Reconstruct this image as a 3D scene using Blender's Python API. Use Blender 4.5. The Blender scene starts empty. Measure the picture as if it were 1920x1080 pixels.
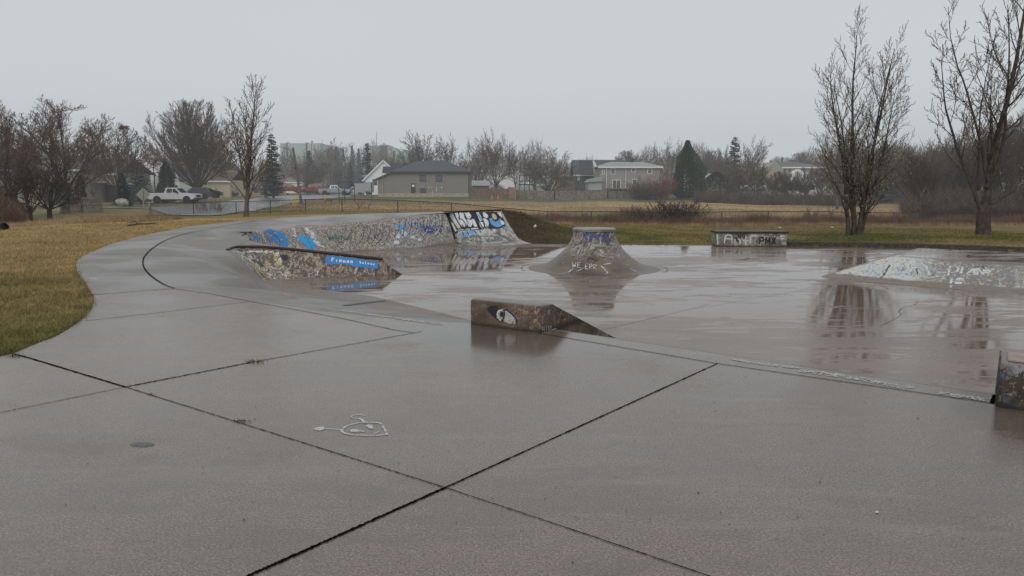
HAZE = 0.00105
import bpy, bmesh, math, random
import numpy as np
from mathutils import Vector, Matrix
from mathutils.bvhtree import BVHTree
R_ = math.radians
sc = bpy.context.scene
col = sc.collection
F = 1400.0; CAMZ = 1.6
TH = math.atan(195 / F)
cT, sT = math.cos(TH), math.sin(TH)

def ray(px, py):
    a = (px - 960) / F; b = -(py - 540) / F
    return Vector((a, cT + b * sT, -sT + b * cT))
def P(px, py, D):
    d = ray(px, py); return Vector((0, 0, CAMZ)) + d * (D / d.y)
def G(px, py, z=0.0):
    d = ray(px, py); return Vector((0, 0, CAMZ)) + d * ((z - CAMZ) / d.z)

# ------------------------------------------------------------------ helpers
class MB:
    def __init__(s): s.v = []; s.f = []
    def quad(s, a, b, c, d):
        n = len(s.v); s.v += [tuple(a), tuple(b), tuple(c), tuple(d)]; s.f.append((n, n+1, n+2, n+3))
    def poly(s, pts):
        n = len(s.v); s.v += [tuple(p) for p in pts]; s.f.append(tuple(range(n, n + len(pts))))
    def box(s, x0, x1, y0, y1, z0, z1):
        n = len(s.v)
        s.v += [(x0,y0,z0),(x1,y0,z0),(x1,y1,z0),(x0,y1,z0),(x0,y0,z1),(x1,y0,z1),(x1,y1,z1),(x0,y1,z1)]
        s.f += [tuple(n+i for i in q) for q in ((0,3,2,1),(4,5,6,7),(0,1,5,4),(1,2,6,5),(2,3,7,6),(3,0,4,7))]
    def beam(s, a, b, w, h=None):
        a = Vector(a); b = Vector(b); h = h or w
        t = (b - a).normalized(); up = Vector((0,0,1)) if abs(t.z) < .9 else Vector((0,1,0))
        x = t.cross(up).normalized() * w / 2; y = x.cross(t).normalized() * h / 2
        n = len(s.v)
        for p in (a, b):
            for q in (-x-y, x-y, x+y, -x+y): s.v.append(tuple(p + q))
        s.f += [tuple(n+i for i in q) for q in ((0,1,2,3),(7,6,5,4),(0,4,5,1),(1,5,6,2),(2,6,7,3),(3,7,4,0))]
    def tube(s, pts, rad, sides=6, cap=True):
        pts = [Vector(p) for p in pts]; m = len(pts)
        if not hasattr(rad, '__len__'): rad = [rad] * m
        n0 = len(s.v); ref = None
        for i, p in enumerate(pts):
            t = (pts[min(i+1, m-1)] - pts[max(i-1, 0)])
            t = t.normalized() if t.length > 1e-9 else Vector((0,0,1))
            if ref is None: ref = Vector((1,0,0)) if abs(t.x) < .8 else Vector((0,1,0))
            x = (ref - t * ref.dot(t)).normalized(); ref = x; y = t.cross(x)
            for k in range(sides):
                a = 2 * math.pi * k / sides
                s.v.append(tuple(p + (x * math.cos(a) + y * math.sin(a)) * rad[i]))
        for i in range(m - 1):
            for k in range(sides):
                a = n0 + i*sides + k; b = n0 + i*sides + (k+1) % sides
                s.f.append((a, b, b + sides, a + sides))
        if cap:
            s.f.append(tuple(n0 + k for k in reversed(range(sides))))
            s.f.append(tuple(n0 + (m-1)*sides + k for k in range(sides)))
    def lathe(s, prof, c=(0,0,0), n=24, axis='z'):
        n0 = len(s.v); c = Vector(c)
        for r, z in prof:
            for k in range(n):
                a = 2*math.pi*k/n
                v = Vector((r*math.cos(a), r*math.sin(a), z))
                if axis == 'y': v = Vector((v.x, v.z, v.y))
                if axis == 'x': v = Vector((v.z, v.x, v.y))
                s.v.append(tuple(c + v))
        for i in range(len(prof)-1):
            for k in range(n):
                a = n0+i*n+k; b = n0+i*n+(k+1) % n
                s.f.append((a, b, b+n, a+n))
        s.f.append(tuple(n0+k for k in range(n))); s.f.append(tuple(n0+(len(prof)-1)*n+k for k in range(n)))
    def prism(s, prof, y0, y1):   # prof in x,z extruded along y
        n = len(s.v); m = len(prof)
        s.v += [(x, y0, z) for x, z in prof] + [(x, y1, z) for x, z in prof]
        s.f.append(tuple(n+i for i in range(m))); s.f.append(tuple(n+m+i for i in reversed(range(m))))
        for i in range(m):
            j = (i+1) % m; s.f.append((n+i, n+m+i, n+m+j, n+j))
    def grid(s, rows):
        n = len(s.v); m = len(rows[0])
        for r in rows: s.v += [tuple(p) for p in r]
        for i in range(len(rows)-1):
            for j in range(m-1):
                a = n+i*m+j; s.f.append((a, a+1, a+m+1, a+m))
    def build(s, name, mat, parent=None, smooth=False, loc=None, fix=True):
        me = bpy.data.meshes.new(name); me.from_pydata(s.v, [], s.f)
        if fix and len(s.f) < 60000:
            bm = bmesh.new(); bm.from_mesh(me)
            bmesh.ops.recalc_face_normals(bm, faces=bm.faces); bm.to_mesh(me); bm.free()
        if smooth: me.polygons.foreach_set('use_smooth', [True]*len(me.polygons))
        if mat: me.materials.append(mat)
        o = bpy.data.objects.new(name, me); col.objects.link(o)
        if parent: o.parent = parent
        if loc is not None: o.location = loc
        return o

def tag(o, label=None, cat=None, group=None, kind=None):
    if label: o['label'] = label
    if cat: o['category'] = cat
    if group: o['group'] = group
    if kind: o['kind'] = kind
    return o
def empty(name, loc=(0,0,0), rz=0, label=None, cat=None, group=None):
    o = bpy.data.objects.new(name, None); col.objects.link(o)
    o.location = loc; o.rotation_euler = (0, 0, rz); o.empty_display_size = .3
    return tag(o, label, cat, group)
def copy_tree(o, parent=None):
    c = o.copy(); col.objects.link(c); c.parent = parent
    for ch in [q for q in bpy.data.objects if q.parent == o]: copy_tree(ch, c)
    return c
def np_mesh(name, verts, faces, mat, cols=None, parent=None):
    """verts (n,3), faces (m,k) same k"""
    me = bpy.data.meshes.new(name); n = len(verts); m, k = faces.shape
    me.vertices.add(n); me.vertices.foreach_set('co', verts.astype(np.float32).ravel())
    me.loops.add(m*k); me.loops.foreach_set('vertex_index', faces.astype(np.int32).ravel())
    me.polygons.add(m); me.polygons.foreach_set('loop_start', np.arange(0, m*k, k, dtype=np.int32))
    me.polygons.foreach_set('loop_total', np.full(m, k, dtype=np.int32))
    me.update(calc_edges=True)
    if cols is not None:
        ca = me.color_attributes.new('tint', 'FLOAT_COLOR', 'POINT')
        ca.data.foreach_set('color', cols.astype(np.float32).ravel())
    me.materials.append(mat)
    o = bpy.data.objects.new(name, me); col.objects.link(o)
    if parent: o.parent = parent
    return o

# ------------------------------------------------------------------ materials
class NT:
    def __init__(s, name):
        s.m = bpy.data.materials.new(name); s.m.use_nodes = True
        s.t = s.m.node_tree; s.n = s.t.nodes; s.l = s.t.links
        s.b = s.n['Principled BSDF']; s.out = s.n['Material Output']
    def new(s, t, **kw):
        n = s.n.new(t)
        for k, v in kw.items(): setattr(n, k, v)
        return n
    def put(s, sock, v):
        if hasattr(v, 'is_output'): s.l.new(v, sock)
        elif v is not None:
            if hasattr(v, '__len__') and len(v) == 3 and sock.type == 'RGBA': v = (*v, 1)
            sock.default_value = v
    def coord(s, kind='Object'): return s.new('ShaderNodeTexCoord').outputs[kind]
    def geo(s): return s.new('ShaderNodeNewGeometry')
    def map(s, v, scale=(1,1,1), rot=(0,0,0), loc=(0,0,0)):
        n = s.new('ShaderNodeMapping'); s.put(n.inputs['Vector'], v)
        n.inputs['Scale'].default_value = scale; n.inputs['Rotation'].default_value = rot; n.inputs['Location'].default_value = loc
        return n.outputs[0]
    def noise(s, v, scale, detail=3, rough=.55, dist=0):
        n = s.new('ShaderNodeTexNoise'); s.put(n.inputs['Vector'], v)
        n.inputs['Scale'].default_value = scale; n.inputs['Detail'].default_value = detail
        n.inputs['Roughness'].default_value = rough; n.inputs['Distortion'].default_value = dist
        return n.outputs['Fac']
    def voro(s, v, scale, feat='F1'):
        n = s.new('ShaderNodeTexVoronoi'); n.feature = feat; s.put(n.inputs['Vector'], v); n.inputs['Scale'].default_value = scale
        return n.outputs['Distance']
    def step(s, v, a, b):   # smooth step from a to b
        n = s.new('ShaderNodeMapRange'); n.interpolation_type = 'SMOOTHSTEP'
        s.put(n.inputs[0], v); n.inputs[1].default_value = a; n.inputs[2].default_value = b
        return n.outputs[0]
    def rng(s, v, a, b, c, d):
        n = s.new('ShaderNodeMapRange'); s.put(n.inputs[0], v)
        for i, x in enumerate((a, b, c, d)): n.inputs[1+i].default_value = x
        return n.outputs[0]
    def mix(s, f, a, b, mode='MIX'):
        n = s.new('ShaderNodeMix', data_type='RGBA', blend_type=mode)
        s.put(n.inputs[0], f); s.put(n.inputs[6], a); s.put(n.inputs[7], b); return n.outputs[2]
    def fmix(s, f, a, b):
        n = s.new('ShaderNodeMix', data_type='FLOAT'); s.put(n.inputs[0], f); s.put(n.inputs[2], a); s.put(n.inputs[3], b); return n.outputs[0]
    def math(s, op, a, b=None):
        n = s.new('ShaderNodeMath', operation=op); s.put(n.inputs[0], a)
        if b is not None: s.put(n.inputs[1], b)
        return n.outputs[0]
    def bump(s, h, strength=.3, dist=.01):
        n = s.new('ShaderNodeBump'); s.put(n.inputs['Height'], h)
        s.put(n.inputs['Strength'], strength); n.inputs['Distance'].default_value = dist
        s.l.new(n.outputs[0], s.b.inputs['Normal'])
    def set(s, **kw):
        names = dict(color='Base Color', rough='Roughness', metal='Metallic', spec='Specular IOR Level', alpha='Alpha', ior='IOR', coat='Coat Weight', coatr='Coat Roughness')
        for k, v in kw.items(): s.put(s.b.inputs[names[k]], v)
        return s.m

def simple(name, c, rough=.7, var=.18, scale=6, metal=0, bump=0, spec=.4, bscale=None):
    t = NT(name); v = t.coord()
    n = t.noise(v, scale, 4, .6)
    lo = tuple(x*(1-var) for x in c); hi = tuple(min(1, x*(1+var)) for x in c)
    t.set(color=t.mix(t.step(n, .3, .7), lo, hi), rough=rough, metal=metal, spec=spec)
    if bump: t.bump(t.noise(v, bscale or scale*4, 4, .6), bump, .02)
    return t.m

# ---- wet exposed-aggregate concrete
def concrete(name, base=(.2,.185,.168), wet=.5, stain=.5, puddle=0.0, slabs=False, speck=1.0, micro=.35, flow=False, dry=.55, filmr=.30, spots=(), zdirt=False, ior=1.42):
    t = NT(name); v = t.coord()
    big = t.noise(t.map(v, (.35,.35,.35)), 1.0, 5, .6, .4)
    mid = t.noise(t.map(v, (1.2,1.8,1)), 1.0, 5, .65, .3)
    fine = t.noise(v, 85, 3, .85)
    grain = t.noise(v, 30, 5, .8)
    c = t.mix(t.step(big, .3, .7), tuple(x*.86 for x in base), tuple(x*1.14 for x in base))
    c = t.mix(t.math('MULTIPLY', t.step(mid, .45, .72), .35*stain), c, (base[0]*.8, base[1]*.66, base[2]*.55))
    pink = t.noise(t.map(v, (.5,.5,1), loc=(7,3,0)), 1, 4, .6)
    c = t.mix(t.math('MULTIPLY', t.step(pink, .55, .75), .22*stain), c, (base[0]*1.25, base[1]*.95, base[2]*.86))
    if slabs:
        m = t.map(v, (1/3.42,1/3.42,1), rot=(0,0,-R_(36.0+90)), loc=(0,0,0))
        # snap to slab cells for small tone shifts between pours
        w = t.new('ShaderNodeVectorMath', operation='FLOOR'); t.put(w.inputs[0], m)
        wn = t.new('ShaderNodeTexWhiteNoise', noise_dimensions='2D'); t.l.new(w.outputs[0], wn.inputs['Vector'])
        c = t.mix(1.0, c, t.mix(wn.outputs['Value'], (.86,.87,.89), (1.12,1.09,1.06)), 'MULTIPLY')
    sp = t.step(fine, .53, .60); sd = t.step(fine, .48, .40)
    c = t.mix(t.math('MULTIPLY', sp, .50*speck), c, (min(1,base[0]*2.1), min(1,base[1]*2.0), min(1,base[2]*1.85)))
    c = t.mix(t.math('MULTIPLY', sd, .55*speck), c, tuple(x*.35 for x in base))
    c = t.mix(t.math('MULTIPLY', t.step(grain, .35, .7), .25*speck), c, tuple(x*1.35 for x in base))
    if slabs:
        mo = t.noise(v, 9, 4, .7); c = t.mix(t.math('MULTIPLY', t.step(mo, .42, .6), .22), c, tuple(x*y for x, y in zip(base, (.62,.66,.72))))
    if zdirt:
        sz = t.new('ShaderNodeSeparateXYZ'); t.l.new(v, sz.inputs[0]); zz = t.math('ADD', sz.outputs[2], t.math('MULTIPLY', t.math('SUBTRACT', mid, .5), .5))
        c = t.mix(t.math('MULTIPLY', t.step(zz, -.02, -.34), .75), c, tuple(x*y for x, y in zip(base, (.80,.64,.52))))
        sc2 = t.noise(t.map(v, (3,3,3)), 2, 6, .75, 1.5); c = t.mix(t.math('MULTIPLY', t.step(sc2, .60, .64), .35), c, tuple(x*1.5 for x in base))
    # wetness: streaky low roughness areas
    wv = t.map(v, (.22,.55,1), rot=(0,0,R_(8))) if flow else t.map(v, (.5,.5,1))
    wn1 = t.noise(wv, 1.0, 6, .58, .6)
    wn2 = t.noise(t.map(v, (.6,1.6,1)), 1.0, 5, .6, .5)
    w = t.math('ADD', t.math('MULTIPLY', wn1, .65), t.math('MULTIPLY', wn2, .35))
    a, b = .62 - wet*.22, .50 - wet*.22
    film = t.step(w, b-.04, a+.04)          # 1 = wet film
    rough = t.fmix(film, ROUGH[0], ROUGH[1]) if False else t.fmix(film, dry, filmr)
    if slabs:
        dp = t.noise(t.map(v, (.75,1.5,1), rot=(0,0,R_(20)), loc=(4,9,0)), 1.0, 7, .68, .8); dm_ = t.step(dp, .47, .56)
        c = t.mix(t.math('MULTIPLY', dm_, .30), c, tuple(x*y for x, y in zip(base, (.60,.58,.57)))); rough = t.fmix(dm_, rough, filmr*.75)
        lt = t.noise(t.map(v, (.4,2.6,1), rot=(0,0,R_(-25)), loc=(1,5,0)), 1.0, 6, .7, .5); c = t.mix(t.math('MULTIPLY', t.step(lt, .54, .66), .20), c, tuple(min(1,x*1.7) for x in base))
    if puddle > 0:
        stk = t.noise(t.map(v, (.9,4.2,1), rot=(0,0,R_(-14))), 1.0, 6, .66, .9)
        w2 = t.math('ADD', t.math('MULTIPLY', w, .62), t.math('MULTIPLY', stk, .38))
        pd = t.step(w2, .568 - puddle*.14, .579 - puddle*.14)
        rough = t.fmix(pd, rough, .03)
        c = t.mix(t.math('MULTIPLY', pd, .55), c, tuple(x*y for x, y in zip(base, (.66,.58,.50))))
        c = t.mix(t.math('MULTIPLY', t.step(stk, .42, .62), .22), c, tuple(x*1.35 for x in base))
    h = t.math('ADD', t.math('MULTIPLY', fine, .6), grain)
    st = t.fmix(film, micro, micro*.35)
    if spots:
        # shallow low spots that hold water
        for (cx, cy, rx, ry) in spots:
            d = t.new('ShaderNodeVectorMath', operation='LENGTH'); t.put(d.inputs[0], t.map(t.map(v, loc=(-cx,-cy,0)), (1/rx,1/ry,0)))
            q = t.math('ADD', d.outputs['Value'], t.math('MULTIPLY', t.math('SUBTRACT', t.noise(t.map(v,(1.5,4,1)), 1.6, 5, .65), .5), 1.5))
            m = t.step(q, 1.05, .8)
            rough = t.fmix(m, rough, .15); st = t.fmix(m, st, micro*.10)
            c = t.mix(t.math('MULTIPLY', m, .55), c, tuple(x*.55 for x in base))
    t.set(color=c, rough=rough, spec=.5, ior=ior)
    if puddle > 0:
        st = t.fmix(pd, st, .02)
        h = t.math('ADD', h, t.math('MULTIPLY', t.noise(t.map(v,(1.2,.8,1)), 5, 2, .5), 3.0))
    t.bump(h, st, .006)
    return t.m

M = {}
M['pad'] = concrete('pad_concrete', (.176,.142,.117), wet=.7, stain=1.0, slabs=True, micro=.5, speck=2.0, dry=.36, filmr=.24, ior=1.62, spots=((.05,7.45,1.0,.85),(3.9,5.0,.9,.8),(-.6,7.9,.7,.6)))
M['deck'] = concrete('deck_concrete', (.205,.192,.176), wet=.35, stain=.35, micro=.2, speck=.35, zdirt=True)
M['floor'] = concrete('floor_concrete', (.195,.148,.119), wet=.9, stain=.6, puddle=.56, flow=True, filmr=.27, dry=.36, micro=.12, speck=.25)
M['ledge'] = None
M['joint'] = simple('joint_dirt', (.008,.0065,.005), .95, .5, 40, spec=0)
M['crack'] = simple('fine_crack', (.022,.018,.015), .9, .4, 40, spec=0)
M['steel'] = simple('rusty_black_steel', (.035,.026,.022), .45, .4, 12, metal=.3, bump=.2)
# ------------------------------------------------------------------ plan of the park
FL = -0.45
ST = [  # ring (outer joint) , inner edge, lawn edge ; each (px,py, z or None, D or None)
 # R(px,py,z)      I(px,py,z)         O(px,py,z)
 ((885,606,0),    (932,614,FL),      None),
 ((800,602,0),    (850,592,FL),      None),
 ((645,589,0),    (760,570,FL),      None),
 ((540,574,0),    (700,556,FL),      None),
 ((467,561,0),    (640,547,FL),      None),
 ((400,551,0),    (592,542,FL),      None),
 ((327,541,0),    (552,537,FL),      (175,553,0)),
 ((296,527,.02),  (524,533,FL),      (160,530,.01)),
 ((277,512,.05),  (500,529,FL),      (147,512,.03)),
 ((270,502,.07),  (478,512,-.30),    (143,500,.05)),
 ((268,494,.09),  (459,495,-.12),    (144,491,.08)),
 ((269,486,.11),  (440,479,.04),     (148,485,.10)),
 ((273,479,.13),  (428,468.6,.10),     (154,481,.12)),
 ((286,466,.18),  (452,457.5,.132),     (170,474,.15)),
 ((313,450,.25),  (468,448.5,.168),     (200,460,.18)),
 ((350,438,.305), (462,437.5,.235),     (235,450,.205)),
 ((400,428,.355), (471,434,.29),     (267,442,.214)),
 ((450,419,.41),  (508,431,.288),    (320,431,.26)),
 ((500,412.5,.46),(546,428,.284),    (367,423,.29)),
 ((560,407.5,.475),(618,420,.35),    (467,412.5,.37)),
 ((633,403,.52),  (697,413,.425),    (560,406.5,.42)),
 ((720,400,.55),  (760,405,.52),     (660,401.5,.47)),
 ((790,398.5,.57),(826,399.5,.595),  (770,398.3,.53)),
 ((850,397.5,.60),(850,398.0,.62),   (850,397.0,.57)),
]
def crom(pts, n):
    """Catmull-Rom through Vector points, n samples per span"""
    out = []
    for i in range(len(pts)-1):
        p0 = pts[max(i-1,0)]; p1 = pts[i]; p2 = pts[i+1]; p3 = pts[min(i+2,len(pts)-1)]
        for k in range(n):
            u = k/n
            out.append(.5*((2*p1)+(-p0+p2)*u+(2*p0-5*p1+4*p2-p3)*u*u+(-p0+3*p1-3*p2+p3)*u**3))
    out.append(pts[-1].copy()); return out
NS = 5
Rw = crom([G(*s[0]) for s in ST], NS)
Iw = crom([G(*s[1]) for s in ST], NS)
Ow = crom([G(*s[2]) for s in ST if s[2]], NS)
i0 = 6*NS

def smooth(u): return u*u*(3-2*u)
# bowl slope + plateau between ring joint and inner edge
mb = MB(); rows = []
K = 16
for a, b, idx in zip(Rw, Iw, range(len(Rw))):
    r = []
    for k in range(K+1):
        u = k/K
        p = a.lerp(b, u)
        if idx < 13*NS:
            w = min(1, max(0, (13*NS-idx)/(3*NS)))
            e = smooth(u)*w + u*(1-w)
            if idx >= 6*NS: e = w*(smooth(max(0,(u-.35)/.65))) + (1-w)*u
            p.z = a.z + (b.z-a.z)*e
        r.append(p)
    rows.append(r)
mb.grid(rows)
slope = tag(mb.build('bowl_slope', M['deck'], smooth=True), kind='structure')
# outer deck ring
mb = MB(); rows = []
for a, b in zip(Ow, Rw[i0:]):
    rows.append([a.lerp(b, k/6) for k in range(7)] )
mb.grid(rows)
# deck skirt into the lawn
mb.grid([[a, a - Vector((0,0,.5))] for a in Ow])
deck = tag(mb.build('curved_path', M['deck'], smooth=False), kind='structure')

# pad outline
lipA = G(1040,619,0); lipB = G(1865,741,0)
ld = (lipB - lipA).normalized(); lip0 = Rw[0]
lipE = lipB + ld*21
def perp(v): return Vector((-v.y, v.x, 0)) if (-v.y*0 + v.x) > 0 else Vector((v.y, -v.x, 0))
lp = Vector((-ld.y, ld.x, 0))   # into the bowl
if lp.y < 0: lp = -lp
padpts = [Vector((-40,-9,0)), Vector((-40,3.5,0)), Vector((-20,4.6,0)), Vector((-9,5.9,0)), G(-120,682,0)] + \
   crom([G(0,668,0), G(23,663,0), G(70,644,0), G(110,628,0), G(150,602,0), G(170,582,0), G(176,566,0), G(175,553,0)], 4)
edge_near = padpts[4:]
pad_in = list(reversed(Rw[:i0+1]))
padpoly = padpts + pad_in + [lipA, lipB, lipE, Vector((lipE.x+.5,-9,0))]
mb = MB(); mb.poly(padpoly)
me_o = mb.build('pavement', M['pad'])
bm = bmesh.new(); bm.from_mesh(me_o.data)
bmesh.ops.triangulate(bm, faces=bm.faces)
for f in bm.faces:
    if f.normal.z < 0: f.normal_flip()
bm.to_mesh(me_o.data); bm.free()
tag(me_o, kind='structure'); pad = me_o
# skirt of pad at the lawn
mb = MB(); mb.grid([[a, a-Vector((0,0,.4))] for a in padpts[1:]])
tag(mb.build('pavement_edge', M['deck']), kind='structure')
# straight bank from lip
mb = MB(); rows = []
LL = (lipE - lip0)
nn = 40
for i in range(nn+1):
    a = (lip0 + (lipA-lip0)*(i/4)) if i <= 4 else lipA + (lipE-lipA)*((i-4)/(nn-4))
    r = []
    for k in range(9):
        u = k/8; p = a + lp*(1.0*u); p.z = -.006*0 + FL*1.01*smooth(u); r.append(p)
    rows.append(r)
mb.grid(rows)
bank = tag(mb.build('concrete_bank', M['deck'], smooth=True), kind='structure')

# far edge of the bowl floor, lawn side
far = [G(985,457,FL), G(1075,457.5,FL), G(1340,459,FL), G(1480,461.5,FL), G(1600,463,FL), G(1760,467,FL), G(1920,473,FL), G(2100,481,FL)]
far += [Vector((30,15,FL)), Vector((40,9,FL))]
farw = crom(far, 5)
# floor sheet
backdeck = [Vector((p.x,p.y,FL)) for p in reversed(Ow)]
fp = [Vector((p.x,p.y,FL)) for p in [Vector((-8,6.2,0)), Vector((40,-12,0))]] + list(reversed(farw)) + [G(905,440,FL)] + backdeck[2:-2]
fp = [Vector((-7,8,FL)), Vector((4,3,FL)), Vector((14,-4,FL)), Vector((40,-8,FL))] + list(reversed(farw)) + [Vector((-2.0,28,FL)), Vector((-6,25,FL)), Vector((-8,20,FL)), Vector((-7.6,14,FL))]
mb = MB(); mb.poly(fp)
floor = mb.build('bowl_floor', M['floor'])
bm = bmesh.new(); bm.from_mesh(floor.data); bmesh.ops.triangulate(bm, faces=bm.faces)
for f in bm.faces:
    if f.normal.z < 0: f.normal_flip()
bm.to_mesh(floor.data); bm.free()
tag(floor, kind='structure')

# curb along right far edge
cw = crom([G(1470,461.5,FL), G(1600,463,FL), G(1760,467,FL), G(1920,473,FL), G(2100,481,FL), Vector((30,15.0,FL)), Vector((40,9,FL))], 8)
mb = MB(); rows = []
for i, p in enumerate(cw):
    t = (cw[min(i+1,len(cw)-1)] - cw[max(i-1,0)]).normalized(); n = Vector((-t.y, t.x, 0))
    if n.y < 0: n = -n
    rows.append([p + Vector((0,0,-.1)), p + Vector((0,0,.13)), p + n*.02 + Vector((0,0,.15)), p + n*.20 + Vector((0,0,.15)), p+n*.2+Vector((0,0,-.1))])
mb.grid(rows)
M['curb'] = simple('mossy_dark_curb', (.045,.038,.028), .6, .6, 14, bump=.5)
tag(mb.build('concrete_curb', M['curb']), kind='structure')

# ------------------------------------------------------------------ ramps (things)
def loft(tops, bases, K=14, prof='quarter', ns=6, name='wall', mat=None, parent=None):
    T = crom(tops, ns); B = crom(bases, ns); rows = []; uvs = []
    ua = 0; last = None
    for a, b in zip(T, B):
        mid = (a+b)/2
        if last is not None: ua += (mid-last).length
        last = mid; r = []; uv = []; L = max(.01, (a-b).length)
        for k in range(K+1):
            u = k/K   # 0 base, 1 top
            if prof == 'quarter':
                h = math.sin(u*math.pi/2*.82)/math.sin(math.pi/2*.82)   # run fraction
                z = (1-math.cos(u*math.pi/2*.82))/(1-math.cos(math.pi/2*.82))
                # slight rounding over at the lip
                if u > .82:
                    w = (u-.82)/.18; h = h*(1-w*.0)
                p = Vector((b.x+(a.x-b.x)*h, b.y+(a.y-b.y)*h, b.z+(a.z-b.z)*z))
            elif prof == 'scurve':
                h = u; z = smooth(min(1,u*1.0))
                z = .30*z + .70*(z**.9) if u < 1 else 1
                p = Vector((b.x+(a.x-b.x)*h, b.y+(a.y-b.y)*h, b.z+(a.z-b.z)*z))
            elif prof == 'flare':
                h = u; z = u**1.9*.55 + max(0,(u-.42)/.58)*.45
                p = Vector((b.x+(a.x-b.x)*h, b.y+(a.y-b.y)*h, b.z+(a.z-b.z)*z))
            r.append(p); uv.append((ua, u*L))
        rows.append(r); uvs.append(uv)
    mb = MB(); mb.grid(rows)
    o = mb.build(name, mat, parent, smooth=True, fix=False)
    me = o.data; ul = me.uv_layers.new(name='uv'); flat = [q for r in uvs for q in r]
    for lp_ in me.loops: ul.data[lp_.index].uv = flat[lp_.vertex_index]
    # orient towards the camera
    s = sum((p.normal.dot(Vector((0,0,CAMZ))-p.center) > 0) for p in me.polygons)
    if s < len(me.polygons)/2: me.flip_normals()
    return o, rows

def graffiti(name, base=(.15,.125,.105), flakes=(), wet=.3, scale=1.0, slant=35, basevar=.35):
    """worn painted concrete. flakes: (colour, coverage 0..1, region (u0,u1,v0,v1 soft) or None, hi-frequency scale)"""
    t = NT(name); uv = t.coord('UV')
    n1 = t.noise(uv, 2.2, 5, .65); n2 = t.noise(uv, 45, 3, .7)
    c = t.mix(t.step(n1, .3, .7), tuple(x*(1-basevar) for x in base), tuple(x*(1+basevar) for x in base))
    c = t.mix(t.math('MULTIPLY', t.step(n2, .45, .7), .4), c, tuple(x*.55 for x in base))
    sep = t.new('ShaderNodeSeparateXYZ'); t.l.new(uv, sep.inputs[0])
    h = n2
    for i, (cc, cov, reg, fs) in enumerate(flakes):
        mv = t.map(uv, (fs, fs*.38, 1), rot=(0, 0, R_(slant if i % 2 == 0 else -slant*.5)), loc=(3.1*i, 1.7*i, 0))
        nn_ = t.noise(mv, 1.0, 6, .68, 1.4)
        m = t.step(nn_, .60-.22*cov, .63-.22*cov)
        if reg:
            u0, u1, v0, v1, sf = reg
            wob = t.math('MULTIPLY', t.math('SUBTRACT', t.noise(uv, 3.0, 4, .6), .5), .5)
            uu = t.math('ADD', sep.outputs[0], wob); vv = t.math('ADD', sep.outputs[1], t.math('MULTIPLY', wob, .7))
            rm = t.math('MULTIPLY', t.math('MULTIPLY', t.step(uu, u0-sf, u0+sf), t.step(uu, u1+sf, u1-sf)),
                        t.math('MULTIPLY', t.step(vv, v0-.06, v0+.06), t.step(vv, v1+.06, v1-.06)))
            m = t.math('MULTIPLY', m, rm)
        cv = t.mix(t.noise(uv, 9+i, 3, .6), tuple(x*.75 for x in cc), tuple(min(1,x*1.2) for x in cc))
        c = t.mix(m, c, cv)
    t.set(color=c, rough=t.rng(n1, .3, .7, .28, .6), spec=.45)
    t.bump(t.math('ADD', n1, n2), .25, .012)
    return t.m
BEIGE = (.36,.29,.215); WHT = (.52,.53,.52); BLU = (.045,.17,.42); CY = (.03,.30,.62); NAVY=(.05,.08,.22); YEL=(.55,.45,.13); GRN=(.03,.17,.13); PNK=(.42,.2,.18)

# ---- big quarter pipe
qb = [(456,446,.1),(480,470,-.2),(505,484,FL),(560,483,FL),(610,478,FL),(652,473.5,FL),(700,470.5,FL),(748,468.5,FL),(798,464.5,FL),(830,460,FL),(858,457,FL)]
qt = [(455,440.5,.2),(471,434,.29),(508,431,.288),(546,428,.284),(618,420,.35),(657,416.5,.39),(697,413,.425),(730,408.5,.475),(760,405,.52),(795,401.8,.56),(832,399,.60)]
M['qwall'] = graffiti('painted_quarter_concrete', (.175,.145,.122), [
    (BEIGE, .55, None, 11), (BEIGE, .5, None, 21), (WHT, .28, (1.6,3.4,.25,1.3,.3), 12), (WHT, .55, (4.6,8.2,.25,1.5,.5), 14), ((.25,.26,.29), .5, (4.8,8.2,.3,1.4,.4), 17),
    ((.07,.09,.19), .32, (4.4,8.2,.3,1.1,.4), 12), (BLU, .2, (.5,1.6,.2,1.2,.2), 8), ((.06,.16,.13), .28, (2.6,4.2,.45,1.1,.3), 13), ((.42,.36,.16), .24, (2.6,5.6,.15,.55,.3), 12), ((.25,.16,.14), .22, None, 12), ((.10,.08,.066), .45, None, 12), ((.12,.098,.08), .45, None, 23), ((.42,.40,.38), .34, None, 26),
    ((.14,.112,.092), .85, (-.5,9,-.2,.18,.2), 3)], slant=38)
quarter = empty('quarter_pipe', tuple(G(700,470.5,FL)), 0, 'long curved concrete quarter pipe with worn multicoloured graffiti at the back of the bowl', 'skate ramp')
def bind(o, par):
    bpy.context.view_layer.update()
    o.parent = par; o.matrix_parent_inverse = par.matrix_world.inverted(); return o
qwall, qrows = loft([G(*p) for p in qt], [G(*p) for p in qb], prof='scurve', name='ramp_face', mat=M['qwall'])
bind(qwall, quarter)

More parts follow.
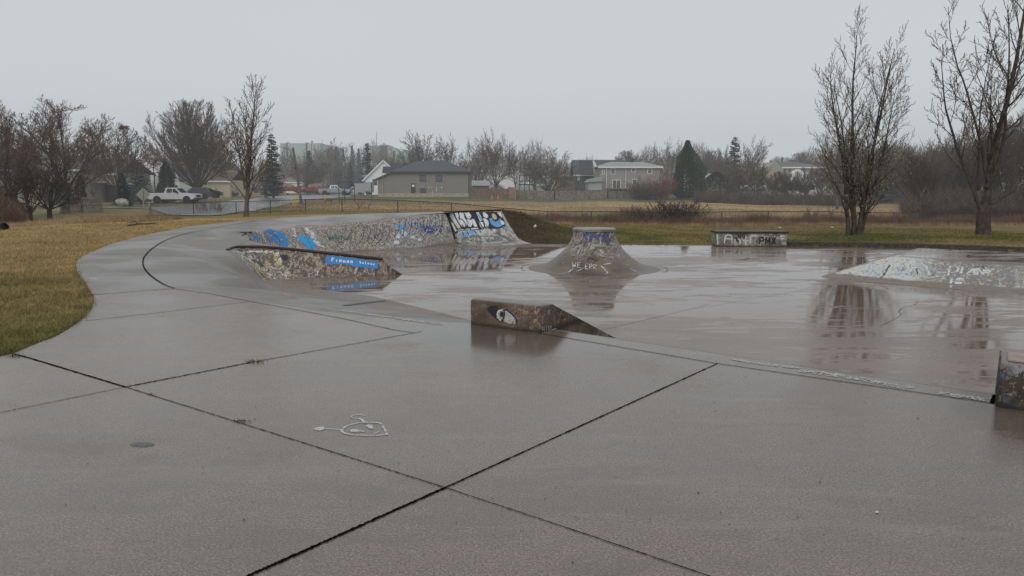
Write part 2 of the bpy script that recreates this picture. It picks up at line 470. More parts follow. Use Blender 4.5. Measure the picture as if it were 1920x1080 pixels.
# ---- steep bank with letters
M['bwall'] = graffiti('painted_bank_concrete', (.30,.285,.25), [((.42,.41,.37), .6, None, 5), ((.17,.155,.13), .35, None, 6), ((.5,.48,.42), .4, (0,4,0,.7,.2), 4)], slant=30)
tt = [P(833,398.5,26.6), P(868,397.2,26.9), P(905,395.8,27.2), P(940,394.5,27.5)]
bb = [G(862,456.5,FL), G(893,460,FL), G(945,460,FL), G(998,456.5,FL)]
steep = empty('steep_bank_ramp', tuple(G(893,460,FL)), 0, 'steep concrete bank ramp painted with blue and white bubble letters', 'skate ramp')
swall, srows = loft(tt, bb, prof='flare', name='ramp_face', mat=M['bwall']); bind(swall, steep)
mb = MB(); mb.tube([p + Vector((0,0,.01)) for p in crom(tt, 4)], .035, 8)
bind(mb.build('coping', M['steel'], smooth=True), steep)
# back body of the steep bank
mb = MB(); rows = []
for p, q in zip(crom(tt,4), crom([p+Vector((0,1.3,-.03)) for p in tt],4)): rows.append([p, q, q-Vector((0,0,.9))])
mb.grid(rows)
sr = srows[-1]; n0 = len(mb.v)
mb.grid([[p, p-Vector((0,0,.25))] for p in sr])
bind(mb.build('ramp_body', M['deck']), steep)

# ---- fin / spine ramp
ft = [(426,469,.10),(436,464.5,.11),(450,463,.11),(479,462.5,.11),(510,464,.10),(545,467,.09),(598,472.5,.04),(657,479,-.03),(713,485,-.10),(731,500,-.26),(754,514.8,FL)]
fb = [(426,470,.09),(440,479,.03),(459,495,-.13),(478,512,-.31),(499,529,FL-.01),(545,527,FL-.01),(592,524,FL-.01),(650,521,FL-.01),(709,518,FL-.01),(735,516.5,FL-.01),(754,515,FL-.01)]
M['fwall'] = graffiti('painted_spine_concrete', (.15,.12,.097), [
    (BEIGE, .6, (-.3,4,.42,1.3,.2), 12), (BEIGE, .42, None, 18), (WHT, .42, (-.2,1.6,.2,1.4,.2), 13), (YEL, .26, (.4,1.8,.1,.75,.2), 10), ((.3,.18,.15), .2, (1.2,4,.1,.6,.3), 13),
    (WHT, .14, (1.5,4,0,.4,.3), 14), ((.08,.062,.05), .5, None, 11), ((.10,.08,.065), .85, (1.2,5,-.1,.14,.2), 4)], slant=42)
spine = empty('spine_ramp', tuple(G(600,524,FL)), 0, 'tapering concrete spine with black coping and small blue painted banner', 'skate ramp')
fwall, frows = loft([G(*p) for p in ft], [G(*p) for p in fb], prof='quarter', name='ramp_face', mat=M['fwall']); bind(fwall, spine)
ftw = crom([G(*p) for p in ft[:9]], 6)
mb = MB(); cp = [p + Vector((0,-.015,.0)) for p in ftw]; e = (cp[-1]-cp[-2]).normalized(); cp.append(cp[-1]+e*.05)
mb.tube(cp, .034, 8); bind(mb.build('coping', M['steel'], smooth=True), spine)
# top strip and back face
kk = [(453,443.5,.18),(462,448,.17),(478,453,.15),(499,457,.14),(540,463.6,.10),(570,467.2,.075),(610,472,.03),(657,477.8,-.03),(713,484.6,-.10)]
kw = crom([G(*p) for p in kk], 6)
rows = []
for a, b in zip(ftw, kw):
    bk = b + Vector((.25,.75,0))
    a = a - Vector((0,0,.007)); b = b - Vector((0,0,.007)); r = [a, a.lerp(b,.5), b]
    r.append(b.lerp(bk, .25) + Vector((0,0,(FL-b.z)*.55))); r.append(Vector((bk.x, bk.y, FL-.01)))
    rows.append(r)
mb = MB(); mb.grid(rows)
e0 = rows[-1]; tip = G(754,514.9,FL); tb = tip + Vector((-.05,.3,0))
mid = G(731,500,-.26)
mb.poly([e0[0], mid, tip, tb, e0[4], e0[3], e0[2]])
bind(mb.build('ramp_top', M['deck'], smooth=False), spine)
# pocket coping hook on the plateau edge
mb = MB(); mb.tube(crom([G(454,443,.2),G(457,439.8,.225),G(464,437,.25),G(472,435.3,.285)],4), .022, 6)
bind(mb.build('coping', M['steel'], smooth=True), quarter)

# ---- volcano cone
vc = G(1113,503,FL)
M['cone'] = None
t = NT('painted_cone_concrete'); v = t.coord(); 
n1 = t.noise(v, 1.6, 5, .65); n2 = t.noise(v, 40, 3, .7)
ang = v
sp = t.new('ShaderNodeSeparateXYZ'); t.l.new(v, sp.inputs[0])
c = t.mix(t.step(n1,.3,.7), (.085,.062,.048), (.19,.148,.118))
up = t.step(t.math('ADD', sp.outputs[2], t.math('MULTIPLY', t.math('SUBTRACT', n1, .5), .7)), .34, .60)
for i, (cc, cov, fs) in enumerate([(BEIGE,.46,8),(WHT,.30,12),((.24,.29,.33),.2,9),((.30,.25,.20),.4,20),((.09,.072,.06),.55,10),((.05,.05,.06),.12,12)]):
    mv = t.map(v, (fs,fs,fs*.45), loc=(i*2.3,1.1*i,0)); m = t.math('MULTIPLY', t.step(t.noise(mv,1,6,.68,1.5), .60-.22*cov, .63-.22*cov), up)
    c = t.mix(m, c, cc)
lo = t.math('MULTIPLY', t.step(t.noise(t.map(v,(9,9,9)),1,5,.7,1.5), .585,.61), .35)
c = t.mix(t.math('MULTIPLY', lo, t.step(sp.outputs[2], .05,.12)), c, (.45,.42,.38))
t.set(color=c, rough=t.rng(n1,.3,.7,.2,.5), spec=.5); t.bump(t.math('ADD', t.math('MULTIPLY', t.noise(v, 7, 5, .7), 2.0), t.math('ADD', n1, n2)), .6, .015); M['cone'] = t.m
cone = empty('volcano_ramp', tuple(vc), 0, 'flared concrete cone ramp with flat round top and scrawled paint standing in the wet bowl', 'skate ramp')
Hc = .985; rt = .50; rb = 1.38
prof = []
for k in range(22):
    u = k/21; prof.append((rt + (rb-rt)*(1-u)**1.75, Hc*.93*(u**1.12)))
prof2 = [(r, z) for r, z in prof]
mb = MB(); mb.lathe([(rb+.36,-.012),(rb+.17,.006),(rb+.06,.020)] + prof2[1:], n=72)
bd = mb.build('ramp_body', M['cone'], cone, smooth=True)
mb = MB(); mb.lathe([(rt+.005,Hc*.93-.004),(rt+.025,Hc*.935),(rt+.03,Hc*.985),(rt+.01,Hc),(.3,Hc+.008),(.01,Hc+.01)], n=48)
M['captop'] = simple('wet_cap_concrete', (.22,.205,.185), .35, .3, 5, bump=.25)
mb.build('top_cap', M['captop'], cone, smooth=False)

# ---- ledges
def worn(name, base, paint, cov=.3, fs=7):
    t = NT(name); v = t.coord(); n1 = t.noise(v, 3, 5, .65); n2 = t.noise(v, 55, 3, .75)
    c = t.mix(t.step(n1,.3,.7), tuple(x*.6 for x in base), tuple(x*1.4 for x in base))
    for i, (cc, cv, f) in enumerate(paint):
        reg = t.step(t.noise(t.map(v,(1.3,1.3,1.3),loc=(5*i,2*i,i)),1,3,.5), .42,.58)
        m = t.math('MULTIPLY', t.step(t.noise(t.map(v,(f,f,f*.7),loc=(i*3,i,0)),1,6,.75,.8), .60-.22*cv, .64-.22*cv), reg)
        c = t.mix(m, c, cc)
    pits = t.step(t.voro(v, 34), .16, .08)
    c = t.mix(t.math('MULTIPLY', pits, t.step(t.noise(v,5,3,.5),.45,.55)), c, (.008,.007,.006))
    up = t.new('ShaderNodeSeparateXYZ'); t.l.new(t.geo().outputs['Normal'], up.inputs[0])
    top = t.step(up.outputs[2], .55, .9)
    c = t.mix(t.math('MULTIPLY', top, .9), c, t.mix(n2, (.16,.145,.13), (.27,.25,.23)))
    sep = t.new('ShaderNodeSeparateXYZ'); t.l.new(v, sep.inputs[0])
    c = t.mix(t.math('MULTIPLY', t.step(sep.outputs[2], .06, .0), t.step(sep.outputs[2], -.08, -.01)), c, tuple(x*.35 for x in base))
    t.set(color=c, rough=t.fmix(top, .75, .3), spec=.4)
    t.bump(t.math('SUBTRACT', t.math('ADD', n1, n2), t.math('MULTIPLY', pits, .8)), .5, .012)
    return t.m
M['ledge'] = worn('worn_brown_ledge', (.098,.070,.051), [((.31,.215,.165), .30, 22), ((.22,.22,.22), .05, 16)])
a = G(880,608,0); b = G(1010,624.5,0); e1 = (b-a).normalized(); e2 = Vector((-e1.y, e1.x, 0))
Wd = (b-a).length
hub = empty('concrete_ledge', tuple(a), math.atan2(e1.y, e1.x), 'brown concrete ledge with a painted eye, sloping down into the bowl', 'ledge')
def ledge_mesh(name, prof, W, par, mat, bev=.045):
    m = MB(); n = len(prof)
    m.v = [(0, s, z) for s, z in prof] + [(W, s, z) for s, z in prof]
    m.f = [tuple(range(n)), tuple(reversed(range(n, 2*n)))] + [(i, (i+1) % n, n+(i+1) % n, n+i) for i in range(n)]
    o = m.build(name, mat, par)
    bm = bmesh.new(); bm.from_mesh(o.data)
    ed = [e for e in bm.edges if min(v.co.z for v in e.verts) > -.3 and max(v.co.z for v in e.verts) > .1]
    bmesh.ops.bevel(bm, geom=ed, offset=bev, segments=4, profile=.5, affect='EDGES')
    bmesh.ops.triangulate(bm, faces=[f for f in bm.faces if len(f.verts) > 4])
    bm.to_mesh(o.data); bm.free()
    me = o.data
    me.polygons.foreach_set('use_smooth', [True]*len(me.polygons)); me.set_sharp_from_angle(angle=R_(40))
    return o
hubm = ledge_mesh('ledge_block', [(0,-.02),(0,.305),(.30,.288),(1.82,-.345),(2.12,-.46),(2.12,-.6),(0,-.6)], Wd, hub, M['ledge'])
# right ledge at frame edge
a2 = G(1866,763,0)
hub2 = empty('concrete_ledge', tuple(a2), math.atan2(e1.y, e1.x), 'dark mossy concrete ledge with a pinkish top and flaking white paint at the lip', 'ledge')
M['ledge2'] = worn('mossy_ledge', (.045,.036,.024), [((.40,.43,.46), .42, 13), ((.24,.16,.12), .2, 20), ((.05,.14,.28), .0, 6)])
hubm2 = ledge_mesh('ledge_block', [(0,-.02),(0,.33),(.42,.345),(1.8,-.345),(2.12,-.46),(2.12,-.6),(0,-.6)], .95, hub2, M['ledge2'])
M['pink'] = simple('pale_pink_paint', (.32,.22,.205), .4, .2, 8)
mb = MB(); mb.box(.05, .9, .05, .36, .337, .3495); mb.build('painted_top', M['pink'], hub2)
tag(hub, group='concrete ledges on the lip'); tag(hub2, group='concrete ledges on the lip')
# far ledge block
a3 = G(1343,462,FL); b3 = G(1475,462.5,FL)
far_l = empty('grind_box', tuple(a3), math.atan2((b3-a3).y, (b3-a3).x), 'low grey concrete grind box tagged PMX at the far grass edge', 'ledge')
M['ledge3'] = worn('pale_worn_ledge', (.13,.115,.10), [((.36,.37,.37), .5, 13), ((.3,.27,.22), .35, 18)])
W3 = (b3-a3).length; h3 = CAMZ - (434-345)*a3.y/F - FL
h3 = (P(1343,434.5,a3.y).z - FL)
mb = MB(); mb.box(0, W3, 0, .75, -.05, h3-.05)
box3 = mb.build('ledge_block', M['ledge3'], far_l)
mb = MB(); mb.box(-.03, W3+.03, -.04, .79, h3-.048, h3+.012); mb.build('top_plate', M['steel'], far_l)

# ---- funbox on the right
fz = -.05
tb_ = [(1541,519,FL),(1640,529,FL),(1782,541,FL),(1920,551,FL),(2120,566,FL)]
tp_ = [(1541.5,518.5,FL+.005),(1668,481.5,fz),(1790,487,fz),(1925,492.5,fz),(2120,501,fz)]
M['funface'] = graffiti('painted_bank_face', (.165,.14,.12), [
    ((.48,.49,.46), .55, (.2,9,.35,1.9,.2), 14), ((.56,.57,.54), .80, (.0,2.0,.3,1.9,.3), 13), ((.21,.175,.15), .6, (2.2,3.9,.1,2,.4), 10), ((.56,.57,.55), .66, (3.9,9,.25,2,.4), 15),
    ((.16,.21,.33), .10, (.4,3.6,.1,1.5,.3), 8), ((.20,.155,.125), .95, (-.5,9,-.3,.30,.25), 3)], wet=.6, slant=15)
fun = empty('funbox_ramp', tuple(G(1782,541,FL)), 0, 'low wide concrete funbox bank covered in peeling white paint reading PLANo', 'skate ramp')
T = [G(*p) for p in tp_]; B = [G(*p) for p in tb_]
T2 = [T[0].lerp(T[1], k/4) for k in range(4)] + [T[1].lerp(T[2], k/3) for k in range(3)] + [T[2].lerp(T[3], k/3) for k in range(3)] + [T[3].lerp(T[4], k/3) for k in range(4)]
B2 = [B[0].lerp(B[1], k/4) for k in range(4)] + [B[1].lerp(B[2], k/3) for k in range(3)] + [B[2].lerp(B[3], k/3) for k in range(3)] + [B[3].lerp(B[4], k/3) for k in range(4)]
mb = MB(); rows = [[b.lerp(t_, k/6) for k in range(7)] for t_, b in zip(T2, B2)]
mb.grid(rows); funf = mb.build('ramp_face', M['funface'], smooth=False, fix=False)
me = funf.data; ul = me.uv_layers.new(name='uv'); 
uv_ = []; ua = 0; 
for i, r in enumerate(rows):
    if i: ua += (r[0]-rows[i-1][0]).length
    for k, p in enumerate(r): uv_.append((ua, (p-r[0]).length))
for l_ in me.loops: ul.data[l_.index].uv = uv_[l_.vertex_index]
if me.polygons[10].normal.z < 0: me.flip_normals()
bind(funf, fun)
bkL = G(1728,465.5,fz); bkR = bkL + (T[3]-T[1])*1.0 + (T[4]-T[3])
mb = MB(); mb.poly([T[1], T[2], T[3], T[4], T[4]+(bkL-T[1]), bkL])
top = mb.build('ramp_top', M['floor']); bind(top, fun)
mb = MB(); dn = lambda p: Vector((p.x, p.y, FL-.05))
mb.poly([T[0], T[1], dn(T[1])]); mb.quad(T[1], bkL, dn(bkL), dn(T[1])); e = T[4]+(bkL-T[1]); mb.quad(bkL, e, dn(e), dn(bkL))
bind(mb.build('ramp_side', M['deck']), fun)
M['edgepink'] = simple('scuffed_pink_edge', (.27,.215,.19), .5, .25, 5)
mb = MB(); dx = (T[1]-T[0]).normalized(); nx = Vector((-dx.y, dx.x, 0)).normalized()*.09
mb.poly([T[0]+Vector((0,0,.004)), T[1]+Vector((0,0,.006)), bkL+Vector((0,0,.004)), bkL+nx*1.0+Vector((0,0,.002)), T[1]+nx+Vector((0,0,.002)), T[0]+nx*.7])
bind(mb.build('ramp_edge', M['edgepink']), fun)

# ------------------------------------------------------------------ marks on surfaces
bpy.context.view_layer.update()
def bvh(objs):
    vs = []; fs = []
    for o in objs:
        n = len(vs); mw = o.matrix_world
        vs += [mw @ v.co for v in o.data.vertices]; fs += [tuple(n+i for i in p.vertices) for p in o.data.polygons]
    return BVHTree.FromPolygons(vs, fs)
CO = Vector((0,0,CAMZ))
def hit(tree, px, py):
    h = tree.ray_cast(CO, ray(px, py).normalized())
    if h[0] is None: return None, None
    n = h[1] if h[1].dot(CO-h[0]) > 0 else -h[1]
    return h[0], n
def stroke(mb, tree, pts, w, off=.004, jag=0.0, stepm=None, rng=random.Random(5)):
    """ribbon along image polyline lying on a real surface; w metres wide"""
    P_ = []
    for i in range(len(pts)-1):
        (x0,y0),(x1,y1) = pts[i][:2], pts[i+1][:2]
        L = math.hypot(x1-x0, y1-y0); n = max(1, int(L/(stepm or 6)))
        for k in range(n): P_.append((x0+(x1-x0)*k/n, y0+(y1-y0)*k/n))
    P_.append(pts[-1][:2])
    H = []
    for p in P_:
        a, n = hit(tree, *p)
        if a is not None and (not H or (a-H[-1][0]).length < 3.5): H.append((a, n))
    if len(H) < 2: return
    rows = []
    for i, (a, n) in enumerate(H):
        t = H[min(i+1,len(H)-1)][0] - H[max(i-1,0)][0]
        if t.length < 1e-6: continue
        x = t.normalized().cross(n).normalized()
        w1 = w*(.5 + jag*rng.uniform(-.5,.5)); w2 = w*(.5 + jag*rng.uniform(-.5,.5))
        rows.append([a + n*off - x*w1, a + n*off + x*w2])
    if len(rows) > 1: mb.grid(rows)
def fill(mb, tree, poly, off=.004, stepx=2.0, stepy=1.5, rag=0.6, rng=random.Random(9)):
    xs = [p[0] for p in poly]; ys = [p[1] for p in poly]
    def inside(x, y):
        c = False; j = len(poly)-1
        for i in range(len(poly)):
            xi, yi = poly[i]; xj, yj = poly[j]
            if (yi > y) != (yj > y) and x < (xj-xi)*(y-yi)/(yj-yi)+xi: c = not c
            j = i
        return c
    y = min(ys)
    while y < max(ys):
        x = min(xs)
        while x < max(xs):
            if inside(x+stepx/2+rng.uniform(-rag,rag), y+stepy/2+rng.uniform(-rag,rag)):
                q = [hit(tree, x+dx, y+dy) for dx, dy in ((0,0),(stepx,0),(stepx,stepy),(0,stepy))]
                if all(h[0] is not None for h in q) and max((q[0][0]-h[0]).length for h in q) < .8:
                    mb.quad(*[h[0]+h[1]*off for h in q])
            x += stepx
        y += stepy
def ell(cx, cy, rx, ry, n=18, a0=0, a1=360, sk=0):
    return [(cx+rx*math.cos(R_(a0+(a1-a0)*k/n)) + sk*(ry*math.sin(R_(a0+(a1-a0)*k/n))), cy+ry*math.sin(R_(a0+(a1-a0)*k/n))) for k in range(n+1)]
def paint(name, c, wear=.35, rough=.55, scale=30):
    t = NT(name); v = t.coord()
    n = t.noise(v, scale, 5, .75); n2 = t.noise(v, scale*.25, 3, .6)
    t.set(color=t.mix(n2, tuple(x*.8 for x in c), tuple(min(1,x*1.15) for x in c)), rough=rough)
    tr = t.new('ShaderNodeBsdfTransparent'); mx = t.new('ShaderNodeMixShader')
    t.l.new(t.step(t.math('ADD', t.math('MULTIPLY', n, .7), t.math('MULTIPLY', n2, .3)), .36+wear*.22, .42+wear*.22) if wear > 0 else t.math('ADD', 1.0, 0.0), mx.inputs[0])
    t.l.new(tr.outputs[0], mx.inputs[1]); t.l.new(t.b.outputs[0], mx.inputs[2]); t.l.new(mx.outputs[0], t.out.inputs[0])
    return t.m
PT = {k: paint('paint_'+k, c, w) for k, c, w in [('white',(.62,.64,.65),.35),('cream',(.6,.52,.38),.3),('blue',(.03,.22,.55),.12),('skyblue',(.28,.45,.62),.2),('cyan',(.02,.32,.68),.05),
      ('black',(.018,.018,.02),.12),('yellow',(.6,.47,.12),.45),('navy',(.03,.05,.25),.25),('green',(.02,.15,.11),.4),('chalk',(.52,.53,.54),.16),('pinkish',(.5,.3,.25),.45),('brown',(.06,.045,.035),.2),('tealgrey',(.09,.14,.17),.35),('grey',(.33,.34,.34),.35),('pale',(.55,.57,.57),.15)]}
def decal(name, mat, tree, strokes=(), fills=(), parent=None, off=.004, label=None, **kw):
    mb = MB()
    for s in strokes: stroke(mb, tree, s[0], s[1], off, s[2] if len(s) > 2 else 0, kw.get('stepm', 3))
    for f in fills: fill(mb, tree, f, off, kw.get('sx', 2), kw.get('sy', 1.5), kw.get('rag', .5))
    if not mb.f: return None
    o = mb.build(name, mat, fix=False)
    if parent: bind(o, parent)
    if label: o['label'] = label
    return o
LET = {'P':[[(0,1),(0,0),(.7,0),(.8,.25),(.7,.5),(0,.5)]],'L':[[(0,0),(0,1),(.7,1)]],'I':[[(.3,0),(.3,1)]],'A':[[(0,1),(.4,0),(.8,1)],[(.15,.62),(.65,.62)]],'N':[[(0,1),(0,0),(.7,1),(.7,0)]],
 'O':[[(.4,0),(0,.3),(0,.7),(.4,1),(.75,.7),(.75,.3),(.4,0)]],'M':[[(0,1),(.05,0),(.4,.7),(.75,0),(.8,1)]],'X':[[(0,0),(.75,1)],[(.75,0),(0,1)]],'W':[[(0,0),(.2,1),(.4,.35),(.6,1),(.8,0)]],
 'E':[[(.7,0),(0,0),(0,1),(.7,1)],[(0,.5),(.55,.5)]],'R':[[(0,1),(0,0),(.65,.05),(.7,.35),(0,.5),(.7,1)]],'C':[[(.75,.15),(.35,0),(0,.45),(.3,1),(.75,.85)]],'G':[[(.7,.1),(.3,0),(0,.5),(.3,1),(.7,.9),(.7,.55),(.4,.55)]],
 'S':[[(.7,.1),(.3,0),(.05,.25),(.65,.65),(.55,.95),(0,.95)]],'Y':[[(0,0),(.35,.5),(.7,0)],[(.35,.5),(.3,1)]],'U':[[(0,0),(0,.8),(.35,1),(.7,.8),(.7,0)]],'D':[[(0,0),(0,1),(.5,.9),(.7,.5),(.5,.1),(0,0)]],'T':[[(0,0),(.8,0)],[(.4,0),(.4,1)]],
 'K':[[(0,0),(0,1)],[(.7,0),(0,.5),(.7,1)]],'B':[[(0,0),(0,1),(.6,.9),(.65,.65),(0,.5),(.6,.3),(.5,.05),(0,0)]],'V':[[(0,0),(.35,1),(.7,0)]],'F':[[(.7,0),(0,0),(0,1)],[(0,.5),(.5,.5)]],'o':[[(.35,.35),(.05,.6),(.3,.95),(.65,.7),(.35,.35)]],
 'u':[[(.05,.35),(.1,.9),(.5,.95),(.6,.35),(.65,1)]],'n':[[(.05,1),(.05,.35),(.5,.4),(.6,1)]],'i':[[(.3,.35),(.3,1)]],'a':[[(.6,.4),(.1,.5),(.1,.9),(.6,.85),(.6,.4),(.65,1)]],'r':[[(.1,1),(.1,.35),(.5,.38)]],'l':[[(.3,0),(.3,1)]],'e':[[(.05,.65),(.6,.6),(.4,.35),(.05,.6),(.2,.98),(.6,.9)]],'p':[[(.05,1.4),(.05,.35),(.5,.4),(.6,.75),(.1,.95)]],'t':[[(.3,.1),(.3,1)],[(.1,.4),(.6,.4)]],'s':[[(.6,.4),(.2,.35),(.1,.6),(.6,.8),(.1,1)]],'v':[[(.05,.35),(.3,1),(.6,.35)]],' ':[]}
def text(s, x, y, w, h, adv=1.0, slope=0, shear=0):
    out = []
    for i, ch in enumerate(s):
        for st in LET[ch]: out.append([(x+i*w*adv+p[0]*w*.85+shear*(1-p[1])*h, y+p[1]*h+slope*(i*w*adv+p[0]*w*.85)) for p in st])
    return out
tr_pad = bvh([pad, slope, deck, bank, floor])
J = MB(); Jt = MB()
rj = random.Random(3)
def jl(pts, w, jag=.5, m=J): stroke(m, tr_pad, pts, w, .004, jag*.7, 3, rj)
# wide open joints
jl([(23,663),(60,673),(235,726)], .018, .6); jl([(470,1079),(835,915)], .019, .6); jl([(380,1120),(470,1079)], .019, .6)
jl([(835,915),(1345,682)], .013, .6); jl([(235,726),(470,680)], .02, .8); jl([(470,680),(790,622)], .012, .6)
jl([(327,542),(400,552),(467,565),(561,582),(645,598),(739,619),(775,624)], .012, .3)
# thin joints
jl([(0,774),(100,754),(235,726)], .009, .8, Jt); jl([(-120,800),(0,774)], .009, .8, Jt); jl([(235,726),(535,820),(835,915)], .008, .9, Jt); jl([(835,915),(1100,1003),(1400,1105)], .007, .9, Jt)
jl([(160,602),(300,586),(467,566)], .012, .6, Jt); jl([(175,553),(250,547),(327,542)], .016, .6, Jt)
jl([(1010,625),(1345,682),(1600,719),(1865,757)], .013, .3)
jl([(1860,757),(1865,741)], .03, .2)
mbJ = J
o = J.build('pavement_joint', M['joint'], fix=False); tag(o, kind='structure')
# ring joint (offset follows deck)
mb = MB(); rows = []
for i, p in enumerate(Rw[i0:]):
    j = i0+i; t_ = (Rw[min(j+1,len(Rw)-1)]-Rw[j-1]).normalized(); x = Vector((-t_.y,t_.x,0))*.011
    rows.append([p-x+Vector((0,0,.012)), p+x+Vector((0,0,.012))])
mb.grid(rows); tag(mb.build('ring_joint', M['joint']), kind='structure')
jl([(165,478),(277,477)], .012, .4, Jt); jl([(285,478),(430,484)], .006, .4, Jt); jl([(318,448),(450,453)], .006, .4, Jt)
jl([(733,514),(775,511),(800,508)], .01, .4, Jt); jl([(1115,622),(1210,600),(1310,576),(1330,570)], .006, .4, Jt)
jl([(1250,510),(1345,514),(1440,516)], .005, .4, Jt); jl([(1300,580),(1500,545),(1560,525)], .004, .4, Jt)
jl([(800,455),(860,463),(870,467),(845,473),(810,480),(760,485)], .012, .3, Jt)
jl([(1690,590),(1685,585),(1690,578),(1715,572),(1722,566)], .006, .6, Jt); jl([(1650,612),(1680,597),(1690,590)], .005, .6, Jt)
tag(Jt.build('fine_crack', M['crack'], fix=False), kind='structure')
mb = MB(); stroke(mb, tr_pad, [(645,573.5),(680,569),(722,564)], .07, .006, .1, 5)
tag(mb.build('floor_seam', M['steel'], fix=False), kind='structure')
# cone base rings
mb = MB()
for r_, w_, a0, a1 in ((1.78,.010,130,200),(1.78,.010,-35,20)):
    rows = [[Vector((vc.x+(r_-w_/2)*math.cos(R_(a)), vc.y+(r_-w_/2)*math.sin(R_(a)), FL+.005)), Vector((vc.x+(r_+w_/2)*math.cos(R_(a)), vc.y+(r_+w_/2)*math.sin(R_(a)), FL+.005))] for a in range(a0,a1,4)]
    mb.grid(rows)
tag(mb.build('ring_crack', M['crack']), kind='structure')

# chalk face on the pad
def toF(pts): return [(560+x/8.727, 740+y/8.727) for x, y in pts]
head = toF([(700,590),(760,530),(900,480),(1050,462),(1200,455),(1330,468),(1380,510),(1425,600),(1445,660),(1300,672),(1100,672),(900,665),(780,645),(720,620),(700,590)])
st_ = [(head, .017, .3), (toF([(700,578),(600,572),(440,562)]), .011, .3), (toF([(1085,462),(1030,415),(985,395)]), .018, .5), (toF([(1220,645),(1280,630),(1325,600)]), .010, .2)]
fl_ = [toF([(240,565),(300,535),(400,530),(440,560),(360,590),(270,590)]), toF([(835,590),(870,572),(960,575),(1120,610),(980,612),(860,612)]), toF([(1095,510),(1130,495),(1200,500),(1235,580),(1150,555)])]
st_.append((toF([(850,370),(900,340),(1000,333),(1110,352)]), .010, .5)); st_.append((toF([(850,370),(900,395),(980,398)]), .010, .5))
o = decal('chalk_drawing', PT['chalk'], tr_pad, st_, fl_, None, .003, sx=1.2, sy=.8, rag=.3)
tag(o, 'small white chalk alien face with antennae drawn on the grey pavement', 'chalk drawing')
# dark stain, chalk dots, scuffs
M['stain'] = paint('dark_wet_stain', (.085,.082,.085), .12, .38)
o = decal('dark_stain', M['stain'], tr_pad, off=.0015, fills=[ell(267,834,23,4.5)], sx=2, sy=1, rag=.6); tag(o, 'small dark oval stain on the front left pavement slab', 'stain')
o = decal('scuff_paint', PT['pale'], tr_pad, fills=[ell(1644,961,4,2), ell(177,523,9,1.6)], sx=1, sy=.7); tag(o, kind='structure')
lipw = []
rr = random.Random(8)
o = decal('white_scuffs', paint('lip_scuffs', (.44,.44,.43), .46, .5, 30), tr_pad, [([(1500,695),(1600,709),(1710,729)], .11, .6),([(1370,674),(1430,683),(1500,691)], .06, .6),([(1760,737),(1860,752)], .10, .6),([(600,577),(700,591),(830,609)], .09, .8)], stepm=3); tag(o, kind='structure')
o = decal('pink_scuff', PT['pinkish'], tr_pad, fills=[[(528,551),(548,553),(560,560),(540,557)]]); tag(o, kind='structure')

# small leaves and grit scattered on the concrete
rg = random.Random(21); mb = MB()
for i in range(300):
    x = rg.uniform(60,1900); y = rg.uniform(470,1060)
    h, n = hit(tr_pad, x, y)
    if h is None or h.z < FL-.01: continue
    s = rg.uniform(.003,.008)*(1 if rg.random() < .93 else 1.6)*(.6+h.y*.09); a = rg.uniform(0,6.28)
    q = [h + Vector((math.cos(a+k*1.57)*s*(1 if k % 2 else .6), math.sin(a+k*1.57)*s*(1 if k % 2 else .6), .005+.002*(k == 1))) for k in range(4)]
    mb.quad(*q)
tag(mb.build('scattered_leaf_litter', simple('dead_leaf_bits', (.05,.035,.022), .8, .5, 60), fix=False), kind='stuff', label='tiny dark leaf bits and grit scattered on the wet concrete')
# weeds in the joints
mb = MB()
def tuft(cx, cy, n, spread, hgt):
    for i in range(n):
        h, nn2 = hit(tr_pad, cx+rg.gauss(0,spread), cy+rg.gauss(0,spread*.12))
        if h is None: continue
        a = rg.uniform(0,6.28); l = hgt*rg.uniform(.4,1); d = Vector((math.cos(a),math.sin(a),0)); w = Vector((-d.y,d.x,0))*.003
        tip_ = h + d*l*rg.uniform(.3,1) + Vector((0,0,l*.8))
        mb.v += [tuple(h-w+Vector((0,0,.003))), tuple(h+w+Vector((0,0,.003))), tuple(tip_)]; k = len(mb.v); mb.f.append((k-3,k-2,k-1))
M['weed'] = simple('joint_weed', (.085,.085,.025), .8, .4, 30)
mb = MB(); tuft(478,679,70,9,.05); w1 = mb.build('joint_weed', M['weed'], fix=False); tag(w1, 'little green grass tuft growing in the long pavement joint', 'weed')
mb = MB(); tuft(455,791,45,9,.03); w1 = mb.build('joint_weed', simple('joint_weed_dark', (.04,.055,.022), .8, .4, 30), fix=False); tag(w1, 'flat dark weed patch in the thin joint of the front slab', 'weed')
mb = MB(); tuft(32,668,60,8,.04); tuft(283,740,20,4,.02); w1 = mb.build('joint_weed', simple('joint_moss', (.06,.06,.03), .8, .4, 30), fix=False); tag(w1, 'mossy weeds where the left pavement joint meets the lawn', 'weed')

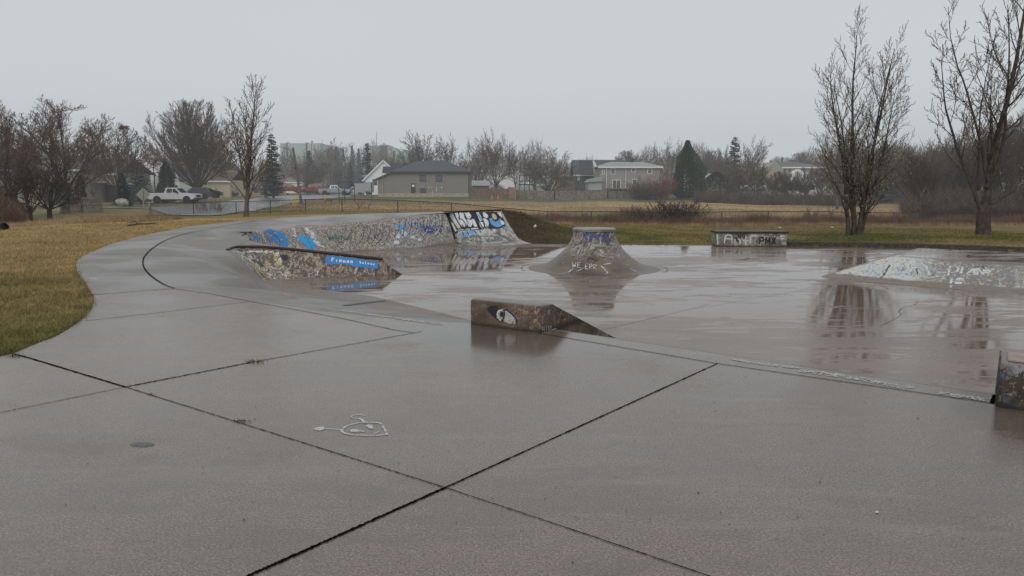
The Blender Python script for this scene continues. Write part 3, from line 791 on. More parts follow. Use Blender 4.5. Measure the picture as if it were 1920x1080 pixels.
# ---------------- graffiti on quarter pipe
tq = bvh([qwall])
def c2(pts, s=5.053, ox=400, oy=410): return [(ox+x/s, oy+y/s) for x, y in pts]
decal('painted_crescent', PT['cyan'], tq, fills=[c2([(790,175),(830,160),(900,170),(945,205),(965,245),(955,290),(890,290),(885,265),(860,235),(800,195)])], parent=quarter, sx=1, sy=.7, rag=.4, label='bright blue painted crescent')
decal('painted_loops', PT['blue'], tq, [(c2([(480,120),(560,110),(640,140),(690,200),(690,250),(640,245)]), .10, .7),(c2([(560,130),(580,190),(640,240)]), .16, .8),(c2([(600,140),(660,180),(680,240)]), .12,.8),(c2([(490,130),(520,180),(560,220)]), .09,.9),(c2([(370,180),(420,190),(430,205)]), .13,.6)], parent=quarter, stepm=2)
decal('painted_scribble', PT['white'], tq, [(c2([(750,90),(780,130),(770,170)]), .06,.9),(c2([(860,80),(900,130),(940,170),(990,230),(1030,270)]), .12,1.2),(c2([(880,95),(930,120),(960,190)]), .12,1.2),(c2([(440,120),(470,160),(500,220)]), .05,.9),(c2([(400,110),(450,150)]), .04,.9)], parent=quarter, stepm=2)
decal('painted_letters', PT['green'], tq, [(s, .045,.5) for s in text('MWNA', 618, 441, 11, 10, 1.0, -.02)], parent=quarter, stepm=2)
decal('painted_outline', PT['black'], tq, [(c2([(800,40),(860,120),(900,200),(940,290)]), .02,.4),(c2([(540,110),(610,180),(650,250)]), .02,.4),(c2([(1060,110),(1100,200),(1160,180),(1190,230),(1300,180)]), .02,.5)], parent=quarter, stepm=2)
def c3(pts): return [(720+x/5.647, 380+y/5.647) for x, y in pts]
decal('painted_blot', PT['cyan'], tq, fills=[c3([(135,240),(160,235),(165,252),(210,252),(220,270),(185,285),(140,275)])], parent=quarter, sx=1, sy=.7, rag=.3)
decal('painted_blots', PT['pale'], tq, fills=[c3(ell(150,355,24,24)), c3(ell(132,422,32,22)), c3(ell(300,365,24,18)), c3(ell(375,392,22,14)), c3([(180,290),(215,290),(245,330),(220,345),(190,330)])], parent=quarter, sx=1, sy=.7, rag=.8)
decal('painted_scrawl', PT['navy'], tq, [(s, .04,.6) for s in text('VSNWOS', 768, 416, 11, 12, 1.0, .12, -.2)] + [(c3(ell(470,290,40,26)), .10, .8)], parent=quarter, stepm=2)
decal('painted_strokes', PT['yellow'], tq, [(c2([(1070,245),(1110,290),(1130,300)]), .04,1),(c2([(1480,245),(1520,250)]), .05,1),(c2([(1340,170),(1400,210),(1450,235)]), .018,.8),(c2([(1210,215),(1290,210)]), .04,.9)], parent=quarter, stepm=2)
def loopy(x0, y0, w, h, n, seed):
    r_ = random.Random(seed); out = []
    for i in range(n):
        cx = x0 + w*(i+.5)/n; cy = y0 + h*.5 - (cx-x0)*.06; a0 = r_.uniform(-150,-60); a1 = a0 + r_.uniform(190,330); out.append(ell(cx, cy, w/n*.62, h*.5*r_.uniform(.7,1.05), 12, a0, a1, sk=-.25))
    return out
decal('faded_tag', paint('faded_white_blue', (.36,.40,.46), .30, .6, 16), tq, [(l_, .07, .5) for l_ in loopy(738, 410, 86, 36, 8, 4)], parent=quarter, stepm=2, off=.003, label='large faded white and blue tag')
decal('faded_tag', paint('faded_grey', (.30,.28,.27), .34, .6, 16), tq, [(l_, .06, .5) for l_ in loopy(560, 432, 64, 30, 5, 9)+loopy(668, 424, 60, 34, 5, 12)], parent=quarter, stepm=2, off=.003, label='large faded grey tags')
decal('tag_outline', paint('faded_black', (.04,.04,.045), .30, .6, 16), tq, [(l_, .022, .5) for l_ in loopy(736, 408, 90, 40, 8, 4)+loopy(668, 422, 60, 38, 5, 12)], parent=quarter, stepm=2, off=.006)
rr = random.Random(77)
for nm, k, n in (('painted_scratches','white',26),('painted_dashes','cream',34),('painted_marks','brown',30)):
    S_ = []
    for i in range(n):
        x = rr.uniform(620,855); f = (x-620)/235; yt = 420-22*f; yb = 472-12*f; y = rr.uniform(yt+3, yb-6)
        pts = [(x,y)]
        for q in range(rr.randint(2,5)): x += rr.uniform(-5,6); y += rr.uniform(-5,6); pts.append((x,max(yt+2,min(yb-3,y))))
        S_.append((pts, rr.uniform(.008,.02), .8))
    decal(nm, PT[k], tq, S_, parent=quarter, stepm=2)

# ---------------- steep bank: bubble letters
tsb = bvh([swall])
def c4(pts): return [(820+x/10.105, 390+y/10.105) for x, y in pts]
decal('paint_background', PT['black'], tsb, fills=[c4([(75,92),(225,85),(240,200),(390,440),(385,480),(330,480),(250,350),(200,230),(110,130)]), c4([(225,80),(1210,75),(1250,200),(1300,350),(1180,385),(850,410),(500,420),(400,380),(250,180)])], parent=steep, off=.004, sx=1, sy=.8, rag=.2)
whites = [[(230,100),(300,95),(330,180),(380,270),(440,375),(360,378),(300,290),(250,180)], [(325,95),(385,92),(410,150),(395,190),(430,230),(480,370),(430,340),(375,230)],
  [(410,95),(490,90),(520,160),(560,270),(545,370),(500,350),(420,260),(415,190)], [(510,95),(600,85),(645,150),(620,210),(560,190)], [(560,210),(640,225),(670,290),(640,360),(590,350),(560,290)],
  [(640,205),(700,200),(730,280),(760,355),(700,362),(665,270)], [(735,85),(780,82),(820,150),(860,240),(800,250),(770,180)], [(780,260),(850,265),(880,330),(880,390),(830,390)],
  [(855,90),(900,85),(960,140),(965,180),(930,195),(880,170)], [(865,200),(910,200),(960,240),(975,300),(965,350),(900,355),(875,290)], [(1190,230),(1230,240),(1272,280),(1262,325),(1220,320),(1190,270)],
  [(1130,85),(1200,80),(1235,190),(1180,150)], [(395,405),(440,390),(500,400),(510,415),(430,430),(410,440)], [(525,395),(600,390),(620,412),(540,415)], [(630,380),(770,375),(780,405),(640,410)], [(870,385),(970,375),(960,392),(880,400)], [(250,250),(300,290),(370,430),(340,455),(290,350)]]
decal('paint_letters', paint('letter_white', (.62,.65,.68), .08, .5), tsb, fills=[c4(w) for w in whites], parent=steep, off=.008, sx=.7, sy=.55, rag=.15, label='white bubble letters')
decal('paint_blue_cloud', paint('letter_blue', (.12,.32,.60), .1, .5), tsb, fills=[c4([(985,200),(1030,190),(1050,240),(1100,265),(1150,240),(1160,200),(1215,200),(1180,240),(1190,290),(1235,335),(1180,370),(1100,365),(1030,320),(990,260)]), c4([(750,120),(780,110),(860,240),(830,245)]), c4([(600,440),(700,425),(760,470),(640,505),(590,480)]), c4([(420,480),(560,445),(590,520),(440,530)]), c4([(1240,340),(1290,360),(1370,440),(1330,440)])], parent=steep, off=.010, sx=.8, sy=.6, rag=.3)
decal('paint_cream_spot', PT['cream'], tsb, fills=[c4([(1030,115),(1075,110),(1120,160),(1130,210),(1095,230),(1050,200),(1030,150)]), c4([(330,300),(400,290),(420,370),(370,380)])], parent=steep, off=.012, sx=.8, sy=.6, rag=.2)
decal('paint_band', paint('letter_pale', (.55,.6,.62), .38, .5, 22), tsb, fills=[c4([(410,440),(500,425),(830,405),(1100,395),(1150,460),(960,480),(640,510),(440,540)])], parent=steep, off=.005, sx=1, sy=.7)
decal('paint_outline', PT['black'], tsb, [(c4(p_), .032, .3) for p_ in [[(300,95),(350,190),(400,280),(480,385)],[(400,90),(420,180),(405,220),(440,205),(490,240),(530,300),(540,375)],[(500,85),(520,180),(560,240),(600,300)],[(640,95),(650,140),(700,200),(760,330),(840,400)],[(620,230),(660,200),(700,220)],
   [(240,180),(390,410),(700,375),(1000,370)],[(400,440),(520,425),(850,405),(1180,370),(1220,355)],[(1130,130),(1180,180),(1160,220)],[(720,90),(770,190),(810,300),(880,400)],[(850,195),(890,290),(900,360)],[(1215,350),(1270,320)],[(560,440),(600,510)],[(480,450),(500,520)],[(700,430),(740,490)],[(800,420),(830,480)],[(1000,400),(1040,450)]]], parent=steep, off=.014, stepm=1)
decal('painted_words', PT['tealgrey'], tsb, [(s, .04,.3) for s in text('Cuo', 884, 448.5, 7.2, 6.5, 1.0, -.03)] + [(s, .035,.3) for s in text('Auntv', 914, 446.5, 6.3, 6.5, 1.0, -.06)] + [(c4(ell(920,610,450,75,30)), .05, .5),(c4([(1110,430),(1180,510),(1300,560),(1420,640)]), .10,.5),(c4([(450,650),(700,700),(1000,700),(1400,660)]), .03,.4)], parent=steep, off=.006, stepm=1)
decal('seam_line', PT['black'], tsb, [(c4([(90,100),(200,260),(280,440),(340,590)]), .09,.3)], parent=steep, off=.015, stepm=1)

# ---------------- spine
tf = bvh([fwall])
decal('painted_banner', PT['blue'], tf, fills=[c2([(1060,360),(1110,350),(1300,372),(1555,402),(1560,470),(1520,478),(1350,455),(1230,430),(1070,435)])], parent=spine, sx=1, sy=.8, rag=.4, label='bright blue painted banner')
decal('banner_lettering', paint('lettering_white', (.7,.72,.74), 0, .5), tf, [(s, .022,.2) for s in text('Finuan', 622.5, 484.0, 6.4, 6.6, 1.1, .085)] + [(s, .016,.2) for s in text('Solvae', 674, 489.5, 4.9, 5.4, 1.05, .10)], parent=spine, off=.009, stepm=1)
decal('painted_heart', PT['black'], tf, fills=[c2([(630,345),(665,345),(700,345),(705,370),(690,400),(668,400),(635,360)])], parent=spine, sx=1, sy=.8, rag=.3)
decal('painted_streaks', PT['yellow'], tf, [(c2(p_), .035,.8) for p_ in [[(560,310),(600,380),(660,470)],[(470,400),(520,440),(555,470)],[(370,410),(420,470),(480,530)],[(380,470),(440,500),(520,560)],[(575,380),(640,440),(650,465)],[(330,400),(400,440),(440,440)],[(490,385),(540,440)]]], parent=spine, stepm=2)
decal('painted_patches', PT['white'], tf, [(c2(p_), .06,1.2) for p_ in [[(140,305),(260,320),(400,310),(560,320)],[(180,330),(250,370),(330,430)],[(240,340),(330,380),(370,420)],[(600,320),(620,390),(650,420)],[(260,390),(330,450),(380,500)]]] + [(c2(p_), .03,.8) for p_ in [[(520,560),(560,565),(600,575),(640,585)],[(650,540),(670,520),(690,550)],[(720,520),(750,545)],[(780,520),(800,505)],[(890,530),(930,520)],[(960,480),(990,500),(985,540)],[(1335,520),(1355,480),(1370,460)]]], parent=spine, stepm=2)
decal('painted_drips', PT['pinkish'], tf, [(c2(p_), .025,.6) for p_ in [[(1100,455),(1130,495)],[(1090,430),(1105,540)],[(1230,470),(1290,455)],[(1247,480),(1247,550)],[(950,490),(970,520),(960,550)]]], parent=spine, stepm=2)
decal('painted_diamond', PT['brown'], tf, fills=[c2([(400,390),(445,410),(490,455),(450,455),(420,430)])], parent=spine, sx=1, sy=.8)

# ---------------- cone
tc = bvh([bd])
def c5(pts): return [(860+x/3.857, 400+y/3.857) for x, y in pts]
decal('blue_scrawl', PT['navy'], tc, [(c5(p_), .035,.3) for p_ in [[(895,130),(920,180),(950,210),(960,160),(940,130)],[(900,170),(930,140),(960,195),(975,150)],[(990,130),(985,170),(1010,190)],[(1040,130),(1010,165),(1055,160),(1045,195)],[(1060,130),(1080,160),(1060,180)],[(1030,200),(1080,205),(1100,190)]]], parent=cone, stepm=1)
decal('white_scrawl', PT['white'], tc, [(s, .018,.5) for s in text('WE', 1073, 492, 10, 9, 1.0, .05)] + [(s, .018,.5) for s in text('ERR', 1098, 495, 8, 9, .95, .06)] + [(c5(p_), .025,.9) for p_ in [[(700,440),(790,430),(830,400)],[(850,420),(900,400)],[(1030,380),(1080,430),(1060,445)],[(1240,400),(1300,430),(1365,455)],[(1260,440),(1310,448)],[(1050,370),(1100,360)]]], parent=cone, stepm=1)
decal('grey_scrawl', PT['grey'], tc, [(c5(p_), .045,.9) for p_ in [[(830,270),(850,240),(880,235),(890,270),(850,300)],[(820,220),(850,190),(880,200)],[(1090,230),(1120,210),(1160,240),(1180,290)],[(1170,260),(1220,300)],[(870,320),(910,290),(920,250)],[(950,270),(970,220),(1000,240),(1030,220)],[(1010,290),(1060,320),(1120,320)]]], parent=cone, stepm=1)
decal('black_scrawl', PT['black'], tc, [(c5(p_), .02,.6) for p_ in [[(840,290),(870,250),(890,250),(870,300)],[(930,340),(950,320),(990,345),(1010,330)],[(1040,320),(1100,325)],[(960,300),(980,260)],[(820,310),(850,320)]]], parent=cone, stepm=1)

# ---------------- ledge marks
tl = bvh([hubm])
def c6(pts): return [(860+x/6, 540+y/6) for x, y in pts]
decal('painted_eye', paint('eye_white', (.42,.42,.42), .3, .6, 50), tl, fills=[c6([(330,235),(380,215),(440,250),(500,235),(560,250),(620,300),(655,350),(640,400),(570,400),(500,370),(430,345),(370,290)])], parent=hub, off=.003, sx=.8, sy=.6, rag=.3, label='painted eye')
decal('eye_outline', PT['black'], tl, [(c6([(325,240),(370,285),(430,345),(490,372),(520,300),(510,250),(540,243),(600,290),(650,345),(652,395)]), .018,.3),(c6([(325,235),(360,210),(440,205)]), .014,.4),(c6([(640,300),(655,270)]), .01,.3)], fills=[c6(ell(488,295,22,34)), c6([(330,235),(370,205),(440,210),(450,240),(430,300),(420,335),(380,290)])], parent=hub, off=.006, stepm=1, sx=.8, sy=.6, rag=.3)
decal('eye_iris', PT['pale'], tl, [(c6([(490,245),(450,260),(436,300),(455,345),(480,365)]), .014,.4)], parent=hub, off=.008, stepm=1)
decal('white_tag', paint('tag_white', (.6,.58,.52), .1, .6), tl, [(s, .006,.2) for s in text('GLISY', 1015.5, 613, 3.6, 6.5, 1.1, -.12)] + [(c6([(1040,470),(1095,455)]), .006, .2)], parent=hub, off=.004, stepm=1)
t3 = bvh([box3])
def c7(pts): return [(1040+x/3.692, 220+y/3.692) for x, y in pts]
decal('black_lettering', PT['black'], t3, [(s, .05,.2) for s in text('PMX', 1424, 445.5, 11.5, 12.5, 1.0)] + [(s, .04,.2) for s in text('NO', 1384, 439, 7.5, 7, 1.05)] + [(c7([(1250,830),(1270,860)]), .07,.3)], parent=far_l, off=.004, stepm=1)
decal('white_lettering', PT['pale'], t3, [(c7(p_), .045,.4) for p_ in [[(1175,870),(1180,825),(1200,812),(1225,820),(1228,870)],[(1180,840),(1225,840)],[(1245,880),(1250,840),(1285,850),(1280,880)],[(1320,815),(1325,880)],[(1300,850),(1345,855)],[(1350,880),(1360,820),(1400,820)],[(1560,825),(1590,820)],[(1565,840),(1590,838)],[(1130,880),(1125,800)]]], parent=far_l, off=.003, stepm=1)
# ---------------- funbox lettering
t4 = bvh([funf])
def c8(pts): return [(1500+x/4.571, 440+y/4.571) for x, y in pts]
decal('white_lettering', paint('lettering_pale', (.6,.62,.62), .1, .5), t4, [(c8(p_), .045,.3) for p_ in [[(1270,350),(1285,270),(1335,268),(1360,290),(1345,320),(1290,325)],[(1395,275),(1380,335)],[(1425,345),(1490,285),(1500,345)],[(1445,325),(1500,322)],[(1520,345),(1520,285),(1570,345),(1580,290)],[(1610,300),(1590,318),(1605,335),(1630,315),(1610,300)],
   [(1040,245),(1080,275),(1105,320),(1108,345)],[(1305,375),(1290,420)],[(1290,435),(1295,455)],[(1100,375),(1180,360),(1250,350)],[(1180,325),(1260,325)]]], fills=[c8(ell(1372,382,34,13)), c8(ell(1360,414,34,12))], parent=fun, off=.004, stepm=2, sx=1.5, sy=1)
decal('blue_scrawl', PT['skyblue'], t4, [(c8(p_), .03,.6) for p_ in [[(620,300),(640,330),(690,360)],[(700,320),(740,290)],[(770,345),(880,330),(960,350)],[(1060,290),(1100,330)]]], parent=fun, off=.004)
decal('brown_scrawl', PT['brown'], t4, [(c8(p_), .03,.6) for p_ in [[(720,350),(770,260)],[(1000,290),(1010,340)],[(700,370),(730,330)],[(1470,290),(1560,270),(1580,300)]]], parent=fun, off=.005)
# rust strip of dirt under funbox tag
tag(mb.build('x', M['crack'], fix=False), kind='structure') if False else None
# ------------------------------------------------------------------ terrain
def zy(D, y): return P(960, y, D).z
TT = {
 -900: [(3,-.03),(10,0.0),(16,.1),(22,zy(22,434)),(30,zy(30,436)),(36,zy(36,428)),(45,zy(45,419)),(60,zy(60,406)),(100,zy(100,386)),(200,zy(200,366)),(700,zy(700,349))],
 0:    [(3,-.03),(9,-.02),(13,.06),(17,.16),(21,zy(21,429.5)),(25,zy(25,431)),(30,zy(30,430)),(36,zy(36,427)),(45,zy(45,419)),(60,zy(60,405)),(75,zy(75,396)),(100,zy(100,384)),(200,zy(200,364)),(700,zy(700,349))],
 200:  [(3,-.03),(9,-.02),(14,.06),(17,.17),(20,.27),(23,zy(23,421)),(27,zy(27,421.5)),(34,zy(34,418)),(50,zy(50,405)),(64,zy(64,398)),(80,zy(80,389)),(100,zy(100,380)),(200,zy(200,362)),(700,zy(700,349))],
 400:  [(3,-.03),(12,0),(23,.28),(27,zy(27,410)),(31,zy(31,409)),(38,zy(38,408)),(50,zy(50,403)),(65,zy(65,396)),(80,zy(80,388)),(98,zy(98,379)),(130,zy(130,369.5)),(200,zy(200,361)),(700,zy(700,349))],
 600:  [(3,-.03),(24,.40),(28,zy(28,402.5)),(32,zy(32,402.5)),(42,zy(42,400)),(58,zy(58,394)),(75,zy(75,386)),(100,zy(100,376)),(140,zy(140,367)),(200,zy(200,361)),(700,zy(700,349))],
 800:  [(3,-.3),(27,.50),(29.5,.54),(34,zy(34,404)),(46,zy(46,404)),(60,zy(60,397)),(80,zy(80,386)),(110,zy(110,373)),(130,zy(130,367)),(200,zy(200,359)),(700,zy(700,349))],
 935:  [(3,-.3),(26,.3),(28.3,.60),(31,.42),(36,zy(36,411)),(50,zy(50,413)),(60,zy(60,407)),(80,zy(80,391)),(110,zy(110,375)),(130,zy(130,367.5)),(200,zy(200,359)),(700,zy(700,349))],
 1010: [(3,-.4),(25.6,-.36),(28.5,.12),(32,-.0),(38,zy(38,425)),(50,zy(50,420)),(60,zy(60,410)),(80,zy(80,391)),(110,zy(110,375)),(130,zy(130,368)),(200,zy(200,359)),(700,zy(700,349))],
 1080: [(3,-.4),(25.6,-.42),(27.5,-.22),(31,-.28),(38,zy(38,427)),(50,zy(50,421)),(60,zy(60,411)),(80,zy(80,391)),(110,zy(110,375)),(130,zy(130,368)),(200,zy(200,359)),(700,zy(700,349))],
 1300: [(3,-.4),(25.4,-.42),(30,zy(30,440)),(38,zy(38,427)),(50,zy(50,422)),(60,zy(60,411)),(80,zy(80,392)),(100,zy(100,382)),(130,zy(130,371)),(200,zy(200,360)),(700,zy(700,349))],
 1600: [(3,-.3),(24.3,-.30),(30,zy(30,442)),(36,zy(36,431)),(50,zy(50,423)),(60,zy(60,412)),(80,zy(80,396)),(100,zy(100,387)),(130,zy(130,375)),(200,zy(200,362)),(700,zy(700,349))],
 1920: [(3,-.3),(22.3,-.30),(28,zy(28,446)),(36,zy(36,430)),(50,zy(50,423)),(60,zy(60,413)),(80,zy(80,400)),(100,zy(100,390)),(130,zy(130,376)),(200,zy(200,362)),(700,zy(700,349))],
 2700: [(3,-.3),(16,-.30),(22,-.4),(36,zy(36,430)),(50,zy(50,423)),(60,zy(60,413)),(80,zy(80,400)),(100,zy(100,390)),(130,zy(130,376)),(200,zy(200,362)),(700,zy(700,349))],
}
KS = sorted(TT)
Dn = np.array([0]+list(np.arange(3, 60, .5))+list(np.arange(60, 710, 5.0)))
TZ = np.array([np.interp(Dn, [p[0] for p in TT[k]], [p[1] for p in TT[k]]) for k in KS])
# soften kinks along D
ker = np.array([.1,.2,.4,.2,.1])
TZs = TZ.copy()
for i in range(len(KS)):
    e = np.pad(TZ[i], 2, mode='edge'); TZs[i] = np.convolve(e, ker, 'valid')
def pxof(x, y):
    y = np.maximum(y, 3.0); return 960 + F*(x/y)/cT*.9905
def table(x, y):
    px = pxof(x, y); di = np.interp(np.clip(y,0,700), Dn, np.arange(len(Dn)))
    d0 = np.floor(di).astype(int); d1 = np.minimum(d0+1, len(Dn)-1); fd = di-d0
    ki = np.interp(px, KS, np.arange(len(KS))); k0 = np.floor(ki).astype(int); k1 = np.minimum(k0+1, len(KS)-1); fk = ki-k0
    fk = fk*fk*(3-2*fk)
    a = TZs[k0,d0]*(1-fd)+TZs[k0,d1]*fd; b = TZs[k1,d0]*(1-fd)+TZs[k1,d1]*fd
    return a*(1-fk)+b*fk
# park outline with heights of lawn edge
edge_pts = [(p.x,p.y,-.02) for p in padpts[1:]] + [(p.x,p.y,p.z-.015) for p in Ow] + [(tt[1].x,tt[1].y+1.3,tt[1].z-.04),(tt[3].x+.05,tt[3].y+1.3,tt[3].z-.05),(tt[3].x+.02,tt[3].y,tt[3].z-.08)]
ff = srows[-1]
edge_pts += [(p.x+.05, p.y, p.z-.06) for p in reversed(ff[2:-1:3])] + [(bb[3].x, bb[3].y, FL+.0)]
edge_pts += [(p.x,p.y+.05,FL+.03) for p in farw[3:] if p.x < G(1465,461,FL).x] + [(p.x,p.y+.24,-.36) for p in cw]
EP = np.array(edge_pts)
outline = np.vstack([EP[:, :2], [[40,-40],[-40,-40]]])
def inside_np(x, y, poly):
    c = np.zeros(x.shape, bool); n = len(poly); j = n-1
    for i in range(n):
        xi, yi = poly[i]; xj, yj = poly[j]
        cond = ((yi > y) != (yj > y))
        with np.errstate(divide='ignore', invalid='ignore'):
            xx = (xj-xi)*(y-yi)/(yj-yi+1e-12)+xi
        c ^= cond & (x < xx); j = i
    return c
def edge_dist(x, y):
    best = np.full(x.shape, 1e9); bz = np.zeros(x.shape)
    for i in range(len(EP)-1):
        a = EP[i]; b = EP[i+1]; d = b[:2]-a[:2]; L2 = max(1e-9, d@d)
        t = np.clip(((x-a[0])*d[0]+(y-a[1])*d[1])/L2, 0, 1)
        dd = np.hypot(x-(a[0]+t*d[0]), y-(a[1]+t*d[1])); m = dd < best
        best = np.where(m, dd, best); bz = np.where(m, a[2]+t*(b[2]-a[2]), bz)
    return best, bz
def bumps(x, y):
    s = np.clip((y-30)/60, 0, 1)
    return (.03+.10*s)*(np.sin(x*.35+y*.21)*np.sin(y*.27-x*.13)) + .012*np.sin(x*2.1+1)*np.sin(y*1.7)
def tz_arr(x, y, cut=True):
    x = np.asarray(x, float); y = np.asarray(y, float)
    z = table(x, y) + bumps(x, y)*np.clip((y-5)/20,0,1)
    near = (y < 34)
    if near.any():
        xn = x[near]; yn = y[near]
        d, ez = edge_dist(xn, yn); ins = inside_np(xn, yn, outline)
        w = np.clip(d/2.2, 0, 1); w = w*w*(3-2*w)
        zn = ez*(1-w)+z[near]*w
        if cut: zn = np.where(ins, np.where(d > .28, -1.6, ez-.02), zn)
        z = z.copy(); z[near] = zn
    return z
def tz(x, y): return float(tz_arr(np.array([x]), np.array([y]))[0])
def GT(px, py, d0=24, d1=300):
    d = ray(px, py); s = d0
    while s < d1:
        p = Vector((0,0,CAMZ)) + d*(s/d.y)
        if p.z < tz(p.x, p.y): return p
        s += .25 if s < 60 else 1.0
    return Vector((0,0,CAMZ)) + d*(d1/d.y)
def T_at(px, D): 
    p = P(px, 345, D); return Vector((p.x, D, tz(p.x, D)))

def axis(segs):
    out = []
    for a, b, s in segs: out += list(np.arange(a, b, s))
    out.append(segs[-1][1]); return np.array(out)
X = axis([(-900,-300,60),(-300,-80,8),(-80,-30,2),(-30,-14,.6),(-14,6,.22),(6,26,.4),(26,60,1.5),(60,300,8),(300,900.1,60)])
Y = axis([(-60,0,6),(0,6,.6),(6,32,.22),(32,60,.6),(60,140,2.0),(140,300,8),(300,1500,60)])
gx, gy = np.meshgrid(X, Y); sh = gx.shape
gz = tz_arr(gx.ravel(), gy.ravel())
V_ = np.stack([gx.ravel(), gy.ravel(), gz], 1)
ii = np.arange(sh[0]*sh[1]).reshape(sh)
Fq = np.stack([ii[:-1,:-1].ravel(), ii[:-1,1:].ravel(), ii[1:,1:].ravel(), ii[1:,:-1].ravel()], 1)
# surface colours: straw, green, brown
def vnoise(x, y, s, seed):
    r = np.random.RandomState(seed).rand(64,64); u = x/s; v = y/s
    i = np.floor(u).astype(int); j = np.floor(v).astype(int); fu = u-i; fv = v-j; fu = fu*fu*(3-2*fu); fv = fv*fv*(3-2*fv)
    g = lambda a, b: r[a % 64, b % 64]
    return (g(i,j)*(1-fu)+g(i+1,j)*fu)*(1-fv)+(g(i,j+1)*(1-fu)+g(i+1,j+1)*fu)*fv
def fbm(x, y, s, seed): return .5*vnoise(x,y,s,seed)+.3*vnoise(x,y,s/2.3,seed+1)+.2*vnoise(x,y,s/5.1,seed+2)
STRAW = np.array([.45,.33,.16]); GREEN = np.array([.14,.142,.045]); BROWN = np.array([.07,.048,.028]); FIELD = np.array([.50,.355,.20]); LGREEN = np.array([.17,.18,.08]); DIRT = np.array([.10,.078,.052])
def ground_col(x, y):
    px = pxof(x, y); n = fbm(x, y, 5, 3); n2 = fbm(x, y, 1.3, 8); n3 = fbm(x+50, y*2.5, 22, 12)
    L = lambda a, b, t: a*(1-t[:,None])+b*t[:,None]
    st = lambda v, a, b: np.clip((v-a)/(b-a), 0, 1)
    left = px < 700
    # left lawn: green in the near dip by the path, straw on the crest
    g = st(n*.55+n2*.3, .30, .58)*(1-st(y, 12, 20)*.92)*(.65+.35*st(10-y, 0, 4)) 
    g = np.clip(g + .6*(1-st(y,8.5,14)) - .15*st(n2,.5,.7), 0, 1)
    cl = L(np.tile(STRAW,(len(x),1)), np.tile(GREEN,(len(x),1)), np.clip(g,0,1))
    # left beyond crest
    far = st(y, 27, 33); cf = L(np.tile(STRAW*.75,(len(x),1)), np.tile(LGREEN*.8,(len(x),1)), st(n, .35,.6)*.8)
    cl = L(cl, cf, far)
    # right: grass strip beyond bowl
    gr = st(.6*n+.4*n2, .35, .6)*(1-.75*st(y, 27, 36))
    gr = np.where((px < 1090) & (y < 33), 1.0, gr)
    cr = L(np.tile(STRAW*.72,(len(x),1)), np.tile(GREEN*.9,(len(x),1)), np.clip(gr+.25,0,1))
    mound = (px > 940) & (px < 1090) & (y < 29.5) & (y > 24)
    dm = (.55+.45*st(n2, .3,.5))*mound*(1-st(y,28.2,29.6))
    cr = L(cr, np.tile(DIRT,(len(x),1)), dm)
    t = st(px, 690, 760); c = L(cl, cr, t)
    # beyond fence: field
    fe = st(y, 52, 57)*st(px, 500, 640)
    fc = L(np.tile(FIELD,(len(x),1)), np.tile(STRAW*.9*np.array([.8,.85,1]),(len(x),1)), st(n3, .42,.62)*.9)
    fc = L(fc, np.tile(LGREEN*.85,(len(x),1)), st(fbm(x,y*3,30,31), .55,.7)*.5)
    fc = L(fc, np.tile(np.array([.28,.225,.175]),(len(x),1)), st(y, 83, 88)*(1-st(y,98,104))*(1-st(px,1000,1200))*.7)
    c = L(c, fc, fe)
    gs = 92 + 6*(px > 1250) ; hg = st(y, gs+6, gs+14)*st(px, 500, 600)
    c = L(c, np.tile(np.array([.125,.14,.065]),(len(x),1)), hg*.95)
    # verge by fence: dark leaf litter
    vg = np.exp(-((y-(50))/3.2)**2)*st(px,930,1000); c = L(c, np.tile(np.array([.13,.085,.055]),(len(x),1)), np.clip(vg*1.1,0,.9))
    c = c*(.8+.4*fbm(x,y,.7,44))[:,None]
    return np.concatenate([c, np.ones((len(x),1))], 1)
t = NT('grass_ground'); at = t.new('ShaderNodeAttribute', attribute_name='tint'); v = t.coord()
n1 = t.noise(t.map(v,(1,.7,1)), 14, 5, .7); n2 = t.noise(v, 70, 3, .7); n3 = t.noise(t.map(v,(.25,1.0,1)), 1.2, 5, .6)
c = t.mix(1.0, at.outputs['Color'], t.mix(t.step(n1,.32,.68), (.55,.57,.55), (1.35,1.3,1.2)), 'MULTIPLY')
c = t.mix(1.0, c, t.mix(t.step(n3,.3,.7), (.78,.8,.8), (1.18,1.14,1.08)), 'MULTIPLY')
c = t.mix(t.math('MULTIPLY', t.step(n2,.5,.75), .4), c, t.mix(1.0, c, (.4,.4,.42), 'MULTIPLY'))
t.set(color=c, rough=.9, spec=.15); t.bump(t.math('ADD', n1, n2), .8, .05); M['ground'] = t.m
gnd = np_mesh('ground', V_, Fq, M['ground'], ground_col(gx.ravel(), gy.ravel()))
gnd.data.polygons.foreach_set('use_smooth', [True]*len(gnd.data.polygons)); tag(gnd, kind='structure')

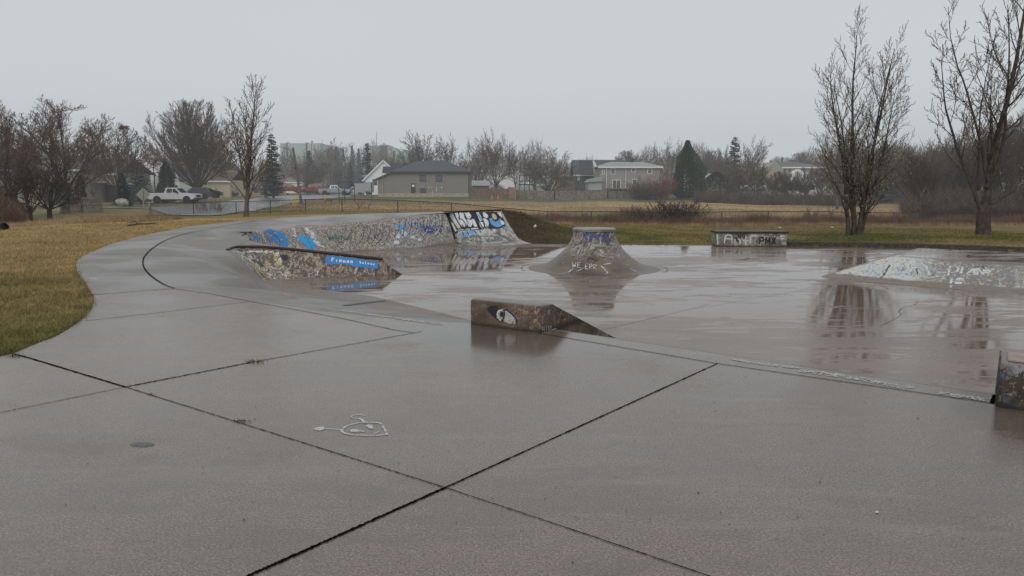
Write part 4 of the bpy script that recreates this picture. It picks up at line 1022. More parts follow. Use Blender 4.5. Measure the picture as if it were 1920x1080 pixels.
# ---- turf blades
def blades(name, n, xr, yr, hgt, wid, seed, label, keep=None, tone=1.0, lean=.6):
    r = np.random.RandomState(seed)
    x = r.uniform(*xr, n); 
    u = r.rand(n); y = yr[0]*(yr[1]/yr[0])**u
    ins = inside_np(x, y, outline); d, _ = edge_dist(x, y)
    px = pxof(x, y); k = (~ins | ((d < .05*r.rand(n)**2) & (x < -1))) & (px > -80) & (px < 2000) & (d > .0)
    if keep is not None: k &= keep(x, y, px)
    x = x[k]; y = y[k]; n = len(x); z = tz_arr(x, y, False)
    cl = ground_col(x, y)[:, :3]*tone*(r.uniform(.45, 2.0, (n,1)))*(.75+.6*fbm(x,y,.28,71))[:,None]  # random blade tone; clump noise puts tuft shadows into the colour
    a = r.rand(n)*6.283; sc_ = (.7+.5*np.clip(y/20,0,3))
    h = hgt*r.uniform(.5,1.2,n)*(.25+1.6*fbm(x,y,.22,91)**1.3); w = wid*r.uniform(.6,1.3,n)*sc_
    dx = np.cos(a); dy = np.sin(a); ln = r.uniform(0, lean, n)*h; b = r.rand(n)*6.283
    v0 = np.stack([x-dx*w, y-dy*w, z-.01], 1); v1 = np.stack([x+dx*w, y+dy*w, z-.01], 1)
    v2 = np.stack([x+np.cos(b)*ln, y+np.sin(b)*ln, z+h], 1)
    V = np.stack([v0,v1,v2], 1).reshape(-1,3); Fc = np.arange(3*n).reshape(-1,3)
    C = np.repeat(np.concatenate([cl, np.ones((n,1))],1), 3, 0); C[0::3,:3] *= .38; C[1::3,:3] *= .38  # blade roots painted darker to imitate shade down in the turf
    o = np_mesh(name, V, Fc, M['blade'], C); tag(o, label=label, kind='stuff'); return o
t = NT('grass_blade'); at = t.new('ShaderNodeAttribute', attribute_name='tint'); t.set(color=at.outputs['Color'], rough=.7, spec=.2); M['blade'] = t.m
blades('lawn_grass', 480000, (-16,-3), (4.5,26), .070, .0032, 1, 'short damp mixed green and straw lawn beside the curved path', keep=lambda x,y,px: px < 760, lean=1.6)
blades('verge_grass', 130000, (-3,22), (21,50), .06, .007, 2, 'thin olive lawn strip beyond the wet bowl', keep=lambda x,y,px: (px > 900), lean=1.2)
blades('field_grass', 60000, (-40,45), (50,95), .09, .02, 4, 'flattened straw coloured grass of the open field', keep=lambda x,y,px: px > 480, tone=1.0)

# ------------------------------------------------------------------ sky, haze, sun, camera
w = bpy.data.worlds.new('World'); sc.world = w; w.use_nodes = True
nt = w.node_tree; bg = nt.nodes['Background']; outn = nt.nodes['World Output']
sky = nt.nodes.new('ShaderNodeTexSky'); sky.sky_type = 'NISHITA'; sky.sun_disc = False
SE, SR = R_(32), R_(200); sky.sun_elevation = SE; sky.sun_rotation = SR; sky.air_density = 1.5; sky.dust_density = 6
bg.inputs['Strength'].default_value = .05
nt.links.new(sky.outputs[0], bg.inputs['Color'])
bg2 = nt.nodes.new('ShaderNodeBackground')
tc_ = nt.nodes.new('ShaderNodeTexCoord'); sx = nt.nodes.new('ShaderNodeSeparateXYZ'); nt.links.new(tc_.outputs['Generated'], sx.inputs[0])
cr = nt.nodes.new('ShaderNodeValToRGB'); nt.links.new(sx.outputs[2], cr.inputs[0])
el = cr.color_ramp.elements; el[0].position = 0; el[0].color = (.565,.607,.642,1); el[1].position = 1; el[1].color = (.47,.49,.51,1)
e = el.new(.12); e.color = (.57,.608,.64,1); e = el.new(.35); e.color = (.515,.545,.565,1)
nz = nt.nodes.new('ShaderNodeTexNoise'); nz.inputs['Scale'].default_value = 1.8; nz.inputs['Detail'].default_value = 3
mp = nt.nodes.new('ShaderNodeMapping'); mp.inputs['Scale'].default_value = (1,1,3); nt.links.new(tc_.outputs['Generated'], mp.inputs[0]); nt.links.new(mp.outputs[0], nz.inputs['Vector'])
mr = nt.nodes.new('ShaderNodeMapRange'); nt.links.new(nz.outputs['Fac'], mr.inputs[0]); mr.inputs[3].default_value = .95; mr.inputs[4].default_value = 1.05
mm = nt.nodes.new('ShaderNodeMix'); mm.data_type = 'RGBA'; mm.blend_type = 'MULTIPLY'; mm.inputs[0].default_value = 1
nt.links.new(cr.outputs[0], mm.inputs[6]); nt.links.new(mr.outputs[0], mm.inputs[7]); nt.links.new(mm.outputs[2], bg2.inputs['Color'])
bg2.inputs['Strength'].default_value = 1.16
mx = nt.nodes.new('ShaderNodeMixShader'); mx.inputs[0].default_value = .93
nt.links.new(bg.outputs[0], mx.inputs[1]); nt.links.new(bg2.outputs[0], mx.inputs[2]); nt.links.new(mx.outputs[0], outn.inputs['Surface'])
sl = bpy.data.lights.new('sun', 'SUN'); sl.energy = 1.05; sl.angle = R_(60); sl.color = (1,.96,.9)
so = bpy.data.objects.new('sun', sl); col.objects.link(so); so.rotation_mode = 'QUATERNION'; so.rotation_quaternion = Vector((math.sin(SR)*math.cos(SE), math.cos(SR)*math.cos(SE), math.sin(SE))).to_track_quat('Z','Y'); so.location = (0,-20,30)
# haze volume: absorbs, and its own emission stands in for scattered sky light
hz = bpy.data.materials.new('glowing_haze'); hz.use_nodes = True; n_ = hz.node_tree.nodes; n_.remove(n_['Principled BSDF'])
va = n_.new('ShaderNodeVolumeAbsorption'); va.inputs['Color'].default_value = (0,0,0,1); va.inputs['Density'].default_value = HAZE
ve = n_.new('ShaderNodeEmission'); ve.inputs['Color'].default_value = (.48,.505,.525,1); ve.inputs['Strength'].default_value = HAZE
vadd = n_.new('ShaderNodeAddShader'); L_ = hz.node_tree.links; L_.new(va.outputs[0], vadd.inputs[0]); L_.new(ve.outputs[0], vadd.inputs[1]); L_.new(vadd.outputs[0], n_['Material Output'].inputs['Volume'])
mb = MB(); mb.box(-700,700,32,900,-12,60)
if HAZE > 0: tag(mb.build('haze', hz), kind='structure')
cam = bpy.data.cameras.new('camera'); cam.sensor_width = 36; cam.lens = 36*F/1920; cam.clip_end = 4000; cam.clip_start = .05
co = bpy.data.objects.new('camera', cam); col.objects.link(co); co.location = (0,0,CAMZ); co.rotation_euler = (math.pi/2-TH, 0, 0); sc.camera = co
sc.view_settings.view_transform = 'Standard'; sc.view_settings.look = 'None'; sc.view_settings.exposure = 0
sc.cycles.use_denoising = True; sc.cycles.max_bounces = 8; sc.cycles.transparent_max_bounces = 16; sc.cycles.volume_bounces = 1
# ------------------------------------------------------------------ trees
def bark(name, c, v=.35): return simple(name, c, .9, v, 5, bump=.6, spec=.2)
M['bark'] = bark('grey_brown_bark', (.12,.10,.083)); M['bark_dark'] = bark('wet_dark_bark', (.065,.055,.047)); M['bark_pale'] = bark('pale_bark', (.13,.115,.095))
M['twig'] = simple('brown_twigs', (.15,.118,.098), .9, .3, 2, spec=.1); M['twig_dark'] = simple('dark_twigs', (.10,.080,.07), .9, .3, 2, spec=.1)
M['twig_red'] = simple('reddish_twigs', (.175,.135,.115), .9, .3, 2, spec=.1); M['twig_pale'] = simple('pale_twigs', (.15,.13,.105), .9, .3, 2, spec=.1)
M['bud_red'] = simple('red_buds', (.20,.085,.065), .8, .4, 3, spec=.1); M['bud_pale'] = simple('pale_catkin_buds', (.42,.37,.28), .8, .3, 3, spec=.1)
M['needle'] = simple('spruce_needles', (.048,.066,.045), .8, .45, 1.5, spec=.2); M['needle_blue'] = simple('blue_spruce_needles', (.075,.098,.092), .8, .4, 1.5, spec=.2)
M['cedar'] = simple('cedar_foliage', (.060,.080,.040), .8, .5, 1.2, spec=.2); M['cedar_brown'] = simple('dark_brown_cedar', (.050,.050,.034), .8, .4, 1.5, spec=.2)

def grow(rng, P_, pos, dr, L, r, lv, out, tips):
    n = P_['seg'][lv]; pts = [pos.copy()]; rad = [r]; d = dr.normalized(); dirs = [d]
    wob = P_['wob'][lv]; trop = P_['trop'][lv]; rend = P_.get('rend', .25)
    env = P_.get('env')
    for i in range(n):
        if env and i > 0 and ((pts[-1].x/env[1])**2+(pts[-1].y/env[1])**2+((pts[-1].z-env[0])/env[2])**2) > 1+.10*math.sin(3*math.atan2(pts[-1].y,pts[-1].x)+env[0])+rng.uniform(-.07,.07):
            n = i; break
        d = (d + Vector((rng.gauss(0,wob), rng.gauss(0,wob), rng.gauss(0,wob)*.6)) + Vector((0,0,trop))).normalized()
        pts.append(pts[-1] + d*L/n); rad.append(max(P_['rmin'], r*(1-(1-rend)*(i+1)/n))); dirs.append(d)
    out.append((pts, rad, lv))
    if lv + 1 >= len(P_['nc'])+1 or lv >= P_['maxlv']:
        tips.append((pts[-1], d)); 
        return
    if n < 1: return
    nc = P_['nc'][lv]; nc = max(1, int(round(nc*rng.uniform(.8,1.2)*min(1.0, .35+.65*L/P_['Lref'][lv]))))
    az = rng.uniform(0, 6.28); t0 = P_['t0'][lv]
    for k in range(nc):
        t = t0 + (1-t0)*(k+rng.uniform(.2,.8))/nc
        f = t*n; i = min(n-1, int(f)); p = pts[i].lerp(pts[i+1], f-i); dd = dirs[min(i+1,n)]
        az += 2.4 + rng.uniform(-.5,.5); a = R_(rng.gauss(P_['ang'][lv]*(1-.35*t*P_.get('angt',1)), 6))
        ref = Vector((0,0,1)) if abs(dd.z) < .9 else Vector((1,0,0))
        x = dd.cross(ref).normalized(); y = dd.cross(x)
        nd = dd*math.cos(a) + (x*math.cos(az)+y*math.sin(az))*math.sin(a)
        rr_ = (rad[i]*(1-(f-i))+rad[i+1]*(f-i))*P_.get('rk', .6)
        LL_ = L*P_['rat'][lv]*(1-P_['short'][lv]*t)*rng.uniform(.75,1.2)
        if lv+1 == P_['maxlv']: rr_ = max(P_['rmin'], min(rr_, P_['rmin']*1.6))
        grow(rng, P_, p, nd, LL_, max(rr_, P_['rmin']), lv+1, out, tips)
def tree_mesh(name, P_, seed, stems, H, buds=0, budsize=.05, split=2):
    rng = random.Random(seed); out = []; tips = []
    for (pos, d, L, r) in stems: grow(rng, P_, Vector(pos), Vector(d), L, r, 0, out, tips)
    zmax = max(b[0][-1].z for b in out); s = H/zmax
    tm = MB(); cm = MB(); bm_ = MB()
    sides = {0:9, 1:6, 2:4}
    for pts, rad, lv in out:
        pts = [p*s for p in pts]
        if lv == 0:
            rad = list(rad); rad[0] *= 1.35
        (tm if lv < split else cm).tube(pts, rad, sides.get(lv, 3), cap=False)
    if buds:
        for p, d in tips:
            for q in range(buds):
                c = (p - d*rng.uniform(0,.5))*s + Vector((rng.gauss(0,1),rng.gauss(0,1),rng.gauss(0,1)))*budsize*.6
                u = Vector((rng.gauss(0,1),rng.gauss(0,1),rng.gauss(0,1))).normalized()*budsize; w_ = u.cross(Vector((rng.gauss(0,1),rng.gauss(0,1),1))).normalized()*budsize*.45
                n = len(bm_.v); bm_.v += [tuple(c-u), tuple(c+w_), tuple(c+u), tuple(c-w_)]; bm_.f.append((n,n+1,n+2,n+3))
    res = {'H': H, 'parts': []}
    allx = [abs(p.x*s) for b in out for p in b[0]]; allx.sort(); res['W'] = 2*allx[int(len(allx)*.985)]
    for nm, m in (('trunk', tm), ('crown', cm), ('buds', bm_)):
        if m.v:
            me = bpy.data.meshes.new(name+'_'+nm); me.from_pydata(m.v, [], m.f)
            if nm != 'buds': me.polygons.foreach_set('use_smooth', [True]*len(me.polygons))
            res['parts'].append((nm, me))
    return res
A = {}
def vase(seed, H, rmin, nl=8, env=None, lo=12, hi=52, dens=1.0, trunk=.17, wob=.10, r0=.034, ang=30, maxlv=4, buds=0, trop=.05, bs=.06):
    rng = random.Random(seed); P_ = dict(seg=[6,5,4,3,2], wob=[wob,wob,wob*1.3,wob*1.4,.15], trop=[trop,trop*1.2,trop*1.4,.05,.04], nc=[int(10*dens),int(8*dens),int(6*dens),int(3*dens)], t0=[.22,.15,.12,.1], ang=[34,ang,ang,ang+4],
        rat=[.55,.5,.5,.55], short=[.45,.45,.4,.3], Lref=[H*.75,H*.3,H*.14,H*.07], rmin=rmin, maxlv=maxlv, rk=.5, rend=.18, env=env)
    stems = [((0,0,-.2),(rng.gauss(0,.02),rng.gauss(0,.02),1),H*trunk+.2,H*r0)]
    Pt = dict(P_); base = Vector((0,0,H*trunk*.92))
    for k in range(nl):
        fr = (k+.5)/nl; a = R_(lo+(hi-lo)*fr); az = k*2.4+rng.uniform(-.3,.3); l = H*(.84-trunk*.5 - .20*fr)
        stems.append(((math.cos(az)*H*.01, math.sin(az)*H*.01, base.z - H*.03*rng.random()), (math.sin(a)*math.cos(az), math.sin(a)*math.sin(az), math.cos(a)), l, H*r0*rng.uniform(.24,.40)*(1.25-.4*fr)))
    return P_, stems
def mk(name, H, seed, rmin, buds=0, bs=.06, **kw):
    P_, stems = vase(seed, H, rmin, **kw)
    # first stem is the bare trunk
    trunk = stems[0]; P0 = dict(P_); 
    rng = random.Random(seed); out = []; tips = []
    r = tree_mesh_multi(name, P_, seed, stems, H, buds, bs); A[name] = r
def tree_mesh_multi(name, P_, seed, stems, H, buds, bs):
    # draw the trunk without children
    P0 = dict(P_); P0['maxlv'] = P_['maxlv']
    class G_: pass
    rng = random.Random(seed); out = []; tips = []
    (pos, d, L, r) = stems[0]
    pts = [Vector(pos) + Vector(d)*L*k/5 + Vector((rng.gauss(0,.01),rng.gauss(0,.01),0))*L for k in range(6)]
    for (pos, d, L, r_) in stems[1:]: grow(rng, P_, Vector(pos), Vector(d), L, r_, 0, out, tips)
    zmax = max(p.z for b in out for p in b[0]); s = H/zmax
    tm = MB(); cm = MB(); bm_ = MB()
    tm.tube([p*s for p in pts], [r*1.5, r*1.08, r, r*.97, r*1.0, r*.9], 10, cap=False)
    for q, rad, lv in out: (tm if lv < 2 else cm).tube([p*s for p in q], rad, {0:7,1:5,2:4}.get(lv,3), cap=False)
    for p, d in tips if buds else ():
        for q in range(buds):
            c = (p - d*rng.uniform(0,.5))*s + Vector((rng.gauss(0,1),rng.gauss(0,1),rng.gauss(0,1)))*bs*.6
            u = Vector((rng.gauss(0,1),rng.gauss(0,1),rng.gauss(0,1))).normalized()*bs; w_ = u.cross(Vector((rng.gauss(0,1),rng.gauss(0,1),1))).normalized()*bs*.45
            n = len(bm_.v); bm_.v += [tuple(c-u), tuple(c+w_), tuple(c+u), tuple(c-w_)]; bm_.f.append((n,n+1,n+2,n+3))
    allx = sorted(abs(p.x*s) for b in out for p in b[0]); res = {'H': H, 'W': 2*allx[int(len(allx)*.985)], 'parts': []}
    for nm, m in (('trunk', tm), ('crown', cm), ('buds', bm_)):
        if m.v:
            me = bpy.data.meshes.new(name+'_'+nm); me.from_pydata(m.v, [], m.f)
            if nm != 'buds': me.polygons.foreach_set('use_smooth', [True]*len(me.polygons))
            res['parts'].append((nm, me))
    return res
mk('maple', 12.5, 11, .013, env=(7.2,5.9,5.4), nl=28, lo=3, hi=66, dens=1.0, trunk=.15, wob=.06, ang=24, trop=.03, r0=.027)
mk('nest', 9, 23, .013, env=(5.2,4.0,3.8), nl=15, lo=4, hi=66, dens=.9, trunk=.24, wob=.08, ang=28, trop=.05, r0=.024)
mk('redbud', 11, 5, .012, env=(6.4,5.6,4.7), nl=9, lo=8, hi=66, dens=1.0, trunk=.22, wob=.17, ang=40, trop=.06, buds=1, bs=.045, r0=.028)
mk('bareA', 12, 31, .019, nl=11, lo=4, hi=56, dens=.9, trunk=.2, wob=.12, ang=34, trop=.05)
mk('bareB', 12, 47, .019, nl=10, lo=6, hi=62, dens=.9, trunk=.16, wob=.18, ang=40, trop=.04)
mk('spread', 8, 52, .014, env=(4.6,4.6,3.5), nl=11, lo=14, hi=72, dens=.95, trunk=.15, wob=.22, ang=42, trop=.03, r0=.032)
mk('shrubtree', 6, 61, .015, env=(3.4,2.4,2.6), nl=10, lo=4, hi=42, dens=.8, trunk=.1, wob=.1, ang=24, trop=.06, r0=.025)
mk('wood', 13, 71, .022, nl=6, lo=3, hi=22, dens=.8, trunk=.32, wob=.12, ang=38, trop=.04, r0=.015)
mk('woodB', 12, 75, .022, nl=7, lo=3, hi=30, dens=.75, trunk=.25, wob=.15, ang=42, trop=.05, r0=.014)
# poplars: leaders that carry many upswept side branches
def leader(name, H, stems, seed, rmin, nc=(26,7,4), ang=(40,32,34), rat=(.30,.42,.5), short=(.62,.4,.3), buds=1, bs=.03, t0=(.10,.2,.15), trop=(.02,.16,.12,.08), wob=(.035,.07,.1,.12), rk=.5):
    P_ = dict(seg=[12,6,3,2], wob=wob, trop=trop, nc=list(nc), t0=t0, ang=ang, rat=rat, short=short, Lref=[H*.8,H*.25,H*.1], rmin=rmin, maxlv=3, rk=rk, rend=.12)
    A[name] = tree_mesh(name, P_, seed, stems, H, buds, bs)
leader('poplar_multi', 9.6, [((-.36,0,-.1),(-.045,.0,1),7.8,.095),((-.06,.05,-.1),(.0,.02,1),9.5,.105),((.06,-.04,-.1),(.06,-.02,1),9.0,.10),((.18,.03,-.1),(.13,.02,1),8.2,.085),((.0,.1,-.1),(-.12,.05,1),7.4,.07),((.14,-.08,-.1),(.22,-.03,1),7.2,.075)], 5, .0065, nc=(20,9,5), ang=(44,34,36), rat=(.36,.40,.42), bs=.034, trop=(.01,.075,.06,.05), rk=.40)
leader('poplar_left', 8.8, [((0,0,-.1),(.02,0,1),9.0,.15),((.02,0,1.9),(-.12,0,1),5.5,.07),((.02,0,2.4),(.17,0,1),4.6,.06)], 8, .009, nc=(30,9,4), ang=(44,34,34), rat=(.36,.42,.42), bs=.04, buds=1, trop=(.01,.08,.06,.05), rk=.40)
leader('poplar_big', 12.5, [((0,0,0.9),(.10,0,1),11.5,.15),((-.02,0,1.0),(-.40,0.1,.85),7.5,.085),((.05,0,2.1),(.36,.0,.9),8.0,.08),((.0,0,2.6),(.14,-.3,1),7.0,.06),((.1,0,2.4),(-.22,.2,1),8.0,.065),((.0,0,1.2),(.85,.1,.5),4.5,.045),((-.3,0,2.0),(-.12,-.2,1),6.5,.05)], 14, .009, nc=(15,9,5), ang=(52,38,38), rat=(.36,.42,.42), wob=(.07,.1,.12,.14), trop=(.05,.11,.08,.06), bs=.032, t0=(.16,.15,.15), rk=.42)
mbt = MB(); mbt.tube([(0.02,0,-.2),(0,0,.1),(-.02,0,.5),(0,0,.95),(.05,0,1.3)], [.32,.23,.205,.22,.14], 14, cap=False); mbt.tube([(.17,-.1,-.2),(.16,-.09,.5),(.12,-.05,1.3)], [.2,.13,.1], 8, cap=False)
me0 = A['poplar_big']['parts'][0][1]; bm = bmesh.new(); bm.from_mesh(me0); m2 = bpy.data.meshes.new('t'); m2.from_pydata(mbt.v, [], mbt.f); bm.from_mesh(m2); bm.to_mesh(me0); bm.free()

def conifer(name, H, W, seed, whorls=26, per=9, droop=.35, spray=.42, dens=1.0, sparse=0.0):
    rng = random.Random(seed); tm = MB(); cm = MB(); tm.tube([(0,0,-.1),(0,0,H*.5),(0,0,H*.99)], [H*.018,H*.011,.02], 7, cap=False)
    for i in range(whorls):
        z = H*(.06+.93*i/whorls); l0 = W/2*(1-(i/whorls))**.85+.12
        for k in range(per):
            if rng.random() < sparse: continue
            a = rng.uniform(0,6.28); l = l0*rng.uniform(.65,1.12); d = Vector((math.cos(a),math.sin(a),0)); zz = z + rng.uniform(-.3,.3)*H/whorls
            n = max(2, int(l/.22*dens)); 
            for j in range(n):
                u = (j+rng.random())/n; p = d*l*u + Vector((0,0,zz - droop*l*u + .25*l*u*u))
                s_ = spray*(.5+.7*(1-u*.5))*rng.uniform(.6,1.2); side = Vector((-d.y,d.x,0))*rng.choice((-1,1))
                t1 = p + (d*.55+side*rng.uniform(.2,.8)+Vector((0,0,rng.uniform(-.35,.1))))*s_; t2 = p + (d*.5-side*.35+Vector((0,0,rng.uniform(-.5,0))))*s_*.8
                n0 = len(cm.v); cm.v += [tuple(p+Vector((0,0,.05*s_))), tuple(t1), tuple(t2)]; cm.f.append((n0,n0+1,n0+2))
    r = {'H':H,'W':W,'parts':[]}
    for nm, m in (('trunk',tm),('crown',cm)):
        me = bpy.data.meshes.new(name+nm); me.from_pydata(m.v, [], m.f); r['parts'].append((nm, me))
    A[name] = r
conifer('spruce', 10, 5.4, 1, 38, 17, .3, .62, dens=1.5); conifer('spruce_thin', 12, 5, 2, 26, 13, .22, .7, sparse=.12, dens=1.4); conifer('blue_spruce', 6, 4.4, 3, 24, 14, .05, .42, dens=1.3)
def cedar(name, H, W, seed, n, prof, leaf=.22):
    rng = random.Random(seed); cm = MB(); tm = MB(); tm.tube([(0,0,-.1),(0,0,H*.6)], [.12,.05], 6, cap=False)
    lob = [(rng.uniform(0,6.28), rng.uniform(.05,.9), rng.uniform(.1,.28)) for _ in range(26)]
    for i in range(n):
        u = rng.random()**.9; a = rng.uniform(0,6.28); w = W/2*np.interp(u, [q[0] for q in prof], [q[1] for q in prof])
        b = 1.0
        for la, lu, ls in lob:
            da = abs((a-la+math.pi) % (2*math.pi) - math.pi); b += .35*math.exp(-(da*da*3+((u-lu)*6)**2)) - .010
        r = w*b*(rng.random()**.35); p = Vector((math.cos(a)*r, math.sin(a)*r, H*u*.99+.02))
        d = (Vector((math.cos(a),math.sin(a),rng.uniform(.1,1.0)))).normalized()*leaf*rng.uniform(.5,1.3); s_ = d.cross(Vector((rng.gauss(0,1),rng.gauss(0,1),rng.gauss(0,1)))).normalized()*leaf*.38
        n0 = len(cm.v); cm.v += [tuple(p-s_), tuple(p+s_), tuple(p+d)]; cm.f.append((n0,n0+1,n0+2))
    r = {'H':H,'W':W*1.05,'parts':[]}
    for nm, m in (('trunk',tm),('crown',cm)):
        me = bpy.data.meshes.new(name+nm); me.from_pydata(m.v, [], m.f); r['parts'].append((nm, me))
    A[name] = r
cedar('cedar_cone', 8.4, 5.4, 4, 16000, [(0,.5),(.08,.92),(.25,1.0),(.5,.72),(.75,.42),(.92,.18),(1,.03)], .30)
cedar('cedar_col', 5, 2, 6, 5000, [(0,.8),(.1,1),(.6,1),(.85,.7),(1,.1)], .2)
cedar('round_bush', 3, 5, 7, 5000, [(0,.85),(.3,1),(.6,.9),(.85,.6),(1,.15)], .2)
def bush(name, H, W, seed, n, rmin=.012, sub=6, arch=.0):
    rng = random.Random(seed); cm = MB(); tm = MB()
    for i in range(n):
        a = rng.uniform(0,6.28); r0 = rng.random()*W*.22; lean = rng.uniform(0,1)
        p = Vector((math.cos(a)*r0, math.sin(a)*r0, -.05)); d = Vector((math.cos(a)*lean, math.sin(a)*lean, 1)).normalized(); L = H*rng.uniform(.6,1.15)
        pts = [p]
        for k in range(4):
            d = (d + Vector((rng.gauss(0,.16),rng.gauss(0,.16),-arch*k*.3))).normalized(); pts.append(pts[-1]+d*L/4)
        tm.tube(pts, [rmin*1.8,rmin*1.5,rmin*1.3,rmin,rmin*.7], 3, cap=False)
        for k in range(sub):
            f = rng.uniform(.8,3.9); i_ = int(f); q = pts[i_].lerp(pts[i_+1], f-i_); dd = (d + Vector((rng.gauss(0,.6),rng.gauss(0,.6),rng.gauss(.2,.4)))).normalized(); l = L*rng.uniform(.15,.35)
            q1 = q+dd*l*.5; q2 = q1 + (dd+Vector((rng.gauss(0,.2),rng.gauss(0,.2),.2))).normalized()*l*.5
            cm.tube([q,q1,q2], [rmin,rmin*.8,rmin*.5], 3, cap=False)
    r = {'H':H,'W':W,'parts':[]}
    for nm, m in (('stems',tm),('twigs',cm)):
        me = bpy.data.meshes.new(name+nm); me.from_pydata(m.v, [], m.f); r['parts'].append((nm, me))
    A[name] = r
bush('bush', 1.5, 3.0, 3, 130, .011, 9, .1); bush('brush', 1.1, 1.6, 4, 50, .009, 6); bush('sapling', 2.2, 1.6, 5, 7, .014, 16); bush('thicket', 3.2, 4.0, 6, 110, .018, 12, .05)
ntree = [0]
def plant(kind, px, D, ytop, wpx, label, name='bare_tree', cat='tree', mats=('bark','twig',None), group=None, rot=None, dz=0):
    ntree[0] += 1; a = A[kind]; g = T_at(px, D); z0 = g.z + dz; H = P(px, ytop, D).z - z0
    wx = (wpx*D/F)/a['W'] if wpx else H/a['H']
    o = empty(name, (g.x, g.y, z0), rot if rot is not None else (ntree[0]*2.399) % 6.28, label, cat, group); o.scale = (wx, wx, H/a['H'])
    for (nm, me), m in zip(a['parts'], mats if len(mats) >= len(a['parts']) else list(mats)+['bud_red']):
        if m is None: continue
        c = bpy.data.objects.new(nm, me); col.objects.link(c); c.parent = o
        if not me.materials: me.materials.append(M[m])
        elif me.materials[0] != M[m]: c.material_slots[0].link = 'OBJECT'; c.material_slots[0].material = M[m]
    return o
# nearest trees
plant('poplar_multi', 1611, 30, 4, None, 'tall multi-stemmed bare poplar with pale buds on the lawn past the bowl', mats=('bark_dark','twig_pale','bud_pale'), rot=0)
plant('poplar_big', 1848, 30.5, -150, None, 'large forked bare tree with a split trunk at the right edge of the lawn', mats=('bark_dark','twig','bud_pale'), rot=0)
plant('poplar_left', 459, 38, 132, None, 'slender upright budding tree standing alone behind the curved path', mats=('bark','twig','bud_pale'), rot=0)
# left group
plant('redbud', 118, 62, 176, 215, 'broad crooked tree with reddish buds on the left, tallest of its clump', mats=('bark','twig_red','bud_red'), rot=.4)
plant('redbud', 22, 58, 188, 150, 'red budded tree cut by the left edge of the photo', mats=('bark_dark','twig_red','bud_red'), rot=2.0)
plant('spread', 88, 47, 262, 130, 'dark multi-trunked tree at the lawn edge in front of the grey fence', mats=('bark_dark','twig_dark'), rot=1)
plant('spread', 52, 46, 285, 105, 'small black leaning tree beside the left thicket', mats=('bark_dark','twig_dark'), rot=3)
plant('bareB', 8, 49, 238, 110, 'dark crooked tree at the far left thicket', mats=('bark_dark','twig_red'), rot=2.2)
plant('bareB', 172, 92, 262, 75, 'thin bare tree between the grey fence and the nest tree', mats=('bark','twig_red'))
nt_ = plant('nest', 219, 84, 228, 138, 'bare fan shaped tree with a nest near its top beside the boulder', mats=('bark','twig'), rot=.8)
plant('maple', 368, 104, 183, 162, 'great round bare maple towering over the yellow bungalow', mats=('bark','twig'))
plant('maple', 425, 150, 300, 60, 'small bare tree between the yellow bungalow and the upright poplar', mats=('bark','twig'))
plant('bareA', 138, 120, 235, 110, 'hazy bare tree behind the far left house', mats=('bark','twig_red'))
plant('bareA', 40, 125, 240, 110, 'misty bare tree at the back of the left clump', mats=('bark','twig_red'))
plant('blue_spruce', 262, 92, 296, 62, 'dusky blue spruce behind the diamond sign', 'spruce_tree', mats=('bark_dark','needle_blue'))
plant('spruce', 229, 82, 322, 42, 'dark low spruce at the foot of the nest tree', 'spruce_tree', mats=('bark_dark','needle'))
plant('cedar_col', 312, 100, 304, 25, 'narrow column cedar against the white sided house', 'cedar_tree', mats=('bark_dark','cedar_brown'))
plant('cedar_col', 150, 88, 330, 18, 'thin dark cedar by the carport', 'cedar_tree', mats=('bark_dark','cedar_brown'))
plant('round_bush', 298, 97, 345, 16, 'small rounded evergreen left of the column cedar', 'evergreen_bush', 'bush', mats=('bark_dark','cedar'))
plant('spruce_thin', 512, 115, 247, 52, 'tall ragged spruce just right of the upright poplar', 'spruce_tree', mats=('bark_dark','needle'))
plant('bareA', 497, 125, 300, 50, 'short bare tree under the ragged spruce', mats=('bark','twig'))
# centre left distance
for px, D, yt, wp, k, l in [(545,205,268,58,'bareA','misty bare tree left of the leaning pole'),(603,225,262,66,'bareB','faint wide bare tree above the red pickups'),(565,190,285,50,'woodB','grey bare tree behind the leaning pole'),(630,240,258,60,'wood','pale far bare tree above the spruce row'),(590,165,300,60,'shrubtree','dark rounded bare tree over the red trucks'),(728,215,280,55,'bareB','faint bare tree in front of the green factory'),(752,190,284,50,'woodB','hazy bare tree over the white house'),(635,185,305,45,'shrubtree','low bare tree behind the silver pickup')]:
    plant(k, px, D, yt, wp, l, mats=('bark','twig'))
for px, D, yt, wp, l in [(618,235,277,22,'leftmost of the far row of misty spruces'),(632,238,272,22,'second spruce in the far misty row'),(645,232,277,22,'third spruce in the far misty row'),(662,240,271,22,'fourth spruce in the far misty row'),(674,236,276,20,'last spruce in the far misty row'),(581,168,280,34,'dark conical spruce behind the red pickups')]:
    plant('spruce', px, D, yt, wp, l, 'spruce_tree', mats=('bark_dark','needle_blue'), group=None)
plant('spruce_thin', 690, 162, 265, 42, 'tall dark spruce left of the white house gable', 'spruce_tree', mats=('bark_dark','needle'))
plant('blue_spruce', 657, 150, 302, 34, 'small dark blue spruce behind the silver pickup', 'spruce_tree', mats=('bark_dark','needle_blue'))
